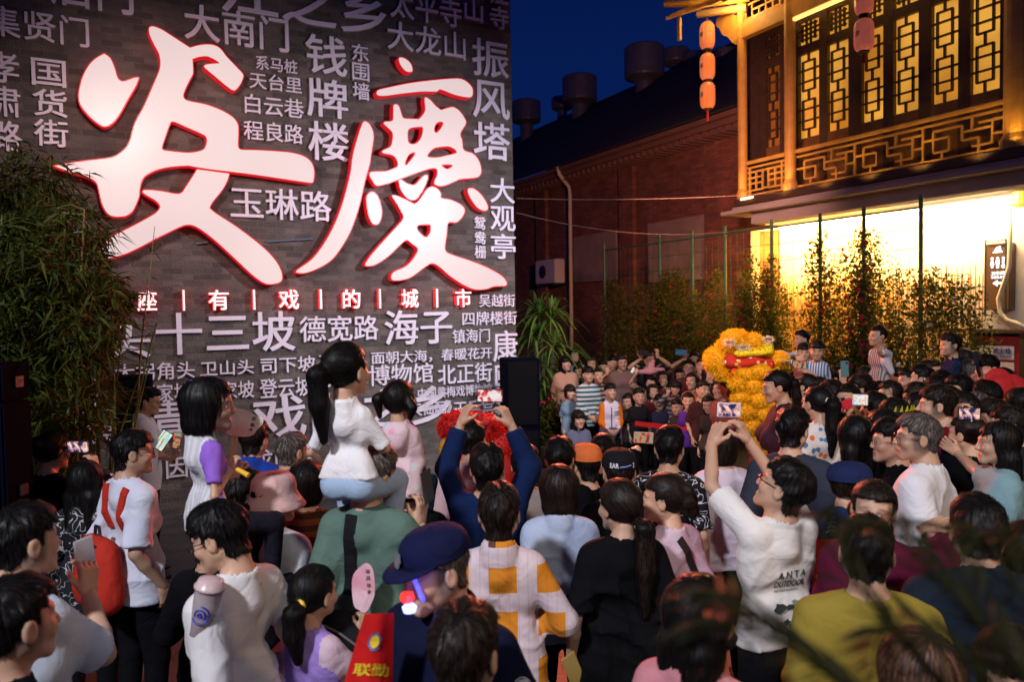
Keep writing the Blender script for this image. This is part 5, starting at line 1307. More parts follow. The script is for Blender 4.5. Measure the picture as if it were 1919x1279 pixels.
        for sx in (-1, 1):
            y0 = rr_.normal(0, 0.02)
            hp_ = np.array(P(sx * 0.09, 0.0, 0.90)); kn = np.array(P(sx * 0.10, 0.025 + y0, 0.48)); an = np.array(P(sx * 0.11, -0.01 + y0, 0.09))
            g.cap(hp_, kn, (0.092 + lr) * b, (0.066 + lr) * b, 0.04); g.cap(kn, an, (0.066 + lr) * b, (0.052 + lr) * b, 0.02)
            g.cap(np.array((an[0], an[1] - 0.02, 0.035)), np.array((an[0] + sx * 0.02, an[1] + 0.15 * b, 0.03)), 0.042, 0.034, 0.015)
        if kind == 'dress' or bt.get('skirt'): g.cap(P(0, 0, 0.92), P(0, 0, 0.52), 0.13 * b, 0.2 * b, 0.04)
        g.cut((0, 0, 0.003), (0, 0, -1))
    V, F = g.mesh(); tr_ = mesh_obj('trousers', np_mesh('trousers', V, F), bt.get('m') or cloth(bt.get('c', (0.012, 0.012, 0.016))), root, True)
    if not seated:
        tr_.data.materials.append(M_BLACK); fc = V[F][:, :, 2].mean(1); tr_.data.polygons.foreach_set('material_index', (fc < 0.075).astype(np.int32))
    # --- hair
    hm = hairm or (M_HAIRD if rr_.uniform() < 0.35 else M_HAIR)
    if hair is None: hair = SHORT
    if hair.get('k') != 'bald':
        hp2 = hair_mesh(hair, s_, d, child, i_); V, F = join(hp2); ho = mesh_obj('hair', np_mesh('hair', xf(V, HM), F), [{M_HAIR.name: M_SHELL, M_HAIRD.name: M_SHELL, M_HAIRB.name: M_SHELLB}.get(hm.name, M_SHELLG), hm], root, True)
        mi = np.ones(len(F), np.int32); mi[:len(hp2[0][1])] = 0 if len(hp2) > 1 else 1; ho.data.polygons.foreach_set('material_index', mi)
    if glasses:
        m = MB()
        for sx in (1, -1):
            m.tube([(sx * 0.032 + 0.021 * math.cos(a), 0.100, 0.002 + 0.017 * math.sin(a)) for a in [2 * math.pi * q / 14 for q in range(15)]], 0.0017, 5, False)
            m.tube([(sx * 0.053, 0.099, 0.006), (sx * 0.076, 0.07, 0.008), (sx * 0.082, -0.01, 0.006)], 0.0018, 5)
        m.tube([(-0.011, 0.101, 0.004), (0, 0.104, 0.007), (0.011, 0.101, 0.004)], 0.0017, 5)
        o = m.build('glasses', mat('glasses_rim', (0.06, 0.045, 0.04), 0.3, 0.6) if 'glasses_rim' not in bpy.data.materials else bpy.data.materials['glasses_rim'], root); o.matrix_local = HM
    info = dict(root=root, RM=RM, HM=HM, A=A, shirt=shirt, d=d, b=b, Hf=Hf, P=P, s=s_, neck0=neck0)
    PEOPLE.append(info)
    return info

SHORT = dict(k='short', vol=0.010)
def short(vol=0.010, **kw): return dict(k='short', vol=vol, **kw)
def pony(z=0.05, L=0.32, y=-0.125, x=0.0, r=(0.020, 0.036, 0.032, 0.012), out=0.03, **kw):
    return dict(k='tied', tail=[(x, y + 0.02, z), (x, y - out, z - 0.03), (x, y - out, z - L * 0.5), (x * 1.1, y - out + 0.015, z - L)], tr=r, **kw)
def bun(z=0.07, y=-0.10, r=0.042, **kw): return dict(k='tied', balls=[(0, y, z, r)], **kw)
def bob(L=0.12, **kw): return {'k': 'bob', 'len': L, 'vol': 0.012, **kw}
def longh(L=0.35, **kw): return {'k': 'long', 'len': L, 'vol': 0.010, **kw}
# ------------------------------------------------------------------ the crowd
WH = (0.72, 0.71, 0.74); BK = (0.0045, 0.0045, 0.006); NV = (0.012, 0.022, 0.085)
def tee(c=WH, **kw): return dict(k='tee', c=c, **kw)
def lon(c=WH, **kw): return dict(k='long', c=c, **kw)
def m_of(col, pat, c2, c3=None): return cloth(col, 0.88, pat, c2, c3)
UP = (0, 0.15, 1)
def hand(x, y, dd, hd=None, pn=None, pose='phone', pole=None):
    q = dict(w=(x, y, dd), pose=pose)
    if hd: q['hd'] = hd
    if pn: q['pn'] = pn
    if pole: q['pole'] = pole
    return q
def two_up(xl, yl, xr, yr, dd, outl=(-0.55, 0.6, -0.5), outr=(0.55, 0.6, -0.5)):
    """both hands raised round a phone held in front, for someone facing away"""
    return (hand(xl, yl, dd, (0.45, 0.1, 1), (0.8, 0.5, -0.2), 'phone', outl), hand(xr, yr, dd, (-0.45, 0.1, 1), (-0.8, 0.5, -0.2), 'phone', outr))
# ---- nearest row, left to right
P = person
cA = P('man with cropped dark hair cut off by the bottom left corner', 22, 1093, d=2.02, yaw=28, top=lon(BK), hair=short(0.003, fade=1, nape=-0.05))
cB = P('man in white polo holding up a white phone in his right hand', 40, 955, d=2.5, yaw=32, top=dict(k='polo', c=(0.60, 0.66, 0.74), loose=0.024), hair=short(0.008, fade=1), fat=1.12,
       arms=(None, hand(166, 1112, 0.28, (-0.05, 0.2, 1), (-0.7, 0.3, 0.1), 'phone', (0.6, -0.2, -0.9))))
cC = P('person in dark clothes with a black bun half hidden by the bamboo', 95, 815, d=4.6, yaw=20, sex='f', top=lon(BK), hair=bun())
cD = P('woman with long black hair holding a phone up in a patterned sleeve', 160, 868, d=4.3, yaw=5, sex='f', top=dict(k='long', m=m_of((0.02, 0.02, 0.025), 'squiggle', (0.5, 0.48, 0.45))), hair=longh(0.30),
       arms=(None, hand(180, 880, 0.22, (-0.25, 0, 1), (-0.8, 0.3, 0), 'phone', (0.7, -0.2, -0.7))))
cE = P('man in glasses and white t-shirt wearing a red backpack', 246, 812, d=4.2, yaw=38, head=(22, 0, 0), top=tee((0.62, 0.64, 0.72), loose=0.026), hair=short(0.012), glasses=True, fat=1.05)
cF = P('man in white polo with dark collar looking at his phones by the wall', 274, 729, d=6.9, yaw=70, head=(12, -8, 0), top=dict(k='polo', c=(0.70, 0.70, 0.76)), hair=short(0.008), glasses=True,
       arms=(hand(322, 862, 0.0, (0.7, 0.2, 0.7), (0.4, 0, 0.8), 'phone'), hand(300, 852, 0.1, (0.7, 0.1, 0.7), (-0.2, 0.2, 0.9), 'phone')))
kA = P('lifted up girl with black bob, blue hair clips and a white knit vest', 385, 712, d=3.15, H=1.22, yaw=42, head=(30, -2, 0), sex='f', seated=True, bottom=(0.012, 0.012, 0.02),
       top=dict(k='vest', m=m_of((0.66, 0.66, 0.66), 'rib', (0.52, 0.52, 0.53)), sleeve=0.50, tight=0, loose=0.014, hem=0.84), hair=bob(0.115, fringe=0), hs=0.222,
       sleeve_m=cloth((0.28, 0.12, 0.55)), arms=(hand(446, 888, 0.25, (0.2, 0.2, 0.8), (0.5, 0.4, 0), 'grip', (-0.1, -0.2, -1)), hand(432, 880, 0.02, (0.35, 0.2, 0.85), (0.4, 0.5, 0), 'grip', (0.2, -0.4, -1))))
cG = P('dark clad person carrying the girl in the white vest', 400, 960, d=3.3, yaw=10, top=lon(BK, loose=0.024), hair=short(0.01), arms=('hold', 'hold'))
cH = P('boy with thick black hair in a bright blue shirt seen from behind', 474, 793, d=4.9, yaw=8, top=tee((0.015, 0.05, 0.32), collar=1), hair=short(0.016))
cI = P('man with cropped greying hair and grey collar behind the pink hat', 545, 815, d=4.7, yaw=35, top=tee((0.10, 0.09, 0.09), collar=1), hair=short(0.003, fade=1), hairm=M_HAIRG)
cJ = P('person with a black round haircut in a brown striped shirt', 574, 868, d=4.05, yaw=0, top=dict(k='long', m=m_of((0.16, 0.045, 0.02), 'stripe', (0.05, 0.02, 0.012))), hair=bob(0.10))
cK = P('man in white t-shirt and glasses looking down at his plastic cup', 428, 945, d=2.75, yaw=-66, head=(-16, -18, 0), fat=0.92, top=tee((0.68, 0.65, 0.64), loose=0.026, hem=0.74), hair=short(0.014), glasses=True,
       arms=(hand(398, 1172, -0.02, (-0.5, 0.2, 0.4), (0.3, 0.7, 0.2), 'wrap', (0.3, -0.5, -1)), dict(l=(0.20, 0.12, 0.95))))
cL = P('woman in a pink bucket hat and pale grey top with a low ponytail', 512, 893, d=3.5, yaw=18, head=(20, 0, 0), sex='f', top=lon((0.50, 0.54, 0.58), loose=0.026), hair=pony(z=-0.055, L=0.16, y=-0.10, out=0.025, r=(0.03, 0.05, 0.05, 0.03)))
cM = P('short haired man in pale blue between the girl and the pink hat', 452, 886, d=3.62, yaw=40, top=tee((0.40, 0.55, 0.72), loose=0.024), hair=short(0.006, fade=1))
kB = P('girl with long black ponytail, white t-shirt and pale blue trousers riding on shoulders', 648, 647, d=3.1, H=1.15, yaw=12, head=(16, 4, 0), sex='f', seated=True, bottom=dict(c=(0.36, 0.48, 0.62), loose=0.02, splay=0.16), hs=0.225,
       top=tee((0.80, 0.77, 0.76), loose=0.022, hem=0.95), hair=pony(z=0.035, L=0.30, x=-0.03, y=-0.115, out=0.035, r=(0.02, 0.040, 0.038, 0.014)), arms=(hand(612, 872, 0.16, (0.5, 0.7, -0.2), (0.5, 0, -0.8), 'relaxed'), hand(688, 858, 0.14, (-0.4, 0.8, -0.2), (-0.5, 0, -0.8), 'relaxed', (1, -0.5, -0.3))))
cN = P('man in a sage green t-shirt with a black sling bag carrying a girl', 690, 838, d=3.22, yaw=14, head=(25, 0, 12), top=tee((0.10, 0.17, 0.135), loose=0.022, hem=0.78), hair=short(0.003, fade=1), hairm=M_HAIRG, fat=1.0, sw=0.138,
       arms=(None, hand(786, 985, 0.10, (0.15, 0.2, 1), (-0.6, 0.3, 0), 'phone', (0.6, -0.3, -1))))
kC = P('toddler girl with two pigtails in a pink floral hooded jacket', 748, 716, d=3.85, H=1.05, yaw=12, head=(8, 6, 0), sex='f', seated=True, bottom=(0.03, 0.06, 0.12), hs=0.205,
       top=dict(k='hoodie', m=m_of((0.66, 0.50, 0.53), 'floral', (0.55, 0.62, 0.62), (0.72, 0.36, 0.45)), loose=0.045, hem=0.80), hair=dict(k='tied', ntails=2, tail=[(-0.075, -0.04, 0.05), (-0.115, -0.05, 0.02), (-0.105, -0.05, -0.08), (0.08, -0.045, 0.02), (0.10, -0.05, -0.02), (0.085, -0.05, -0.085)], tr=(0.02, 0.028, 0.01)), arms=('front', 'front'))
cO = P('dark clad person carrying the toddler in the floral jacket', 768, 865, d=4.0, yaw=8, top=lon(BK), hair=short(0.01), arms=('hold', 'hold'))
cP = P('man in a navy shirt raising a phone high with both hands', 912, 838, d=3.85, yaw=-4, head=(0, 12, 0), top=lon((0.006, 0.016, 0.065), loose=0.026), hair=short(0.012), arms=two_up(864, 793, 957, 796, 0.22))
cQ = P('man with a buzz cut and pinkish shirt framed by the raised navy arms', 884, 794, d=4.7, yaw=14, top=tee((0.5, 0.34, 0.36)), hair=short(0.004, fade=1))
cR = P('person with short black hair in an orange and white plaid shirt', 935, 915, d=3.2, yaw=4, head=(0, 6, 0), top=dict(k='long', m=m_of((0.62, 0.22, 0.02), 'plaid', (0.62, 0.50, 0.52), (0.12, 0.045, 0.035)), loose=0.020, collar=1), hair=short(0.014, nape=-0.09), sw=0.142,
       arms=(None, hand(985, 1160, 0.15, (-0.8, 0.5, 0.2), (0, 0.4, 0.8), 'relaxed', (1, -0.6, -0.6))))
cS = P('security guard in navy uniform and peaked cap looking down', 828, 996, d=2.3, yaw=-146, head=(22, -10, 0), top=dict(k='jacket', c=(0.006, 0.008, 0.026), loose=0.024, sleeve=0.95), hair=short(capped=1, vol=0.001, fade=1), hairm=M_HAIRG, fat=1.1, sw=0.178,
       arms=(dict(l=(-0.24, 0.08, 0.9)), hand(668, 1290, 0.1, (-0.6, -0.2, -0.6), None, 'relaxed', (-0.4, 0.3, -1))))
cT = P('man with black hair fading at the nape in the dark bottom centre', 868, 1148, d=1.93, yaw=18, top=tee(BK), hair=short(0.012, fade=1))
kD = P('little girl in lilac with a side ponytail holding a pink fan', 586, 1066, d=2.95, yaw=28, sex='f', hs=0.215, child=True, top=tee((0.34, 0.22, 0.58), sleeve=0.9, loose=0.022), hair=pony(z=0.0, L=0.22, x=0.025, y=-0.115, out=0.035, r=(0.022, 0.042, 0.04, 0.016)),
       arms=(None, hand(680, 1182, 0.12, (0.05, 0.2, 1), (-0.7, 0.4, 0), 'grip', (0.6, -0.3, -1))), sleeve_m=cloth((0.62, 0.45, 0.52)))
# ---- centre
cU = P('woman in a black t-shirt with a long low ponytail tied with a scrunchie', 1162, 905, d=3.32, yaw=-6, head=(-24, 0, 0), sex='f', top=tee(BK, loose=0.036, hem=0.72), hair=pony(z=-0.045, L=0.42, y=-0.118, x=0.03, out=0.03, r=(0.020, 0.042, 0.040, 0.012), vol=0.016), fat=1.08,
       arms=(dict(l=(-0.24, 0.03, 0.87), pose='grip'), dict(l=(0.23, 0.02, 0.88), pose='relaxed')))
cV = P('woman with a short black bob in a pale blue denim jacket', 1047, 878, d=3.75, yaw=2, sex='f', top=dict(k='jacket', c=(0.40, 0.48, 0.62), loose=0.036, collar=1, hood=0), hair=bob(0.115, vol=0.018), fat=1.08)
cW = P('woman in a white top with a cream claw clip in her black hair', 985, 838, d=4.35, yaw=6, sex='f', top=tee(WH, neck=0.02), hair=dict(k='tied', balls=[(0.02, -0.105, 0.02, 0.05)], vol=0.014))
cX = P('dark haired head between the claw clip and the orange cap', 1048, 826, d=4.55, yaw=10, top=tee(BK), hair=short(0.014))
cY = P('woman in a pale pink blouse with a curly bun and black shoulder strap', 1246, 893, d=3.55, yaw=-35, head=(-32, 0, 0), sex='f', top=tee((0.66, 0.50, 0.58), sleeve=0.8, loose=0.034, hem=0.72), hair=dict(k='tied', balls=[(0, -0.115, 0.0, 0.050), (0.015, -0.135, -0.045, 0.035), (-0.01, -0.12, 0.05, 0.032)], vol=0.014), fat=1.1)
cZ = P('person in a black cap with white lettering behind the black ponytail', 1160, 848, d=4.05, yaw=0, top=tee(BK), hair=short(capped=1, vol=0.002))
dA = P('person in an orange cap with red light on the skin', 1098, 838, d=4.6, yaw=-25, top=tee(BK), hair=short(capped=1, vol=0.001))
dB = P('woman with pinned up dark hair touching her head', 1130, 816, d=5.0, yaw=10, sex='f', top=tee(BK), hair=bun(z=0.03), arms=(None, hand(1140, 868, 0.02, (0, 0, 1), (-0.6, 0.2, 0), 'relaxed', (1, -0.2, -0.6))))
dC = P('boy with thick straight black hair and a dark patterned shirt', 1254, 806, d=4.5, yaw=22, top=dict(k='tee', m=m_of((0.012, 0.012, 0.016), 'squiggle', (0.5, 0.52, 0.56))), hair=short(0.013, nape=-0.07))
dD = P('person in a loose white and pink top behind the raised bare arms', 1352, 806, d=4.7, yaw=-8, sex='f', top=tee((0.72, 0.62, 0.70), loose=0.05), hair=bob(0.10))
dE = P('man in a white printed t-shirt lifting a white phone with both bare arms', 1452, 866, d=3.25, yaw=-20, head=(-28, 24, 8), fat=0.88, sw=0.140, top=tee((0.74, 0.70, 0.66), loose=0.026, hem=0.93, sleeve=0.55), hair=short(0.018, nape=-0.075), glasses=True,
       arms=two_up(1334, 832, 1402, 826, 0.34, (-0.9, -0.3, -0.3), (0.5, 0.3, -0.6)))
dF = P('tall man in a dark slate t-shirt with swept black hair', 1484, 770, d=4.25, yaw=30, head=(10, 0, 0), top=tee((0.035, 0.04, 0.06), loose=0.026), hair=short(0.013), fat=1.08)
dG = P('woman in profile with a sleek black ponytail beside the yellow lion', 1460, 697, d=5.6, yaw=-78, head=(-5, -10, 0), sex='f', top=tee((0.05, 0.02, 0.03)), hair=pony(z=0.03, L=0.26, y=-0.11))
dH = P('woman with a long ponytail in a white sleeveless floral blouse', 1532, 727, d=5.0, yaw=-12, head=(-10, 0, 0), sex='f', top=dict(k='tee', m=m_of((0.72, 0.68, 0.64), 'floral', (0.75, 0.18, 0.05), (0.10, 0.22, 0.40)), sleeve=0.06), hair=pony(z=0.03, L=0.36, y=-0.115, r=(0.022, 0.045, 0.045, 0.014)))
dI = P('man in a navy cap and uniform with reflective chevrons and red armband', 1592, 870, d=3.75, yaw=48, head=(12, 0, 0), top=dict(k='jacket', c=(0.015, 0.022, 0.075), loose=0.024), hair=short(capped=1, vol=0.001, fade=1, nape=-0.03), glasses=True)
dJ = P('older woman facing us with wavy black hair and a maroon top', 1632, 908, d=3.1, yaw=-158, head=(4, 2, -6), sex='f', top=lon((0.10, 0.008, 0.03), loose=0.024), hair=dict(k='tied', vol=0.014, line=0.064, balls=[(0.05, -0.11, -0.03, 0.05), (-0.04, -0.115, -0.03, 0.045), (0.0, -0.12, 0.03, 0.04)]), fat=1.08,
       arms=(hand(1735, 990, 0.0, (1, 0.2, 0.25), (0, 0.3, -1), 'flat', (0.3, 0, -1)), None))
dK = P('man in rimless glasses and a white t-shirt looking left', 1722, 780, d=3.9, yaw=-48, head=(-26, 0, 0), top=tee(WH, loose=0.030), hair=short(0.004, line=0.074, fade=1), hairm=M_HAIRG, glasses=True, fat=1.12, sw=0.175)
dL = P('man in glasses and black top just behind the white t-shirt', 1672, 790, d=4.25, yaw=-60, head=(-20, 0, 0), top=tee(BK), hair=short(0.008), glasses=True)
dM = P('boy in a red and navy jersey seen from behind', 1758, 727, d=4.8, yaw=-28, head=(-38, 0, 0), top=dict(k='long', c=(0.22, 0.012, 0.02), sleeve=0.95), hair=short(0.010, fade=1), sleeve_m=cloth((0.012, 0.02, 0.11)))
dN = P('woman in a teal t-shirt stretching an arm forward', 1872, 794, d=4.1, yaw=-62, head=(-12, 0, 0), sex='f', top=tee((0.20, 0.34, 0.38), loose=0.028, sleeve=0.55), hair=longh(0.22), fat=1.08, arms=(hand(1795, 850, 0.45, (-0.7, 0.3, 0.6), (0.4, 0.6, 0), 'phone', (0, 0, -1)), None))
dO = P('broad man in a dark slate polo with short black hair seen from behind', 1832, 938, d=2.6, yaw=6, head=(14, 0, 0), top=dict(k='polo', c=(0.010, 0.016, 0.026), loose=0.030), hair=short(0.007, fade=1), fat=1.15, sw=0.186)
dP = P('man in an olive yellow t-shirt seen from behind', 1622, 978, d=2.6, yaw=6, head=(16, 4, 0), top=tee((0.25, 0.19, 0.03), loose=0.026), hair=short(0.008, fade=1), fat=1.25, sw=0.185)
dQ = P('woman with brown hair cut off by the bottom edge under the yellow shirt', 1724, 1190, d=1.8, yaw=12, sex='f', top=lon((0.02, 0.02, 0.02)), hair=longh(0.3), hairm=M_HAIRB)
dR = P('woman in a face mask with a gold hair pin and a black bow', 1308, 1088, d=2.12, yaw=40, head=(22, 0, 0), sex='f', top=lon((0.50, 0.20, 0.22), loose=0.022), hair=longh(0.24, vol=0.014))
dS = P('person in a beige top cut off by the right edge', 1925, 985, d=2.9, yaw=-20, sex='f', top=lon((0.26, 0.20, 0.15), loose=0.03), hair=bob(0.12))
dT = P('child in orange red at the bottom right corner', 1895, 1185, d=2.1, yaw=-150, head=(0, 0, 0), sex='f', child=True, top=lon((0.40, 0.07, 0.03)), hair=bob(0.11, fringe=1))
dU = P('woman with a wide mass of straight black hair behind the navy cap', 1602, 786, d=4.5, yaw=-8, sex='f', top=tee(BK), hair=longh(0.24, vol=0.02))
dV = P('woman with a hair grip and pale hands raised holding a phone', 1812, 782, d=4.6, yaw=-30, sex='f', top=tee(BK), hair=dict(k='tied', balls=[(0, -0.11, 0.0, 0.05)]), arms=(hand(1800, 790, 0.28, (-0.2, 0.1, 1), (0.6, 0.5, 0), 'phone', (-0.8, 0, -0.5)), hand(1826, 786, 0.28, (-0.2, 0.1, 1), (-0.6, 0.5, 0), 'phone', (0.8, 0, -0.5))))
# ---- children lifted up at the right and the people round them
kE = P('boy in a blue striped shirt reaching towards the yellow lion', 1530, 638, d=8.0, H=1.18, yaw=-140, head=(-20, -10, 0), seated=True, top=dict(k='long', m=m_of((0.10, 0.16, 0.32), 'vstripe', (0.55, 0.58, 0.66))), hair=short(0.014, fringe=1), arms=(None, hand(1470, 676, -0.2, (-1, 0, 0.1), (0, 0, -1), 'flat')))
kF = P('small child in white floral sleeves stretching an arm to the lion', 1503, 621, d=9.2, H=1.05, yaw=-100, seated=True, top=dict(k='long', m=m_of((0.70, 0.66, 0.68), 'floral', (0.6, 0.3, 0.35), (0.4, 0.45, 0.3))), hair=short(0.010), arms=(None, hand(1462, 658, 0, (-1, 0, 0), (0, 0, -1), 'flat')))
kG = P('little child with a dark fringe peeping between two boys', 1507, 645, d=8.7, H=1.0, yaw=-160, seated=True, top=tee((0.3, 0.1, 0.1)), hair=short(0.012, fringe=1))
kH = P('girl with a high bun and white sleeves clapping above the crowd', 1646, 612, d=7.8, H=1.25, yaw=-110, head=(10, 0, 0), sex='f', seated=True, top=dict(k='long', m=m_of((0.55, 0.40, 0.36), 'vstripe', (0.12, 0.16, 0.22))), hair=bun(z=0.10, y=-0.06, r=0.03), sleeve_m=cloth((0.66, 0.60, 0.62)),
       arms=(hand(1655, 668, -0.1, (-0.6, 0, 0.6), (-0.4, -0.8, 0), 'relaxed', (0.5, 0, -0.6)), hand(1650, 660, -0.2, (-0.5, 0, 0.8), (0.3, -0.8, 0), 'relaxed', (1, -0.2, -0.2))))
kI = P('boy in a navy top with green cuffs sitting above the crowd', 1782, 627, d=7.0, H=1.2, yaw=-84, head=(-4, 0, 0), seated=True, top=lon((0.010, 0.014, 0.06)), hair=short(0.010, fade=1), sleeve_m=cloth((0.012, 0.022, 0.06)), arms=(hand(1756, 690, 0.1, (-1, 0, -0.1), (0, 0, -1), 'relaxed'), hand(1758, 694, -0.12, (-1, 0, 0), (0, 0, -1), 'relaxed', (0, -0.5, -1))))
kJ = P('small boy in a green and white jacket with a red gauze cape', 1852, 667, d=6.2, H=1.05, yaw=-95, head=(-10, -8, 0), seated=True, top=dict(k='jacket', m=m_of((0.10, 0.24, 0.18), 'tint', (0.6, 0.62, 0.6)), hem=0.78), hair=short(0.014, fringe=1), arms=(hand(1828, 712, 0.1, (-0.5, 0, 0.8), (0, -0.5, 0), 'grip'), None))
hands_up = lambda x, y, dd=0.3: hand(x, y, dd, (0, 0.1, 1), (-0.5, 0.6, 0), 'phone')
def hash_(t): return sum((i + 1) * ord(ch) for i, ch in enumerate(t))
FAR = [
 ('man carrying the boy in the blue striped shirt', 1540, 690, 8.1, 'm', -30, tee((0.05, 0.05, 0.07)), short(0.012), 0),
 ('man carrying the clapping girl with the bun', 1650, 693, 7.9, 'm', -60, tee((0.10, 0.05, 0.05)), short(0.012), ('u', 1700, 735)),
 ('woman looking up and left under the clapping girl', 1610, 704, 6.8, 'f', -70, tee((0.05, 0.04, 0.05)), bun(), ('u', 1580, 715)),
 ('woman in sunglasses and leopard scarf with a red phone', 1590, 724, 6.2, 'f', -120, dict(k='long', m=m_of((0.16, 0.09, 0.03), 'floral', (0.02, 0.015, 0.01), (0.03, 0.02, 0.012))), dict(k='tied', vol=0.018, balls=[(0, -0.1, 0.02, 0.04)]), ('u', 1592, 770)),
 ('woman in glasses behind the blue and pink fan', 1668, 716, 6.3, 'f', -95, tee((0.03, 0.03, 0.04)), bob(0.12), 0),
 ('man with side parted hair under the navy boy', 1704, 693, 7.0, 'm', -80, tee((0.06, 0.03, 0.03)), short(0.010), 0),
 ('man with black hair taking a picture under the navy boy', 1726, 688, 6.9, 'm', -60, tee((0.03, 0.03, 0.04)), short(0.012), ('u', 1742, 730)),
 ('bald headed older man carrying the navy boy', 1764, 697, 6.7, 'm', 40, tee((0.2, 0.18, 0.17)), short(0.001, fade=1, line=0.09), 0),
 ('woman in profile with reddish lit cheek left of the green cuffs', 1716, 718, 6.1, 'f', -85, tee((0.03, 0.02, 0.02)), bob(0.11), 0),
 ('woman with swept dark hair below the swept back heads', 1714, 738, 5.6, 'f', -75, tee((0.03, 0.02, 0.02)), bob(0.13), 0),
 ('woman with brown hair looking left beside the bald man', 1796, 703, 6.2, 'f', -100, tee((0.05, 0.05, 0.05)), bob(0.10, fringe=1), 0),
 ('man with thinning dark hair near the hydrant cabinet', 1808, 656, 8.3, 'm', 10, tee((0.12, 0.10, 0.10)), short(0.008), 0),
 ('grey haired person in front of the hydrant cabinet', 1816, 676, 7.4, 'f', 20, tee((0.3, 0.28, 0.26)), bob(0.10), 0),
 ('dark haired man carrying the small boy with the cape', 1846, 718, 6.0, 'm', -20, lon((0.04, 0.05, 0.08)), short(0.014), 0),
 ('person with curly black hair before the lower notice', 1880, 694, 6.6, 'f', -30, tee((0.03, 0.03, 0.03)), dict(k='bob', len=0.08, vol=0.028), 0),
 ('man in black turned left behind the raised pale hands', 1866, 752, 5.2, 'm', -50, tee((0.02, 0.02, 0.02)), short(0.014), ('u', 1900, 800)),
 ('person with straight dark hair at the right frame edge', 1908, 730, 5.4, 'f', -20, tee((0.03, 0.03, 0.05)), longh(0.22), 0),
 ('person with a yellow toy crown on black hair', 1683, 752, 5.3, 'm', -20, tee((0.04, 0.04, 0.05)), short(0.016), ('u', 1640, 800)),
 ('woman with dark hair behind the sleek ponytail', 1506, 703, 6.6, 'f', -40, tee((0.04, 0.02, 0.02)), bun(z=0.06), 0),
 ('dark head low beside the long ponytail woman', 1560, 716, 6.3, 'm', -30, tee((0.02, 0.02, 0.02)), short(0.014), 0),
 ('woman with a hair ring behind the floral blouse', 1528, 708, 6.9, 'f', -50, tee((0.05, 0.02, 0.02)), pony(z=0.02, L=0.2), ('u', 1500, 690)),
 ('short haired man far right under the white wall', 1840, 690, 7.6, 'm', -40, tee((0.08, 0.08, 0.09)), short(0.010), 0),
 ('person in grey between the bald man and the caped boy', 1828, 737, 5.7, 'f', -40, tee((0.10, 0.10, 0.12)), longh(0.2), 0),
 ('dark haired person left of the yellow crown', 1636, 740, 5.6, 'm', -35, tee((0.02, 0.02, 0.02)), short(0.014), 0),
 ('low dark head right of the jersey boy', 1806, 740, 5.0, 'm', -30, tee((0.02, 0.02, 0.03)), short(0.012), 0),
 # the ring of people left of the lion, facing us
 ('woman in a peach top half behind the spiky plant', 1060, 668, 11.6, 'f', 165, tee((0.45, 0.26, 0.18)), longh(0.2, fringe=1), 0),
 ('pale woman with straight black hair at the back of the ring', 1108, 671, 12.4, 'f', -170, tee((0.02, 0.02, 0.03)), longh(0.3), 0),
 ('person waving an open hand beside the brown t-shirt man', 1146, 668, 12.2, 'f', 150, tee((0.20, 0.09, 0.05)), short(0.012), ('w', 1138, 700)),
 ('stout man in a brown t-shirt with cropped hair', 1166, 665, 11.8, 'm', 175, tee((0.20, 0.12, 0.10), loose=0.03), short(0.006, fade=1), 0),
 ('smiling woman in a striped top behind the striped boy', 1122, 692, 11.3, 'f', 172, dict(k='long', m=m_of((0.03, 0.04, 0.05), 'stripe', (0.42, 0.28, 0.24))), bun(), 0),
 ('man filming with both arms raised at the back left of the lion', 1218, 662, 12.0, 'm', 170, tee((0.02, 0.02, 0.02)), short(0.010), ('2', 1202, 672, 1232, 668)),
 ('woman with a pink plush toy on her head and one elbow out', 1214, 699, 11.2, 'f', 170, tee((0.30, 0.20, 0.13)), longh(0.2, fringe=1), ('u', 1192, 700)),
 ('smiling woman in dark red light beside the plush toy', 1246, 697, 11.5, 'f', -150, dict(k='long', m=m_of((0.10, 0.03, 0.03), 'floral', (0.05, 0.04, 0.05), (0.2, 0.08, 0.06))), bob(0.14), 0),
 ('person holding up a light blue phone near the lion', 1300, 662, 11.8, 'm', -170, tee((0.08, 0.03, 0.02)), short(0.012), ('u', 1284, 672)),
 ('man in glasses lit red at the edge of the lion', 1290, 676, 11.0, 'm', -160, tee((0.10, 0.03, 0.03)), short(0.012), 0),
 ('man with a round face in red light next to the lion', 1314, 672, 10.6, 'm', -165, tee((0.16, 0.03, 0.03)), short(0.010), 0),
 ('woman leaning in with pale scarf below the red lit men', 1298, 700, 10.2, 'f', -140, tee((0.35, 0.12, 0.10)), bob(0.12), 0),
 ('person with a pale mask raising a finger in the ring', 1264, 712, 10.4, 'f', -160, dict(k='long', m=m_of((0.06, 0.06, 0.07), 'stripe', (0.32, 0.24, 0.22))), bob(0.10, fringe=1), ('u', 1252, 738)),
 ('dark haired person crouching under the lion mane', 1352, 712, 8.8, 'm', -120, tee((0.35, 0.10, 0.08)), short(0.014), 0),
 ('man at the back right of the brown t-shirt man', 1190, 676, 12.6, 'm', 175, tee((0.03, 0.03, 0.03)), short(0.012), 0),
 ('woman at the back between filming man and red lit men', 1262, 680, 12.3, 'f', -170, tee((0.08, 0.04, 0.04)), bob(0.14), 0),
 ('person at the back near the downpipe in pale blue', 1076, 656, 13.0, 'f', 175, tee((0.20, 0.26, 0.32)), longh(0.2), 0)]
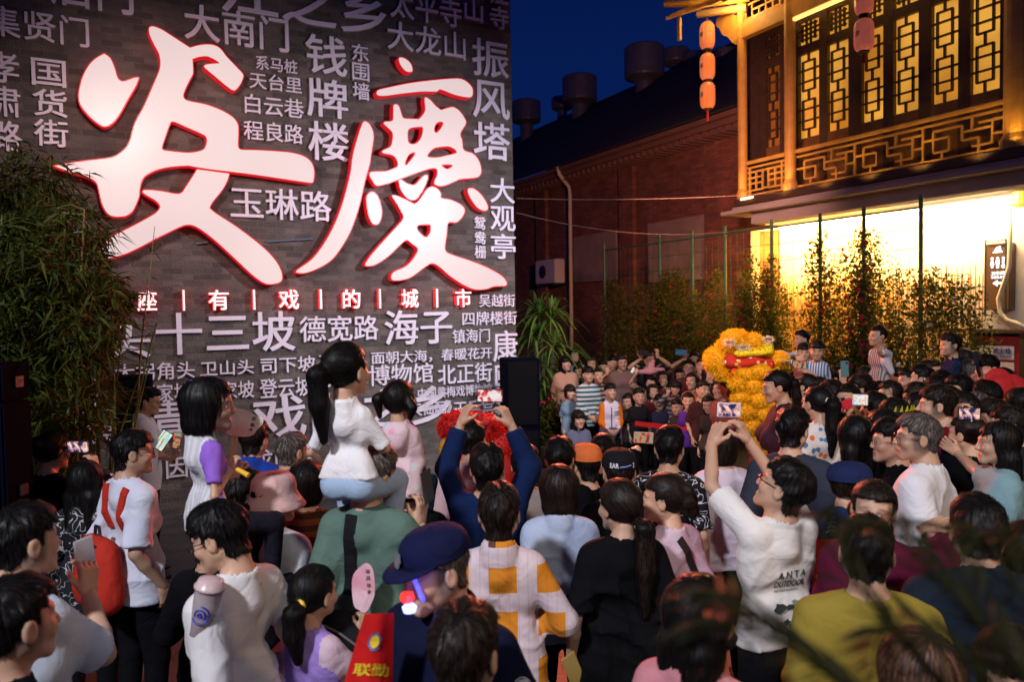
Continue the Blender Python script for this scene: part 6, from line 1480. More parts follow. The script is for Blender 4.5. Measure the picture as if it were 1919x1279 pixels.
for lb, x, y, d_, sx, yw, tp, hr, ar_ in FAR:
    a0 = a1 = None
    facing = abs(yw) > 90
    if ar_:
        if ar_[0] == '2': a_l, a_r = hands_up(ar_[1], ar_[2], -0.25), hands_up(ar_[3], ar_[4], -0.25); a0, a1 = (a_r, a_l)
        else:
            hnd = hand(ar_[1], ar_[2], -0.2 if facing else 0.2, (0, 0, 1), (0, -1 if facing else 0.6, 0), 'spread' if ar_[0] == 'w' else 'phone')
            left = ar_[1] < x
            if left != facing: a0 = hnd
            else: a1 = hnd
    P(lb, x, y, d=d_, yaw=yw, sex=sx, top=tp, hair=hr, arms=(a0, a1), hairm=(M_HAIRG if 'grey' in lb else None), head=((-16, 0, 10, 18, -8)[hash_(lb) % 5], (4, -8, 8)[hash_(lb) % 3], (-7, 0, 6)[hash_(lb) // 3 % 3]), glasses='glasses' in lb and 'sun' not in lb)
EXT = [(1085, 684, 12.9, 'f', 'woman in dim violet at the very back beside the pale blue person'), (1132, 676, 13.1, 'm', 'dim man at the very back between the waving person and the pale woman'), (1176, 690, 12.7, 'f', 'dim woman just right of the stout man in brown'), (1204, 684, 13.0, 'm', 'dim man at the back left of the plush toy'), (1236, 678, 13.2, 'm', 'dim man at the very back right of the filming arms'),
 (1276, 690, 11.6, 'f', 'woman in dark red shadow left of the red lit glasses man'), (1328, 690, 10.4, 'f', 'woman in dark red shadow tucked under the lion cheek'), (1336, 664, 12.4, 'm', 'dim man at the back close to the lion crest'), (1222, 722, 10.9, 'f', 'dim girl between the two boys behind the tape'), (1316, 716, 9.6, 'm', 'man in a red top right of the purple child'),
 (1330, 742, 9.0, 'f', 'person with a red lit face low behind the lifted bare arms'), (1272, 748, 9.9, 'm', 'child shadow figure left of the purple child'), (1180, 738, 10.3, 'f', 'small girl between the zipped jacket boy and the black t-shirt boy')]
for x, y, d_, sx, lb in EXT:
    q_ = abs(hash_(lb)); P(lb, x, y, d=d_, yaw=(160, -165, 175, -150)[q_ % 4], sex=sx, head=((-14, 0, 12)[q_ % 3], (6, -8)[q_ % 2], (-6, 5)[q_ % 2]), top=tee([(0.06, 0.02, 0.02), (0.03, 0.03, 0.05), (0.12, 0.03, 0.03), (0.05, 0.035, 0.03)][q_ % 4]), hair=[short(0.010), bob(0.13), short(0.012, fringe=1), longh(0.2)][q_ % 4 if sx == 'm' and q_ % 2 == 0 else (1, 3)[q_ % 2] if sx == 'f' else 0])
EXR = [(1572, 690, 8.4, 'm', 'dark head at the back left of the clapping girl'), (1622, 688, 8.2, 'f', 'dark haired woman at the back below the wall left of the clapping girl'), (1684, 690, 8.0, 'm', 'dark head at the back right of the clapping girl'), (1738, 676, 8.2, 'f', 'woman at the back left of the navy boy'), (1550, 742, 5.9, 'm', 'low dark head right of the floral blouse'), (1652, 770, 5.0, 'f', 'low head of black hair under the white cased phone'), (1752, 706, 6.4, 'f', 'dark haired woman below the navy boy'), (1780, 728, 5.7, 'm', 'dark head right of the boy in the jersey'), (1898, 766, 4.9, 'm', 'man with black hair low at the right edge above the teal sleeve'), (1880, 716, 6.1, 'f', 'woman with dark hair under the red cape')]
for x, y, d_, sx, lb in EXR:
    q_ = abs(hash_(lb)); P(lb, x, y, d=d_, yaw=(-40, -70, -20, -55)[q_ % 4], sex=sx, head=((-10, 0, 14)[q_ % 3], (5, -6)[q_ % 2], (-6, 6)[q_ % 2]), top=tee([(0.02, 0.02, 0.025), (0.05, 0.03, 0.03), (0.10, 0.09, 0.09)][q_ % 3]), hair=[short(0.012), bob(0.12), short(0.010, fade=1), bun()][q_ % 4 if sx == 'm' and q_ % 2 == 0 else (1, 3)[q_ % 2] if sx == 'f' else 0])
# ---- children in the ring
P('boy in a teal and white striped jacket over a black shirt', 1102, 689, d=10.6, yaw=165, child=True, top=dict(k='long', m=m_of((0.02, 0.12, 0.13), 'stripe', (0.55, 0.52, 0.50))), hair=short(0.016, fringe=1), hs=0.215, arms=('front', 'front'))
kK = P('boy in a white and orange zipped jacket with folded hands', 1144, 721, d=10.2, yaw=178, head=(-15, 10, 0), child=True, top=dict(k='jacket', m=m_of((0.60, 0.55, 0.62), 'block', (0.12, 0.11, 0.22), (0.80,)), loose=0.03), hair=short(0.016, fringe=1), hs=0.215, sleeve_m=cloth((0.62, 0.16, 0.015)), arms=('front', 'front'))
P('girl with long black hair sitting in a grey blue cardigan', 1084, 770, d=9.8, H=1.50, yaw=165, sex='f', seated=True, child=False, hs=0.225, top=lon((0.12, 0.13, 0.19)), hair=longh(0.30, fringe=1), arms=('front', 'front'))
P('boy in a black t-shirt standing behind the red tape', 1197, 729, d=10.2, yaw=172, child=True, top=tee((0.012, 0.012, 0.014)), hair=short(0.010), hs=0.215)
P('small child in dark blue half behind the black t-shirt boy', 1236, 741, d=10.4, yaw=-170, child=True, top=tee((0.03, 0.03, 0.06)), hair=short(0.012, fringe=1), hs=0.21)
P('child in a purple top at the end of the red tape', 1290, 737, d=9.7, yaw=-165, child=True, sex='f', top=tee((0.10, 0.03, 0.30)), hair=bun(z=0.05, r=0.03), hs=0.215)
P('child in pale blue low down beside the spiky plant', 1068, 722, d=10.9, yaw=160, child=True, sex='f', top=tee((0.20, 0.28, 0.36)), hair=bob(0.1, fringe=1), hs=0.21)
# ------------------------------------------------------------------ things worn: caps, prints, straps (parts of their person)
from mathutils.bvhtree import BVHTree
def head_part(info, mb, name, m, smooth=True):
    o = mb.build(name, m, info['root'], smooth); o.matrix_local = info['HM']; return o
def dome(r=0.092, h=0.085, z0=0.045, y=-0.012, sy=1.18, n=28, droop=0.0):
    m = MB(); prof = [(r * 1.0, -0.004)] + [(r * math.cos(a) ** 0.62, h * math.sin(a) ** 0.8) for a in [i * math.pi / 2 / 9 for i in range(9)]] + [(0.004, h)]
    m.lathe((0, y, z0), prof, n, 1.0, sy); return m
def visor(m, r=0.094, z0=0.045, L=0.060, y=-0.012, sy=1.18, dz=-0.022, back=False, half=70):
    vs = []; fs = []; n = 17; sg = -1 if back else 1
    for i in range(n):
        a = R_(-half + 2 * half * i / (n - 1)); fr = math.cos(a * 90 / half * math.pi / 180 * 57.2958 * math.pi / 180) if False else math.cos(a * 1.2)
        x = r * math.sin(a); yy = y + sg * r * sy * math.cos(a)
        e = max(0.0, math.cos(a * 90.0 / half)) ** 0.6
        for (f, t) in ((0, 0.0), (1, 0.0), (1, -0.006), (0, -0.006)):
            vs.append((x * (1 + 0.10 * f * e), yy + sg * f * L * e, z0 + f * dz * e + t))
    for i in range(n - 1):
        for q in range(4):
            q2 = (q + 1) % 4; fs.append((4*i+q, 4*i+q2, 4*i+4+q2, 4*i+4+q))
    m.add(vs, fs)
def put_cap(info, col, brim=True, back=False, tall=0.085, z0=0.045, r=0.094):
    m = dome(r, tall, z0)
    if brim: visor(m, r, z0, back=back)
    m.lathe((0, -0.012, z0 + tall - 0.003), [(0.008, 0), (0.006, 0.006)], 10)
    return head_part(info, m, 'cap', cloth(col, 0.85))
capS = put_cap(cS, (0.008, 0.010, 0.04), tall=0.078, r=0.096, z0=0.056)
_m = MB(); _m.lathe((0, 0, 0), [(0.018, 0.0), (0.021, 0.003), (0.012, 0.006), (0.004, 0.007)], 6, 1.0, 1.25)
o = _m.build('cap_badge', mat('silver_badge', (0.55, 0.55, 0.56), 0.3, 0.8), cS['root']); o.matrix_local = cS['HM'] @ Matrix.Translation((0, 0.108, 0.075)) @ Matrix.Rotation(R_(-72), 4, 'X')
put_cap(cZ, (0.010, 0.010, 0.012), back=False, tall=0.09)
put_cap(dA, (0.62, 0.15, 0.04), tall=0.09)
put_cap(dI, (0.014, 0.022, 0.075), tall=0.078, r=0.100)
m = MB(); m.lathe((0, -0.012, 0.0), [(0.136, -0.034), (0.138, -0.028), (0.120, 0.002), (0.104, 0.030), (0.100, 0.040), (0.098, 0.070), (0.090, 0.105), (0.070, 0.128), (0.004, 0.134)], 32, 1.0, 1.12)
m.lathe((0, -0.012, 0.0), [(0.130, -0.036), (0.100, 0.026)], 32, 1.0, 1.12)
head_part(cL, m, 'bucket_hat', cloth((0.72, 0.46, 0.40), 0.9))
def hair_part(info, name, pts, r, m, n=8):
    q = MB(); q.tube(pts, r, n); return head_part(info, q, name, m)
def ring(c, R, r, ax='y'):
    return [(c[0] + R * math.cos(a), c[1] + (0 if ax == 'y' else R * math.sin(a)), c[2] + (R * math.sin(a) if ax == 'y' else 0)) for a in [2 * math.pi * k / 14 for k in range(15)]]
M_CREAM = mat('cream_plastic', (0.72, 0.62, 0.52), 0.35); M_WHP = mat('white_plastic', (0.75, 0.74, 0.76), 0.35); M_GOLD = mat('gold_metal', (0.75, 0.5, 0.16), 0.3, 0.9)
M_BLUEP = mat('blue_plastic', (0.03, 0.10, 0.6), 0.3); M_REDP = mat('red_fabric', (0.55, 0.02, 0.02), 0.7); M_YEL = mat('yellow_plastic', (0.80, 0.48, 0.03), 0.4)
hair_part(kB, 'hair_tie', ring((-0.03, -0.112, 0.030), 0.024, 0.009, 'y'), 0.009, M_WHP)
hair_part(dH, 'hair_tie', ring((0, -0.112, 0.025), 0.028, 0.012, 'y'), 0.013, M_WHP)
hair_part(dG, 'hair_tie', ring((0, -0.108, 0.024), 0.024, 0.01, 'y'), 0.009, M_WHP)
for k in range(2): hair_part(cU, 'scrunchie', ring((0.03, -0.128, -0.062 - 0.014 * k), 0.026 - 0.003 * k, 0.01, 'z'), 0.010, cloth((0.62, 0.36, 0.36), 0.8, 'floral', (0.75, 0.7, 0.66), (0.4, 0.1, 0.1)))
hair_part(cW, 'claw_clip', [(-0.012, -0.150, 0.095), (0.0, -0.158, 0.055), (0.012, -0.160, 0.025), (0.03, -0.155, 0.02), (0.045, -0.15, 0.035), (0.04, -0.152, 0.055), (0.02, -0.158, 0.05)], 0.008, M_CREAM)
hair_part(cW, 'claw_clip', [(0.012, -0.160, 0.025), (0.016, -0.16, -0.02), (0.018, -0.152, -0.045)], 0.008, M_CREAM)
for x, y, z, mm in ((-0.035, -0.085, 0.085, M_BLUEP), (-0.05, -0.085, 0.062, M_REDP), (0.02, -0.07, 0.108, M_BLUEP), (-0.075, -0.05, 0.05, M_YEL)):
    q = MB(); q.lathe((x, y, z), [(0.004, -0.008), (0.012, -0.004), (0.012, 0.004), (0.004, 0.008)], 8); q.bar((x - 0.014, y, z - 0.004), (x + 0.014, y, z + 0.006), 0.006, 0.006); head_part(kA, q, 'hair_clip', mm)
hair_part(dR, 'hair_pin', [(-0.02, -0.05, 0.118), (0.0, -0.02, 0.128), (0.02, 0.012, 0.128)], 0.006, M_GOLD)
q = MB(); q.add([(0.03, -0.02, 0.07), (0.10, -0.04, 0.12), (0.135, -0.02, 0.06), (0.10, 0.0, -0.02), (0.05, 0.0, 0.02), (0.035, -0.05, 0.07), (0.10, -0.07, 0.12), (0.135, -0.05, 0.06), (0.10, -0.03, -0.02), (0.05, -0.03, 0.02)], [(0, 1, 2, 3, 4), (9, 8, 7, 6, 5), (0, 5, 6, 1), (1, 6, 7, 2), (2, 7, 8, 3), (3, 8, 9, 4), (4, 9, 5, 0)]); head_part(dR, q, 'bow', cloth((0.012, 0.014, 0.03), 0.6), False)
q = MB(); q.lathe((0, 0.070, -0.062), [(0.01, 0.036), (0.045, 0.024), (0.058, 0.0), (0.05, -0.026), (0.012, -0.042)], 18, 1.0, 0.75); head_part(dR, q, 'face_mask', cloth((0.02, 0.02, 0.024), 0.8))
hair_part(kD, 'hair_tie', ring((0.025, -0.118, -0.005), 0.024, 0.01, 'y'), 0.010, M_YEL)
hair_part(dV, 'hair_grip', [(-0.05, -0.06, 0.10), (0.0, -0.085, 0.09), (0.05, -0.07, 0.08)], 0.006, M_WHP)
q = MB()
for k in range(7):
    a = R_(-60 + 20 * k); x, y = 0.10 * math.sin(a), -0.012 - 0.115 * math.cos(a)
    q.add([(x - 0.016, y, 0.04), (x + 0.016, y, 0.04), (x, y - 0.012, 0.085), (x - 0.016, y + 0.006, 0.04), (x + 0.016, y + 0.006, 0.04)], [(0, 1, 2), (4, 3, 2), (0, 2, 3), (1, 4, 2), (0, 3, 4, 1)])
crown_p = [p for p in PEOPLE if 'crown' in p['root'].get('label', '')][0]
head_part(crown_p, q, 'toy_crown', mat('toy_yellow', (0.62, 0.62, 0.02), 0.5), False)
sung = [p for p in PEOPLE if 'sunglasses' in p['root']['label']][0]
q = MB()
for sx in (1, -1): q.lathe((sx * 0.033, 0.102, 0.0), [(0.003, -0.02), (0.02, -0.016), (0.024, 0.0), (0.022, 0.012), (0.003, 0.016)], 12, 1.0, 0.3)
q.tube([(-0.075, 0.04, 0.008), (-0.05, 0.1, 0.008), (0.05, 0.1, 0.008), (0.075, 0.04, 0.008)], 0.003, 6); head_part(sung, q, 'sunglasses', M_BLACK)
plush = [p for p in PEOPLE if 'plush' in p['root']['label']][0]
def bvh_of(o):
    me = o.data; return BVHTree.FromPolygons([v.co for v in me.vertices], [tuple(p.vertices) for p in me.polygons])
def on_back(info, V2, F, name, m, lift=0.004, front=False, bv=None, sub=0):
    """lay flat (x, z) faces onto the back (or front) of the shirt"""
    bv = bv or bvh_of(info['shirt']); sg = 1 if front else -1; vs = []
    bm = bmesh.new(); vv = [bm.verts.new((x, 0, z)) for x, z in V2]
    for f in F:
        try: bm.faces.new([vv[i] for i in f])
        except ValueError: pass
    if sub: bmesh.ops.subdivide_edges(bm, edges=bm.edges[:], cuts=sub, use_grid_fill=True)
    last = 0.0
    for v in bm.verts:
        hit = bv.ray_cast(Vector((v.co.x, sg * 1.0, v.co.z)), Vector((0, -sg, 0)))
        if hit[0] is not None: last = hit[0].y; v.co.y = last + sg * lift
        else: v.co.y = last + sg * lift
    bmesh.ops.recalc_face_normals(bm, faces=bm.faces[:])
    me = bpy.data.meshes.new(name); bm.to_mesh(me); bm.free()
    return mesh_obj(name, me, m, info['root'])
def strap(info, pts, w, name, m, lift=0.006):
    bv = bvh_of(info['shirt']); out = []
    for (x, z, side) in pts:
        hit = bv.ray_cast(Vector((x, -1.0 * side, z)), Vector((0, side, 0))); out.append(Vector((x, (hit[0].y if hit[0] else 0.0) - side * lift, z)))
    q = MB()
    for i in range(len(out) - 1):
        q.bar(out[i], out[i + 1], w, 0.008, (0, 1, 0.01))
    return q.build(name, m, info['root'])
def lin(a, b, n): return [(a[0] + (b[0] - a[0]) * i / n, a[1] + (b[1] - a[1]) * i / n, 1) for i in range(n + 1)]
# the printed t-shirt
b = dE['b']; bv = bvh_of(dE['shirt']); M_INK = mat('print_ink', (0.03, 0.035, 0.03), 0.8); M_INKG = mat('print_green', (0.16, 0.26, 0.20), 0.8)
for body, x0, x1, z0, z1 in (('A N T A', -0.055, 0.085, 1.225, 1.255), ('OUTDOOR', -0.065, 0.085, 1.183, 1.213), ('THE WILD IS CALLING', -0.06, 0.06, 1.163, 1.172)):
    V2, F = fit_text(body, x0 * b, x1 * b, z0 * b, z1 * b, 0.03); on_back(dE, V2, F, 'shirt_print', M_INK, bv=bv)
r = np.random.default_rng(3)
for k in range(11):
    cx, cz = r.uniform(-0.06, 0.10) * b, r.uniform(1.00, 1.12) * b; n = 9; R0 = r.uniform(0.016, 0.032)
    loop = [(cx + R0 * r.uniform(0.5, 1.5) * math.cos(2 * math.pi * q / n), cz + R0 * r.uniform(0.35, 0.9) * math.sin(2 * math.pi * q / n)) for q in range(n)]
    V2, F = fill_outline([loop]); on_back(dE, V2, F, 'shirt_print', M_INKG if k % 3 == 0 else M_INK, 0.004 + 0.0006 * k, bv=bv)
V2, F = fit_text('KY', -0.10 * dM['b'], 0.02 * dM['b'], 1.10 * dM['b'], 1.18 * dM['b'], 0.06); on_back(dM, V2, F, 'jersey_letters', mat('jersey_white', (0.5, 0.5, 0.6), 0.7))
V2, F = fit_text('KY', -0.092 * dM['b'], 0.012 * dM['b'], 1.105 * dM['b'], 1.175 * dM['b'], 0.02); on_back(dM, V2, F, 'jersey_letters', mat('jersey_navy', (0.015, 0.02, 0.11), 0.7), 0.007)
for body, z in (('MIBO', 1.255), ('AGBO', 1.215)):
    V2, F = fit_text(body, -0.15 * kK['b'], -0.05 * kK['b'], z * kK['b'], (z + 0.032) * kK['b'], 0.03); V2 = [(-x - 0.2 * kK['b'], zz) for x, zz in V2]; on_back(kK, V2, F, 'jacket_print', M_INK, front=True)
V2 = [(-0.006, 0.82 * kK['b']), (0.006, 0.82 * kK['b']), (0.006, 1.36 * kK['b']), (-0.006, 1.36 * kK['b'])]; on_back(kK, V2, [[0, 1, 2, 3]], 'zip', M_BLACK, 0.006, True, sub=8)
# lettering on the black cap
q = MB()
V2, F = fit_text('EAR', -0.066, -0.018, 0, 0.026, 0.03)
def wrap(V2, R=0.0985, sy=1.18, z0=0.05): return [(R * math.sin(x / R), -0.012 - R * sy * math.cos(x / R), z0 + z) for x, z in V2]
q.add(wrap(V2), F); V2, F = fit_text('2', 0.060, 0.072, 0, 0.026, 0.03); q.add(wrap(V2), F); head_part(cZ, q, 'cap_lettering', M_WHP, False)
q = MB(); V2 = [(-0.012, 0.004), (0.02, 0.006), (0.05, 0.012), (0.05, 0.018), (0.02, 0.012), (-0.012, 0.010)]; q.add(wrap(V2, 0.099), [(0, 1, 4, 5), (1, 2, 3, 4)]); head_part(cZ, q, 'cap_stripe', mat('cap_blue', (0.2, 0.35, 0.8), 0.4), False)
# straps
strap(cY, lin((-0.02, 1.42 * cY['b']), (0.20, 1.02 * cY['b']), 12), 0.036, 'shoulder_strap', M_BLACK)
strap(cN, lin((-0.03, 1.44 * cN['b']), (-0.06, 1.12 * cN['b']), 10), 0.052, 'bag_strap', cloth((0.012, 0.012, 0.014)))
def armband(info, quad, d, text, label_m, z_badge=True):
    """red cloth band hanging from the upper arm: a slightly bowed sheet with a yellow badge and words"""
    RI = info['RM'].inverted(); n = 8; vs = []; fs = []
    P00, P10, P11, P01 = quad
    def pt(u, v, o=0.0):
        x = (P00[0]*(1-u)+P10[0]*u)*(1-v)+(P01[0]*(1-u)+P11[0]*u)*v; y = (P00[1]*(1-u)+P10[1]*u)*(1-v)+(P01[1]*(1-u)+P11[1]*u)*v
        return RI @ at(x, y, d + 0.10 * (u - 0.5) ** 2 * 2 - o)
    for o in (0.0, -0.006):
        for i in range(n + 1):
            for j in range(n + 1): vs.append(pt(i / n, j / n, o))
    N = (n + 1) ** 2
    for i in range(n):
        for j in range(n):
            a = i * (n + 1) + j; fs += [(a, a + 1, a + n + 2, a + n + 1), (N + a, N + a + n + 1, N + a + n + 2, N + a + 1)]
    q = MB(); q.add(vs, fs); band = q.build('armband', cloth((0.50, 0.012, 0.012), 0.7), info['root'], True)
    ylw = mat('armband_yellow', (0.75, 0.50, 0.02), 0.6) if 'armband_yellow' not in bpy.data.materials else bpy.data.materials['armband_yellow']
    V2, F = fit_text(text, 0.12, 0.92, 0.64, 0.80, 0.03); q = MB(); q.add([pt(u, 1 - (v - 0.64) / 0.16 * 0.16 - (1 - 0.80), 0.004) for u, v in V2], F); q.build('armband_words', ylw, band)
    V2, F = fill_outline([[(0.5 + 0.19 * math.cos(a) * (1 if k % 2 else 0.9), 0.36 + 0.13 * math.sin(a) * (1 if k % 2 else 0.9)) for k, a in enumerate([2 * math.pi * q / 12 + 0.26 for q in range(12)])]]); q = MB(); q.add([pt(u, v, 0.004) for u, v in V2], F); q.build('armband_badge', mat('badge_blue', (0.10, 0.12, 0.35), 0.6), band)
    V2, F = fill_outline([[(0.5 + 0.13 * math.cos(a), 0.36 + 0.09 * math.sin(a)) for a in [2 * math.pi * q / 8 for q in range(8)]]]); q = MB(); q.add([pt(u, v, 0.007) for u, v in V2], F); q.build('armband_badge', ylw, band)
armband(cS, ((683, 1152), (738, 1150), (735, 1300), (640, 1296)), 2.08, '联勤', None)
armband(dI, ((1530, 1012), (1566, 1010), (1560, 1115), (1522, 1112)), 3.50, '安保', None)
# guard: shoulder badge and reflective chevrons of the other guard
def patch(info, pts, d, m, name):
    RI = info['RM'].inverted(); q = MB(); V2, F = fill_outline([pts]); VV = [RI @ at(x, y, d) for x, y in V2] + [RI @ at(x, y, d + 0.012) for x, y in V2]; n = len(V2)
    q.add(VV, [list(f) for f in F] + [[n + i for i in f[::-1]] for f in F]); return q.build(name, m, info['root'])
def sleeve_patch(info, side, t, scale):
    _, S, E, Tg, *_r = info['A'][side]; p = S + (E - S) * t; RI = info['RM'].inverted(); cl = np.array(RI @ CAM) - p; ax = (E - S) / np.linalg.norm(E - S)
    n = cl - ax * (cl @ ax); n /= np.linalg.norm(n); out = np.array([-1.0 if side == 0 else 1.0, 0.0, 0.0]); n = n + out * 0.8; n -= ax * (n @ ax); n /= np.linalg.norm(n); sd = np.cross(ax, n)
    bv = bvh_of(info['shirt']); h = bv.ray_cast(Vector(p + n * 0.3), Vector(-n)); c_ = np.array(h[0]) if h[0] else p + n * 0.06
    def sh(pts, lift, m, nm):
        q = MB(); vs = []
        for u, v in pts:
            o = c_ + sd * u * scale - ax * v * scale; hh = bv.ray_cast(Vector(o + n * 0.2), Vector(-n)); oo = np.array(hh[0]) + n * lift if hh[0] else o + n * lift; vs.append(oo)
        q.add(vs, [list(range(len(vs)))]); q.build(nm, m, info['root'])
    ci = lambda rx, ry, cy=0.0, k=14: [(rx * math.cos(2 * math.pi * i / k), cy + ry * math.sin(2 * math.pi * i / k)) for i in range(k)]
    sh(ci(1.0, 1.25), 0.003, mat('badge_white', (0.55, 0.55, 0.56), 0.7), 'sleeve_badge'); sh(ci(0.92, 1.17), 0.005, mat('badge_dark', (0.02, 0.025, 0.06), 0.7), 'sleeve_badge')
    sh([(-0.8, 0.35), (0.8, 0.35), (0.62, 0.85), (0.0, 1.1), (-0.62, 0.85)], 0.007, bpy.data.materials['badge_white'], 'sleeve_badge'); sh([(-0.7, -0.3), (0.7, -0.3), (0.4, -0.9), (0, -1.05), (-0.4, -0.9)], 0.007, bpy.data.materials['armband_yellow'], 'sleeve_badge')
sleeve_patch(cS, 0, 0.42, 0.036)
for k in range(4): patch(dI, [(1547 + 3 * k, 998 - 8 * k), (1556 + 2 * k, 992 - 8 * k), (1566, 996 - 8 * k), (1565, 999 - 8 * k), (1556 + 2 * k, 996 - 8 * k), (1548 + 3 * k, 1001 - 8 * k)], 3.42, glow_mat('reflector_glow', (0.4, 0.6, 0.8), 0.1) if k == 0 else bpy.data.materials['reflector_glow'], 'chevron')  # faint emission stands in for light thrown back by the chevrons

# ------------------------------------------------------------------ things carried
SCR = {}
def screen_mat(kind):
    if kind in SCR: return SCR[kind]
    m, nt, b = new_mat('screen_' + kind); b.inputs['Base Color'].default_value = (0.01, 0.01, 0.01, 1); b.inputs['Roughness'].default_value = 0.15
    tc = nt.nodes.new('ShaderNodeTexCoord'); mp = node(nt, 'ShaderNodeMapping'); nz = node(nt, 'ShaderNodeTexNoise', Scale=28.0 if kind != 'list' else 60.0, Detail=4.0, Distortion=0.6)
    mp.inputs['Scale'].default_value = (0.08, 1, 1) if kind == 'list' else (1, 1, 0.7)
    mp.inputs['Location'].default_value = (1.7 * len(SCR), 0.4, 0.2)
    nt.links.new(tc.outputs['Object'], mp.inputs[0]); nt.links.new(mp.outputs[0], nz.inputs['Vector'])
    cols = {'red': [(0.16, 0.03, 0.03), (0.75, 0.05, 0.04), (0.8, 0.62, 0.62), (0.85, 0.80, 0.80)], 'night': [(0.01, 0.015, 0.06), (0.02, 0.03, 0.13), (0.75, 0.34, 0.32), (0.9, 0.75, 0.6)], 'list': [(0.2, 0.65, 0.8), (0.85, 0.9, 0.9), (0.2, 0.6, 0.2), (0.8, 0.2, 0.15)], 'pale': [(0.3, 0.42, 0.55), (0.6, 0.75, 0.9), (0.85, 0.9, 0.93), (0.85, 0.5, 0.3)], 'mix': [(0.03, 0.04, 0.08), (0.55, 0.06, 0.04), (0.5, 0.26, 0.1), (0.08, 0.34, 0.24)]}[kind]
    r = ramp(nt, [(0.36, cols[0]), (0.47, cols[1]), (0.54, cols[2]), (0.62, cols[3])]); nt.links.new(nz.outputs['Fac'], r.inputs[0])
    nt.links.new(r.outputs[0], b.inputs['Emission Color']); b.inputs['Emission Strength'].default_value = 1.0
    SCR[kind] = m; return m
def phone(label, x, y, d, roll=0, yaw=0, pitch=0, L=0.15, Wd=0.073, col=(0.02, 0.02, 0.025), scr=None, back=False):
    q = MB(); q.box(-L / 2, L / 2, -0.004, 0.004, -Wd / 2, Wd / 2)
    o = q.build('phone', mat('phone_case', col, 0.35), None, bevel=0.003)
    o.matrix_world = Matrix.Translation(at(x, y, d)) @ Matrix.Rotation(R_(yaw), 4, 'Z') @ Matrix.Rotation(R_(pitch), 4, 'X') @ Matrix.Rotation(R_(roll), 4, 'Y')
    tag(o, label, 'phone', 'phones held up in the crowd')
    if scr:
        s = MB(); s.add([(-L / 2 + 0.006, -0.0046, -Wd / 2 + 0.005), (L / 2 - 0.006, -0.0046, -Wd / 2 + 0.005), (L / 2 - 0.006, -0.0046, Wd / 2 - 0.005), (-L / 2 + 0.006, -0.0046, Wd / 2 - 0.005)], [(0, 1, 2, 3)]); s.build('screen', screen_mat(scr), o)
    if back:
        s = MB()
        for k in range(2): s.lathe((0, 0, 0), [(0.009, 0), (0.008, 0.003)], 10)
        s = MB(); s.lathe((0, 0, 0), [(0.011, 0), (0.009, 0.003), (0.003, 0.0032)], 12); c_ = s.build('camera_lens', M_BLACK, o); c_.matrix_local = Matrix.Translation((-L / 2 + 0.02, -0.004, Wd / 2 - 0.018)) @ Matrix.Rotation(R_(90), 4, 'X')
    return o
phone('white phone held upright by the man in the white polo at left', 160, 1046, 2.80, roll=84, yaw=62, col=(0.62, 0.64, 0.66))
phone('phone with red and blue screen held sideways beside the bamboo', 147, 838, 4.50, roll=2, yaw=-8, scr='night')
phone('phone with a bright coloured list on its screen by the grey wall', 305, 826, 6.85, roll=-55, yaw=10, L=0.19, Wd=0.10, scr='list')
phone('dark phone in the second hand of the man by the grey wall', 331, 826, 6.75, roll=-82, yaw=40, scr='mix')
phone('dark phone held upright beside the sage green t-shirt', 801, 912, 3.32, roll=78, yaw=60, col=(0.05, 0.05, 0.05))
phone('phone showing a red picture between the raised navy sleeves', 918, 742, 4.08, roll=2, yaw=3, scr='red', L=0.145)
phone('phone with gold edge in the hand of the woman with the low ponytail', 1074, 1256, 3.26, roll=68, yaw=30, col=(0.42, 0.28, 0.08))
phone('small lit phone held upright left of the claw clip', 978, 832, 5.0, roll=88, yaw=0, scr='red', L=0.115, Wd=0.055)
phone('phone with a red and green picture left of the thick haired boy', 1206, 821, 4.85, roll=3, yaw=-5, scr='mix', col=(0.5, 0.4, 0.3), L=0.125)
phone('white phone with a night picture in the raised bare hands', 1366, 769, 3.58, roll=3, yaw=4, scr='night', col=(0.72, 0.70, 0.72), L=0.115, Wd=0.07)
phone('white cased phone with a pale picture held up left of the toy crown', 1612, 750, 5.42, roll=3, yaw=-6, scr='pale', col=(0.62, 0.60, 0.55), L=0.11, Wd=0.08)
phone('red phone held by the woman in sunglasses', 1587, 758, 5.95, roll=-18, yaw=10, col=(0.62, 0.03, 0.06), L=0.10)
phone('teal backed phone held upright below the striped boy', 1583, 692, 6.5, roll=88, yaw=8, col=(0.10, 0.24, 0.27), L=0.14, back=True)
phone('black phone raised by the man filming at the back', 1206, 662, 11.6, roll=4, yaw=0, col=(0.008, 0.008, 0.01), L=0.16, Wd=0.08)
phone('light blue phone raised next to the yellow lion', 1276, 661, 11.45, roll=4, yaw=0, col=(0.06, 0.20, 0.34), L=0.17, Wd=0.085, back=True)
phone('phone with a glaring white light beside the plush toy woman', 1186, 694, 11.0, roll=-60, yaw=0, scr='pale', L=0.10, Wd=0.05)
phone('phone held up by the black haired man under the navy boy', 1744, 716, 6.75, roll=3, yaw=-8, scr='pale', L=0.13)
phone('phone lit with a night picture at the raised pale hands right', 1816, 776, 4.3, roll=2, yaw=-10, scr='night', L=0.12)
phone('phone with a small bright screen at the right edge of the crowd', 1898, 786, 5.0, roll=80, yaw=-10, scr='pale', L=0.13)
phone('grey phone raised behind the hair ring woman', 1498, 684, 6.7, roll=5, yaw=-6, scr='mix', L=0.13)
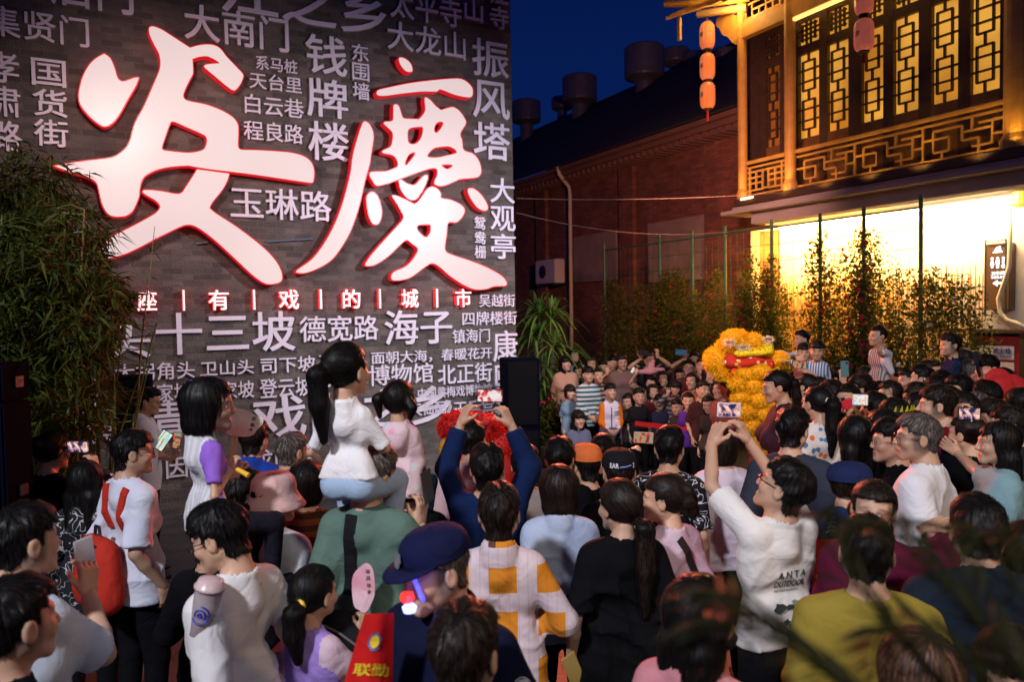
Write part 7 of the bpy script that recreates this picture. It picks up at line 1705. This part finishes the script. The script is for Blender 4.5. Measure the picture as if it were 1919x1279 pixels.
# fans
def fan(label, outline, handle, d, m, words=None, rim=None):
    q = MB(); V2, F = fill_outline([smooth_loop(outline, 3)]); n = len(V2)
    c0 = at(sum(p[0] for p in outline) / len(outline), sum(p[1] for p in outline) / len(outline), d)
    VV = [at(x, y, d) - c0 for x, y in V2] + [at(x, y, d + 0.006) - c0 for x, y in V2]
    edge = {}
    for f in F:
        for i in range(len(f)):
            e = (f[i], f[(i + 1) % len(f)])
            if (e[1], e[0]) in edge: del edge[(e[1], e[0])]
            else: edge[e] = 1
    q.add(VV, [list(f) for f in F] + [[n + i for i in f[::-1]] for f in F] + [[j, i, n + i, n + j] for i, j in edge])
    root = empty('fan', c0); tag(root, label, 'fan', 'paper fans held in the crowd'); q.build('fan_leaf', m, root)
    h = MB(); h.bar(at(*handle[0], d + 0.010) - c0, at(*handle[1], d + 0.010) - c0, 0.022, 0.008, (0, 1, 0)); h.build('handle', mat('pale_wood', (0.50, 0.33, 0.16), 0.6), root)
    if words:
        for ch, x, y, s in words:
            V2, F = fit_text(ch, x - s, x + s, y + s, y - s, 0.02); t = MB(); t.add([at(a, b_, d - 0.003) - c0 for a, b_ in V2], F); t.build('fan_writing', M_INK, root)
M_FANA = cloth((0.80, 0.80, 0.68), 0.8, 'tint', (0.80, 0.40, 0.38)); M_FANB = cloth((0.70, 0.30, 0.38), 0.8, 'tint', (0.75, 0.52, 0.56)); M_FANC = cloth((0.15, 0.35, 0.62), 0.8, 'tint', (0.62, 0.35, 0.42))
fan('pale scalloped paper fan with pink strokes before the face of the lifted girl', [(400, 780), (418, 770), (440, 764), (468, 772), (480, 780), (492, 784), (492, 795), (482, 806), (475, 815), (462, 819), (440, 818), (420, 812), (406, 806)], ((440, 808), (434, 885)), 3.32, M_FANA, [('安', 476, 785, 4), ('庆', 473, 797, 4), ('城', 470, 806, 3)])
fan('pink paper fan with a column of writing in the hand of the lilac girl', [(660, 1085), (668, 1070), (686, 1056), (698, 1066), (702, 1090), (702, 1115), (694, 1136), (684, 1150), (672, 1144), (664, 1138), (660, 1115)], ((684, 1140), (682, 1175)), 3.02, M_FANB, [('清', 689, 1072, 4), ('风', 690, 1085, 4), ('徐', 691, 1098, 4), ('来', 692, 1111, 4)])
fan('blue and pink fan before the woman in glasses', [(1640, 765), (1650, 753), (1666, 752), (1668, 762), (1655, 770), (1646, 778)], ((1648, 770), (1644, 786)), 6.05, M_FANC)
q = MB(); q.tube([at(444, 880, 3.12), at(466, 892, 3.10)], [0.009, 0.011], 10); tag(q.build('yellow_tube', M_YEL), 'short yellow tube in the hand of the girl in the white vest', 'tube')
# cup
cupr = empty('plastic_cup', at(374, 1190, 2.58)); tag(cupr, 'tall clear plastic cup with blue swirl held by the man in white', 'cup')
cm, cnt_, cb = new_mat('milky_plastic'); cb.inputs['Base Color'].default_value = (0.55, 0.45, 0.45, 1); cb.inputs['Roughness'].default_value = 0.25; cb.inputs['Transmission Weight'].default_value = 0.45; cb.inputs['Alpha'].default_value = 0.85
tl = Matrix.Rotation(R_(14), 4, 'Y')
q = MB(); q.lathe((0, 0, 0), [(0.034, 0.0), (0.037, 0.003), (0.047, 0.165), (0.045, 0.168)], 28); o = q.build('cup_body', cm, cupr, True); o.matrix_local = tl
q = MB(); q.lathe((0, 0, 0), [(0.051, 0.164), (0.052, 0.172), (0.048, 0.176), (0.042, 0.195), (0.018, 0.202), (0.004, 0.202)], 28); o = q.build('lid', mat('cup_lid', (0.60, 0.42, 0.40), 0.3), cupr, True); o.matrix_local = tl
q = MB()
for r0, a0, a1 in ((0.030, -2.6, 1.6), (0.018, -0.6, 3.6), (0.006, 0, 6.3)):
    pts = []
    for k in range(17):
        a = a0 + (a1 - a0) * k / 16; u, z = r0 * math.cos(a), 0.085 + r0 * math.sin(a); th = -math.pi / 2 + u / 0.043; rr = 0.0435; pts.append((rr * math.cos(th), rr * math.sin(th), z))
    q.tube(pts, 0.0032, 5)
o = q.build('logo', mat('logo_blue', (0.02, 0.03, 0.35), 0.5), cupr); o.matrix_local = tl
# red backpack on the man in glasses
b = cE['b']; bpk = empty('backpack', mat=cE['RM'] @ Matrix.Translation((-0.01, -0.165, 1.0 * b))); tag(bpk, 'red backpack on the back of the man in glasses', 'backpack')
g = Grid((-0.22, -0.18, -0.27), (0.22, 0.12, 0.29), 0.012); g.cap((-0.07, -0.02, 0.08), (0.07, -0.02, 0.08), 0.10, k=0.05, fl=(1, 0.75, 1)); g.cap((-0.085, -0.02, -0.02), (0.085, -0.02, -0.02), 0.10, k=0.06, fl=(1, 0.8, 1)); g.cap((-0.09, -0.02, -0.13), (0.09, -0.02, -0.13), 0.10, k=0.06, fl=(1, 0.8, 1)); g.cap((-0.05, -0.085, -0.10), (0.05, -0.085, -0.10), 0.075, k=0.03, fl=(1, 0.6, 1)); g.d += fold_noise(g, 0.004, 77)
V, F = g.mesh(); M_BPK = cloth((0.50, 0.035, 0.02), 0.75); mesh_obj('bag_body', np_mesh('bag_body', V, F), M_BPK, bpk, True)
q = MB(); q.tube([(-0.12, -0.03, 0.10), (-0.09, -0.075, 0.155), (0, -0.095, 0.175), (0.09, -0.075, 0.155), (0.12, -0.03, 0.10)], 0.006, 6); q.build('zip', M_BLACK, bpk)
q = MB(); q.tube([(-0.03, -0.02, 0.19), (-0.02, -0.02, 0.235), (0.02, -0.02, 0.235), (0.03, -0.02, 0.19)], 0.009, 8); q.build('grab_handle', M_BLACK, bpk)
bv_ = bvh_of(cE['shirt']); MI = bpk.matrix_world.inverted() @ cE['RM']
for sx in (-1, 1):
    pts = []
    for t in range(9):
        x = sx * (0.075 + 0.035 * t / 8); z = (1.19 + 0.23 * t / 8) * b; hh = bv_.ray_cast(Vector((x, -1, z)), Vector((0, 1, 0))); y = hh[0].y if hh[0] else -0.05
        if hh[0] and t and y > pts[-1].y + 0.10: break
        pts.append(Vector((x, y - 0.006, z)))
    pts = [MI @ p for p in pts]; q = MB()
    for i in range(len(pts) - 1): q.bar(pts[i], pts[i + 1] + (pts[i + 1] - pts[i]) * 0.1, 0.056, 0.014, (0, 1, 0.02))
    q.build('shoulder_strap', M_BPK, bpk)
# sling bag of the man in green
b = cN['b']; sb = empty('sling_bag', mat=cN['RM'] @ Matrix.Translation((-0.03, -0.17, 0.96 * b))); tag(sb, 'black sling bag on the back of the man in sage green', 'bag')
g = Grid((-0.16, -0.12, -0.2), (0.16, 0.1, 0.22), 0.012); g.cap((-0.03, 0, 0.06), (0.06, 0, -0.07), 0.085, 0.095, 0.03, (1, 0.6, 1)); V, F = g.mesh(); mesh_obj('bag_body', np_mesh('bag_body', V, F), cloth((0.012, 0.012, 0.014), 0.6), sb, True)
q = MB(); q.tube([(-0.08, -0.045, 0.09), (0.0, -0.062, 0.07), (0.1, -0.05, 0.0)], 0.005, 6); q.build('zip', mat('zip_grey', (0.2, 0.18, 0.16), 0.4, 0.5), sb)
# blinking light and blue baton near the guard
wl2 = empty('warning_light', at(765, 1130, 2.16)); tag(wl2, 'small red and blue blinking shoulder light next to the guard', 'light')
q = MB(); q.lathe((-0.002, 0, 0.012), [(0.016, -0.01), (0.022, 0.0), (0.018, 0.014), (0.004, 0.018)], 12); q.build('red_lens', glow_mat('red_lens', (1, 0.03, 0.02), 1.5), wl2)
q = MB(); q.lathe((0.004, -0.004, -0.016), [(0.004, -0.014), (0.018, -0.01), (0.022, 0.004), (0.014, 0.012)], 12); q.build('blue_lens', glow_mat('blue_lens', (0.35, 0.45, 1.0), 2.5), wl2)
q = MB(); q.tube([at(776, 1086, 2.22), at(793, 1126, 2.14)], 0.007, 8); o = q.build('light_baton', glow_mat('baton_blue', (0.10, 0.10, 1.0), 1.6)); tag(o, 'thin glowing blue baton before the face of the guard', 'baton')
lamp('POINT', 'warning_lamp', at(778, 1122, 2.10), (0, 0, 0), 0.18, (0.15, 0.15, 1.0), 0.02)
# red tape, gauze cape, toy sword, plush toy
q = MB(); pts = [at(1190, 794, 9.9), at(1225, 798, 9.9), at(1262, 801, 9.8), at(1305, 805, 9.6), at(1345, 803, 9.4)]
for i in range(4): q.bar(pts[i], pts[i + 1], 0.01, 0.06)
tag(q.build('barrier_tape', cloth((0.55, 0.02, 0.02), 0.5)), 'red barrier tape stretched before the children', 'tape')
g = Grid((-0.2, -0.12, -0.26), (0.24, 0.12, 0.2), 0.014); g.cap((-0.06, 0, 0.05), (0.05, 0, -0.04), 0.10, 0.13, 0.05, (1, 0.35, 1)); g.cap((0, 0, -0.02), (0.17, 0, -0.03), 0.09, 0.02, 0.05, (1, 0.4, 1)); g.cap((-0.02, 0, -0.05), (0.0, 0, -0.2), 0.09, 0.03, 0.05, (1, 0.4, 1)); g.d += fold_noise(g, 0.008, 5)
V, F = g.mesh(); o = mesh_obj('cape', np_mesh('cape', V, F), cloth((0.55, 0.03, 0.03), 0.5)); o.location = at(1884, 728, 6.0); tag(o, 'red gauze cape hanging on the small boy in green and white', 'cape')
q = MB(); q.tube([at(1826, 658, 6.0), at(1830, 680, 6.0), at(1836, 706, 6.05)], [0.022, 0.016, 0.012], 10); tag(q.build('toy_sword', mat('toy_black', (0.015, 0.02, 0.03), 0.3)), 'black toy stick held up by the small caped boy', 'toy')
g = Grid((-0.22, -0.14, -0.14), (0.22, 0.14, 0.2), 0.016)
for c_, r_ in (((0, 0, 0), (0.11, 0.09, 0.06)), ((-0.13, 0, -0.01), (0.09, 0.05, 0.035)), ((0.14, 0, 0.02), (0.09, 0.05, 0.03)), ((0.02, 0, 0.08), (0.05, 0.04, 0.06)), ((0.05, 0, 0.13), (0.02, 0.03, 0.04))): g.ell(c_, r_, 0.02)
V, F = g.mesh(); o = mesh_obj('plush_toy', np_mesh('plush_toy', V, F), cloth((0.60, 0.26, 0.28), 0.95), None, True); o.location = at(1218, 696, 11.1); tag(o, 'pink plush toy lying on a woman\'s head', 'plush toy')
# ------------------------------------------------------------------ lion dance costumes
def fur(parent, name, blobs, n, length, width, m, seed, droop=0.25, hang=0.0):
    """fluffy coat: thin blades standing off a set of ellipsoids (centre, radii)"""
    r = np.random.default_rng(seed); PP = []; NN = []; area = [b_[1][0] * b_[1][2] for b_ in blobs]; tot = sum(area)
    for (c_, rad), a in zip(blobs, area):
        k = int(n * a / tot); v = r.normal(0, 1, (k, 3)); v /= np.linalg.norm(v, axis=1, keepdims=True)
        P_ = np.array(c_) + v * np.array(rad) * r.uniform(0.86, 1.0, (k, 1)); N_ = v / np.array(rad); N_ /= np.linalg.norm(N_, axis=1, keepdims=True); PP.append(P_); NN.append(N_)
    P_ = np.concatenate(PP); N_ = np.concatenate(NN); k = len(P_)
    Dv = N_ + r.normal(0, 0.5, (k, 3)) + np.array([0, 0, -hang]); return leaves_mesh(name, P_, Dv, r.normal(0, 1, (k, 3)), r.uniform(0.6, 1.2, k) * length, r.uniform(0.7, 1.3, k) * width, m, parent, droop)
def blob_mesh(name, blobs, vs, m, parent, k=0.03):
    lo = np.min([np.array(c_) - np.array(r_) for c_, r_ in blobs], 0) - 0.05; hi = np.max([np.array(c_) + np.array(r_) for c_, r_ in blobs], 0) + 0.05
    g = Grid(lo, hi, vs)
    for c_, r_ in blobs: g.ell(c_, r_, k)
    V, F = g.mesh(); return mesh_obj(name, np_mesh(name, V, F), m, parent, True)
M_FURY = leaf_material('yellow_fur', (0.90, 0.42, 0.006), (1.0, 0.66, 0.02), 0.3); M_FURW = leaf_material('white_fur', (0.7, 0.62, 0.5), (0.8, 0.76, 0.7), 0.3)
M_FURR = leaf_material('red_fur', (0.55, 0.012, 0.008), (0.80, 0.03, 0.015), 0.3)
M_LIONY = mat('yellow_base', (0.80, 0.36, 0.006), 0.9); M_LIONR = cloth((0.50, 0.03, 0.02), 0.5, 'floral', (0.75, 0.62, 0.5), (0.7, 0.35, 0.02)); M_LIONP = cloth((0.80, 0.62, 0.02), 0.6, 'squiggle', (0.5, 0.03, 0.02))
def lion_frame(px, py, d, label):
    c0 = at(px, py, d); root = empty('lion_costume', c0); tag(root, label, 'lion costume'); s = d / FPX
    def B_(x, y, rx, ry, dep=0.0, rd=None): return (((x - px) * s, dep, -(y - py) * s), (rx * s, (rd or (rx + ry) / 2) * s, ry * s))
    return root, B_
root, B_ = lion_frame(1395, 720, 8.0, 'fluffy golden yellow dancing lion with red cloth rearing up above the crowd')
crest = [B_(1378, 634, 24, 15), B_(1408, 640, 22, 13), B_(1360, 648, 16, 12)]
def fluffy(nm, bl, n, L_, sd): blob_mesh(nm, bl, 0.014, M_LIONY, root, 0.015); fur(root, nm + '_fur', bl, n, L_, 0.007, M_FURY, sd, 0.2, 0.15)
fluffy('crest', crest, 3600, 0.05, 1)
fluffy('cheek', [B_(1343, 674, 20, 23, 0.02), B_(1352, 694, 15, 15, 0.0)], 2800, 0.05, 2)
blob_mesh('brow_cloth', [B_(1412, 660, 30, 9, -0.08), B_(1436, 656, 12, 16, -0.04), B_(1384, 662, 14, 8, -0.1)], 0.012, M_LIONP, root)
blob_mesh('mouth_cloth', [B_(1384, 680, 32, 10, -0.08), B_(1364, 676, 12, 14, -0.08), B_(1430, 684, 20, 14, -0.03), B_(1408, 676, 20, 8, -0.1)], 0.012, M_LIONR, root)
fluffy('ear', [B_(1460, 676, 17, 14, 0.0), B_(1446, 668, 10, 9, 0.0)], 1300, 0.045, 3)
for x, y in ((1360, 640), (1386, 650), (1432, 636)):
    fur(root, 'white_tuft', [B_(x, y, 9, 3, -0.14)], 120, 0.045, 0.007, M_FURW, int(x))
body = [B_(1402, 715, 34, 30, 0.08), B_(1408, 755, 32, 34, 0.10), B_(1420, 800, 27, 36, 0.12), B_(1426, 835, 23, 30, 0.12), B_(1436, 880, 24, 40, 0.14)]
blob_mesh('body_cloth', body, 0.02, M_LIONR, root)
lumps = [(1388, 698, 17, 11), (1416, 694, 17, 11), (1440, 704, 12, 10), (1372, 716, 14, 11), (1402, 720, 18, 12), (1432, 728, 15, 12), (1380, 742, 15, 12), (1412, 746, 17, 12), (1440, 752, 11, 11), (1390, 768, 15, 12), (1422, 772, 16, 12), (1400, 796, 15, 12), (1432, 798, 14, 12), (1412, 822, 15, 12), (1438, 826, 12, 11), (1422, 850, 14, 12)]
for k, (x, y, rx, ry) in enumerate(lumps):
    lb = [B_(x, y, rx, ry, -0.14 - 0.02 * (k % 2), 13)]; fluffy('fur_ball', lb, 900, 0.042, 40 + k)
root, B_ = lion_frame(882, 810, 6.6, 'bright red fluffy dancing lion with gold trim low before the grey wall')
bl = [B_(868, 800, 44, 28), B_(905, 806, 36, 26, 0.05), B_(935, 838, 26, 24, 0.05)]
blob_mesh('head_cloth', bl, 0.02, M_REDP, root); fur(root, 'head_fur', bl, 3600, 0.06, 0.010, M_FURR, 7)
blob_mesh('gold_trim', [B_(838, 842, 16, 26, -0.05), B_(842, 872, 18, 22, -0.04)], 0.015, cloth((0.55, 0.30, 0.03), 0.5, 'squiggle', (0.5, 0.02, 0.02)), root)
blob_mesh('horn', [B_(902, 776, 5, 14, -0.18), B_(914, 786, 8, 8, -0.18)], 0.012, M_REDP, root)
blob_mesh('body_cloth', [B_(880, 880, 50, 60, 0.08), B_(925, 890, 40, 60, 0.1)], 0.03, M_REDP, root)

# ------------------------------------------------------------------ bamboo
M_BAM = leaf_material('bamboo_leaf', (0.014, 0.034, 0.005), (0.085, 0.090, 0.013), 0.35); M_CULM = mat('bamboo_culm', (0.12, 0.16, 0.03), 0.5, var=0.3)
BOUND = [(-400, 235), (0, 238), (40, 252), (85, 285), (120, 312), (165, 340), (200, 385), (202, 440), (192, 500), (222, 525), (240, 560), (234, 600), (205, 640), (195, 690), (210, 735), (195, 800), (170, 830), (120, 880), (-400, 880)]
def inside(x, y):
    c_ = False; n = len(BOUND); j = n - 1
    for i in range(n):
        (xi, yi), (xj, yj) = BOUND[i], BOUND[j]
        if (yi > y) != (yj > y) and x < (xj - xi) * (y - yi) / (yj - yi) + xi: c_ = not c_
        j = i
    return c_
bam = empty('bamboo_clump', at(60, 900, 5.2)); bam.location.z = 0; tag(bam, 'tall dense bamboo clump at the left edge glowing red where it meets the lettering', 'bamboo')
bo = np.array(bam.location); r = np.random.default_rng(21); tw = MB(); LP = []; LD = []
culms = []
for k in range(30):
    px0 = r.uniform(-150, 215); d0 = r.uniform(4.6, 6.0); base = at(px0, 900, d0); base.z = 0; h = r.uniform(2.9, 3.75) - max(0, (px0 - 60)) / 170 * 0.9; lx = r.uniform(-0.05, 0.32); ly = r.uniform(-0.2, 0.2)
    pts = [Vector((base.x + lx * (t ** 2.2), base.y + ly * t * t, h * t)) - Vector(bo) for t in [i / 10 for i in range(11)]]
    q = MB(); rad = [0.016 * (1 - 0.75 * i / 10) for i in range(11)]; q.tube(pts, rad, 7); q.build('stem', M_CULM, bam); culms.append((pts, h))
n_cl = 0; tries = 0
while n_cl < 3600 and tries < 60000:
    tries += 1
    pts, h = culms[r.integers(0, len(culms))]; t = r.uniform(0.22, 1.0) ** 0.8 * 10; i = min(9, int(t)); p0 = np.array(pts[i].lerp(pts[i + 1], t - i)); a = r.uniform(0, 6.28); L = r.uniform(0.1, 0.55)
    p1 = p0 + np.array([math.cos(a) * L, math.sin(a) * L * 0.8, r.uniform(-0.12, 0.22) * L - 0.35 * L * L])
    x, y, z = proj(Vector(p1) + Vector(bo))
    if not inside(x + r.normal(0, 7), y + r.normal(0, 7)): continue
    if y > 700 and r.uniform() < 0.5: continue
    if n_cl % 3 == 0: tw.tube([Vector(p0), Vector(p0 * 0.5 + p1 * 0.5 + np.array([0, 0, 0.03])), Vector(p1)], [0.004, 0.003, 0.002], 3, False)
    n_cl += 1; base_dir = (p1 - p0) / L
    for q in range(r.integers(7, 13)):
        LP.append(p1 + r.normal(0, 0.03, 3)); LD.append(base_dir * 0.9 + r.normal(0, 0.75, 3) + np.array([0, 0, -0.35]))
tw.build('twig', M_CULM, bam)
LP = np.array(LP); LD = np.array(LD); k = len(LP); leaves_mesh('foliage', LP, LD, r.normal(0, 1, (k, 3)) + np.array([0, -0.3, 0.8]), r.uniform(0.07, 0.16, k), r.uniform(0.011, 0.021, k), M_BAM, bam, 0.22)
for px0, y0, px1, y1, lb in ((248, 890, 290, 425, 'thin bare bamboo shoot leaning right across the lettering'), (205, 900, 262, 700, 'short thin bamboo shoot before the second loudspeaker')):
    a = at(px0, y0, 5.3); b2 = at(px1, y1, 5.5); a2 = Vector((a.x - 0.03, a.y, 0)); q = empty('bamboo_shoot', a2); tag(q, lb, 'bamboo'); s = MB(); s.tube([Vector((0, 0, 0)), a - a2, a.lerp(b2, 0.5) - a2 + Vector((-0.02, 0, 0)), b2 - a2], [0.012, 0.010, 0.007, 0.002], 6); s.build('stem', M_CULM, q)
    tt = r.uniform(0.3, 1, 26)[:, None]; P_ = np.array(a - a2) * (1 - tt) + np.array(b2 - a2) * tt; leaves_mesh('foliage', P_, r.normal(0, 1, (26, 3)) + np.array([0, 0, -0.2]), r.normal(0, 1, (26, 3)), r.uniform(0.06, 0.13, 26), r.uniform(0.008, 0.013, 26), M_BAM, q, 0.2)

# ------------------------------------------------------------------ spiky plant, flowers, palm fronds
M_BLADE = leaf_material('dracaena_leaf', (0.06, 0.16, 0.02), (0.20, 0.30, 0.05), 0.25)
def blades(parent, name, heads, m, seed, L=(0.55, 1.0), wd=0.045, n=40, droop=0.5):
    r = np.random.default_rng(seed); V = []; F = []
    for (c_, up) in heads:
        for k in range(n):
            a = r.uniform(0, 6.28); el = R_(r.uniform(-5, 82)); ln = r.uniform(*L); dv = np.array([math.cos(a) * math.cos(el), math.sin(a) * math.cos(el), math.sin(el)]); sd = np.cross(dv, [0, 0, 1]); sd /= max(1e-3, np.linalg.norm(sd)); base = np.array(c_); b0 = len(V); S_ = 7
            for i in range(S_ + 1):
                t = i / S_; p = base + dv * ln * t + np.array([0, 0, -droop * ln * t ** 2.3]); w_ = wd * (0.6 + 0.4 * math.sin(math.pi * min(1, t * 1.4))) * (1 - t ** 3)
                V += [p - sd * w_ / 2, p + sd * w_ / 2 + np.array([0, 0, 0.0])]
            for i in range(S_): F.append([b0 + 2 * i, b0 + 2 * i + 1, b0 + 2 * i + 3, b0 + 2 * i + 2])
    return mesh_obj(name, np_mesh(name, np.array(V), np.array(F)), m, parent)
dp = at(1030, 780, 12.2); dp.z = 0; dr = empty('dracaena', dp); tag(dr, 'green spiky leaved plant standing at the corner of the sign wall', 'plant')
hd = []
for x, y in ((1010, 590), (1040, 650), (1022, 690), (1000, 630), (1045, 735), (1012, 730), (1035, 600)):
    c_ = at(x, y, 12.2) - dp; hd.append((c_, 1)); q = MB(); q.tube([(0.02 * (x - 1020) * 0.05, 0, 0), (c_.x * 0.6, 0, c_.z * 0.6), c_], [0.05, 0.04, 0.03], 8); q.build('stem', M_STEM, dr)
blades(dr, 'foliage', hd, M_BLADE, 5, (0.55, 1.05), 0.045, 46, 0.65)
fb = at(1030, 830, 11.6); fb.z = 0; fr_ = empty('flower_bush', fb); tag(fr_, 'low bush dotted with small crimson flowers below the spiky plant', 'bush')
r = np.random.default_rng(8); k = 2600; P_ = r.normal(0, 1, (k, 3)); P_ /= np.linalg.norm(P_, axis=1, keepdims=True); P_ *= np.array([0.55, 0.4, 0.42]) * r.uniform(0.5, 1.0, (k, 1)) ** 0.5; P_[:, 2] += 0.62; leaves_mesh('foliage', P_, r.normal(0, 1, (k, 3)), r.normal(0, 1, (k, 3)), r.uniform(0.05, 0.1, k), r.uniform(0.03, 0.05, k), M_ROSE, fr_)
k = 500; c_ = P_[r.integers(0, 2600, 50)]; Q = np.repeat(c_, 10, 0) + r.normal(0, 0.02, (k, 3)) + np.array([0, -0.08, 0.02]); leaves_mesh('blossom', Q, r.normal(0, 1, (k, 3)), r.normal(0, 1, (k, 3)), r.uniform(0.03, 0.05, k), r.uniform(0.03, 0.05, k), M_PETAL, fr_)
q = MB(); q.lathe((0, 0, 0), [(0.24, 0.0), (0.34, 0.34), (0.36, 0.36), (0.30, 0.34)], 20); q.build('planter', mat('terracotta', (0.12, 0.06, 0.045), 0.7), fr_, True)
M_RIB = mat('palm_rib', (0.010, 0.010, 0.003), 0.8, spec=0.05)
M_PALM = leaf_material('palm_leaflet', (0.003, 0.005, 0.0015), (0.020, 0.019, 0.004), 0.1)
palm = empty('potted_palm', (0.78, 0.45, 0)); tag(palm, 'dark palm with feathery fronds rising in the bottom right foreground', 'palm'); po = Vector(palm.location)
fronds = [((1560, 1262, 0.62), (1392, 1205, 0.72), 0.03), ((1600, 1300, 0.6), (1330, 1272, 0.7), 0.03), ((1690, 1200, 0.65), (1575, 985, 0.8), 0.05), ((1850, 1190, 0.65), (1640, 1010, 0.8), 0.05), ((1890, 1220, 0.65), (1800, 1000, 0.85), 0.04), ((1900, 1320, 0.6), (1640, 1262, 0.7), 0.03), ((1960, 1190, 0.7), (1890, 1030, 0.85), 0.03)]
crownp = Vector((0.72, 0.52, 1.66))
q = MB(); q.tube([(0, 0, 0), (0.02, 0.03, 0.8), crownp - po], [0.06, 0.05, 0.03], 10); q.build('trunk', M_STEM, palm)
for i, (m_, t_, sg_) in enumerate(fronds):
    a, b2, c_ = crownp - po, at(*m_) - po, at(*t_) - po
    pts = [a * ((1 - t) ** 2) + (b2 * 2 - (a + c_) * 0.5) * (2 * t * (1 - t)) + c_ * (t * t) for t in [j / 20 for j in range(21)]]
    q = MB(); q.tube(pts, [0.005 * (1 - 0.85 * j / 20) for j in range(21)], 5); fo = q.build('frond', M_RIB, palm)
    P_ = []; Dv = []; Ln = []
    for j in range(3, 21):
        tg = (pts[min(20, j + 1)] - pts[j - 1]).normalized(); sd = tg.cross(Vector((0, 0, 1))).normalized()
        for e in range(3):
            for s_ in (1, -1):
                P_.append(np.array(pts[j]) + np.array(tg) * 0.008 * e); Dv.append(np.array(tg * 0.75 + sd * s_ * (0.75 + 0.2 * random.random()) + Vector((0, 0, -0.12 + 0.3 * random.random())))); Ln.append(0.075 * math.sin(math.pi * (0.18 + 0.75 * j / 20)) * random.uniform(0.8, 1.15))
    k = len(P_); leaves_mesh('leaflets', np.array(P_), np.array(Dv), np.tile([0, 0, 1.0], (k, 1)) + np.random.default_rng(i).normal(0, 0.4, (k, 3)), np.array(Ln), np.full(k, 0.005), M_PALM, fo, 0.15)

# ------------------------------------------------------------------ loudspeakers
M_SPK = mat('speaker_cabinet', (0.002, 0.003, 0.008), 0.8, var=0.2, spec=0.02); M_GRL = mat('speaker_grille', (0.003, 0.003, 0.004), 0.7, spec=0.1, bump=0.6, bscale=220)
def speaker(label, px, ytop, d, wpx, boxes, rz=0.0):
    t = at(px, ytop, d); root = empty('loudspeaker', (t.x, t.y, 0), rz); tag(root, label, 'loudspeaker'); wv = wpx * d / FPX; z1 = t.z; H_ = z1
    zc_ = [z1 - H_ * sum(boxes[:i]) for i in range(len(boxes) + 1)]
    for i in range(len(boxes)):
        q = MB(); q.box(-wv / 2, wv / 2, -0.02, wv * 0.85, zc_[i + 1] + 0.006, zc_[i]); cab = q.build('cabinet', M_SPK, root, bevel=0.012)
        q = MB(); q.box(-wv / 2 + 0.03, wv / 2 - 0.03, -0.034, -0.0201, zc_[i + 1] + 0.04, zc_[i] - 0.035); q.build('grille', M_GRL, cab, bevel=0.008)
        q = MB(); q.box(wv / 2 - 0.001, wv / 2 + 0.012, wv * 0.3, wv * 0.55, (zc_[i] + zc_[i + 1]) / 2 - 0.03, (zc_[i] + zc_[i + 1]) / 2 + 0.03); q.build('side_handle', M_BLACK, cab)
    return root
speaker('big dark blue loudspeaker tower cut off by the left frame edge', -40, 682, 4.0, 92, (0.10, 0.45, 0.45))
speaker('black loudspeaker half hidden behind the bamboo leaves', 244, 705, 7.3, 62, (0.5, 0.5), 0.3)
speaker('black loudspeaker stack standing at the right corner of the sign wall', 978, 672, 9.9, 66, (0.52, 0.48), 0.2)
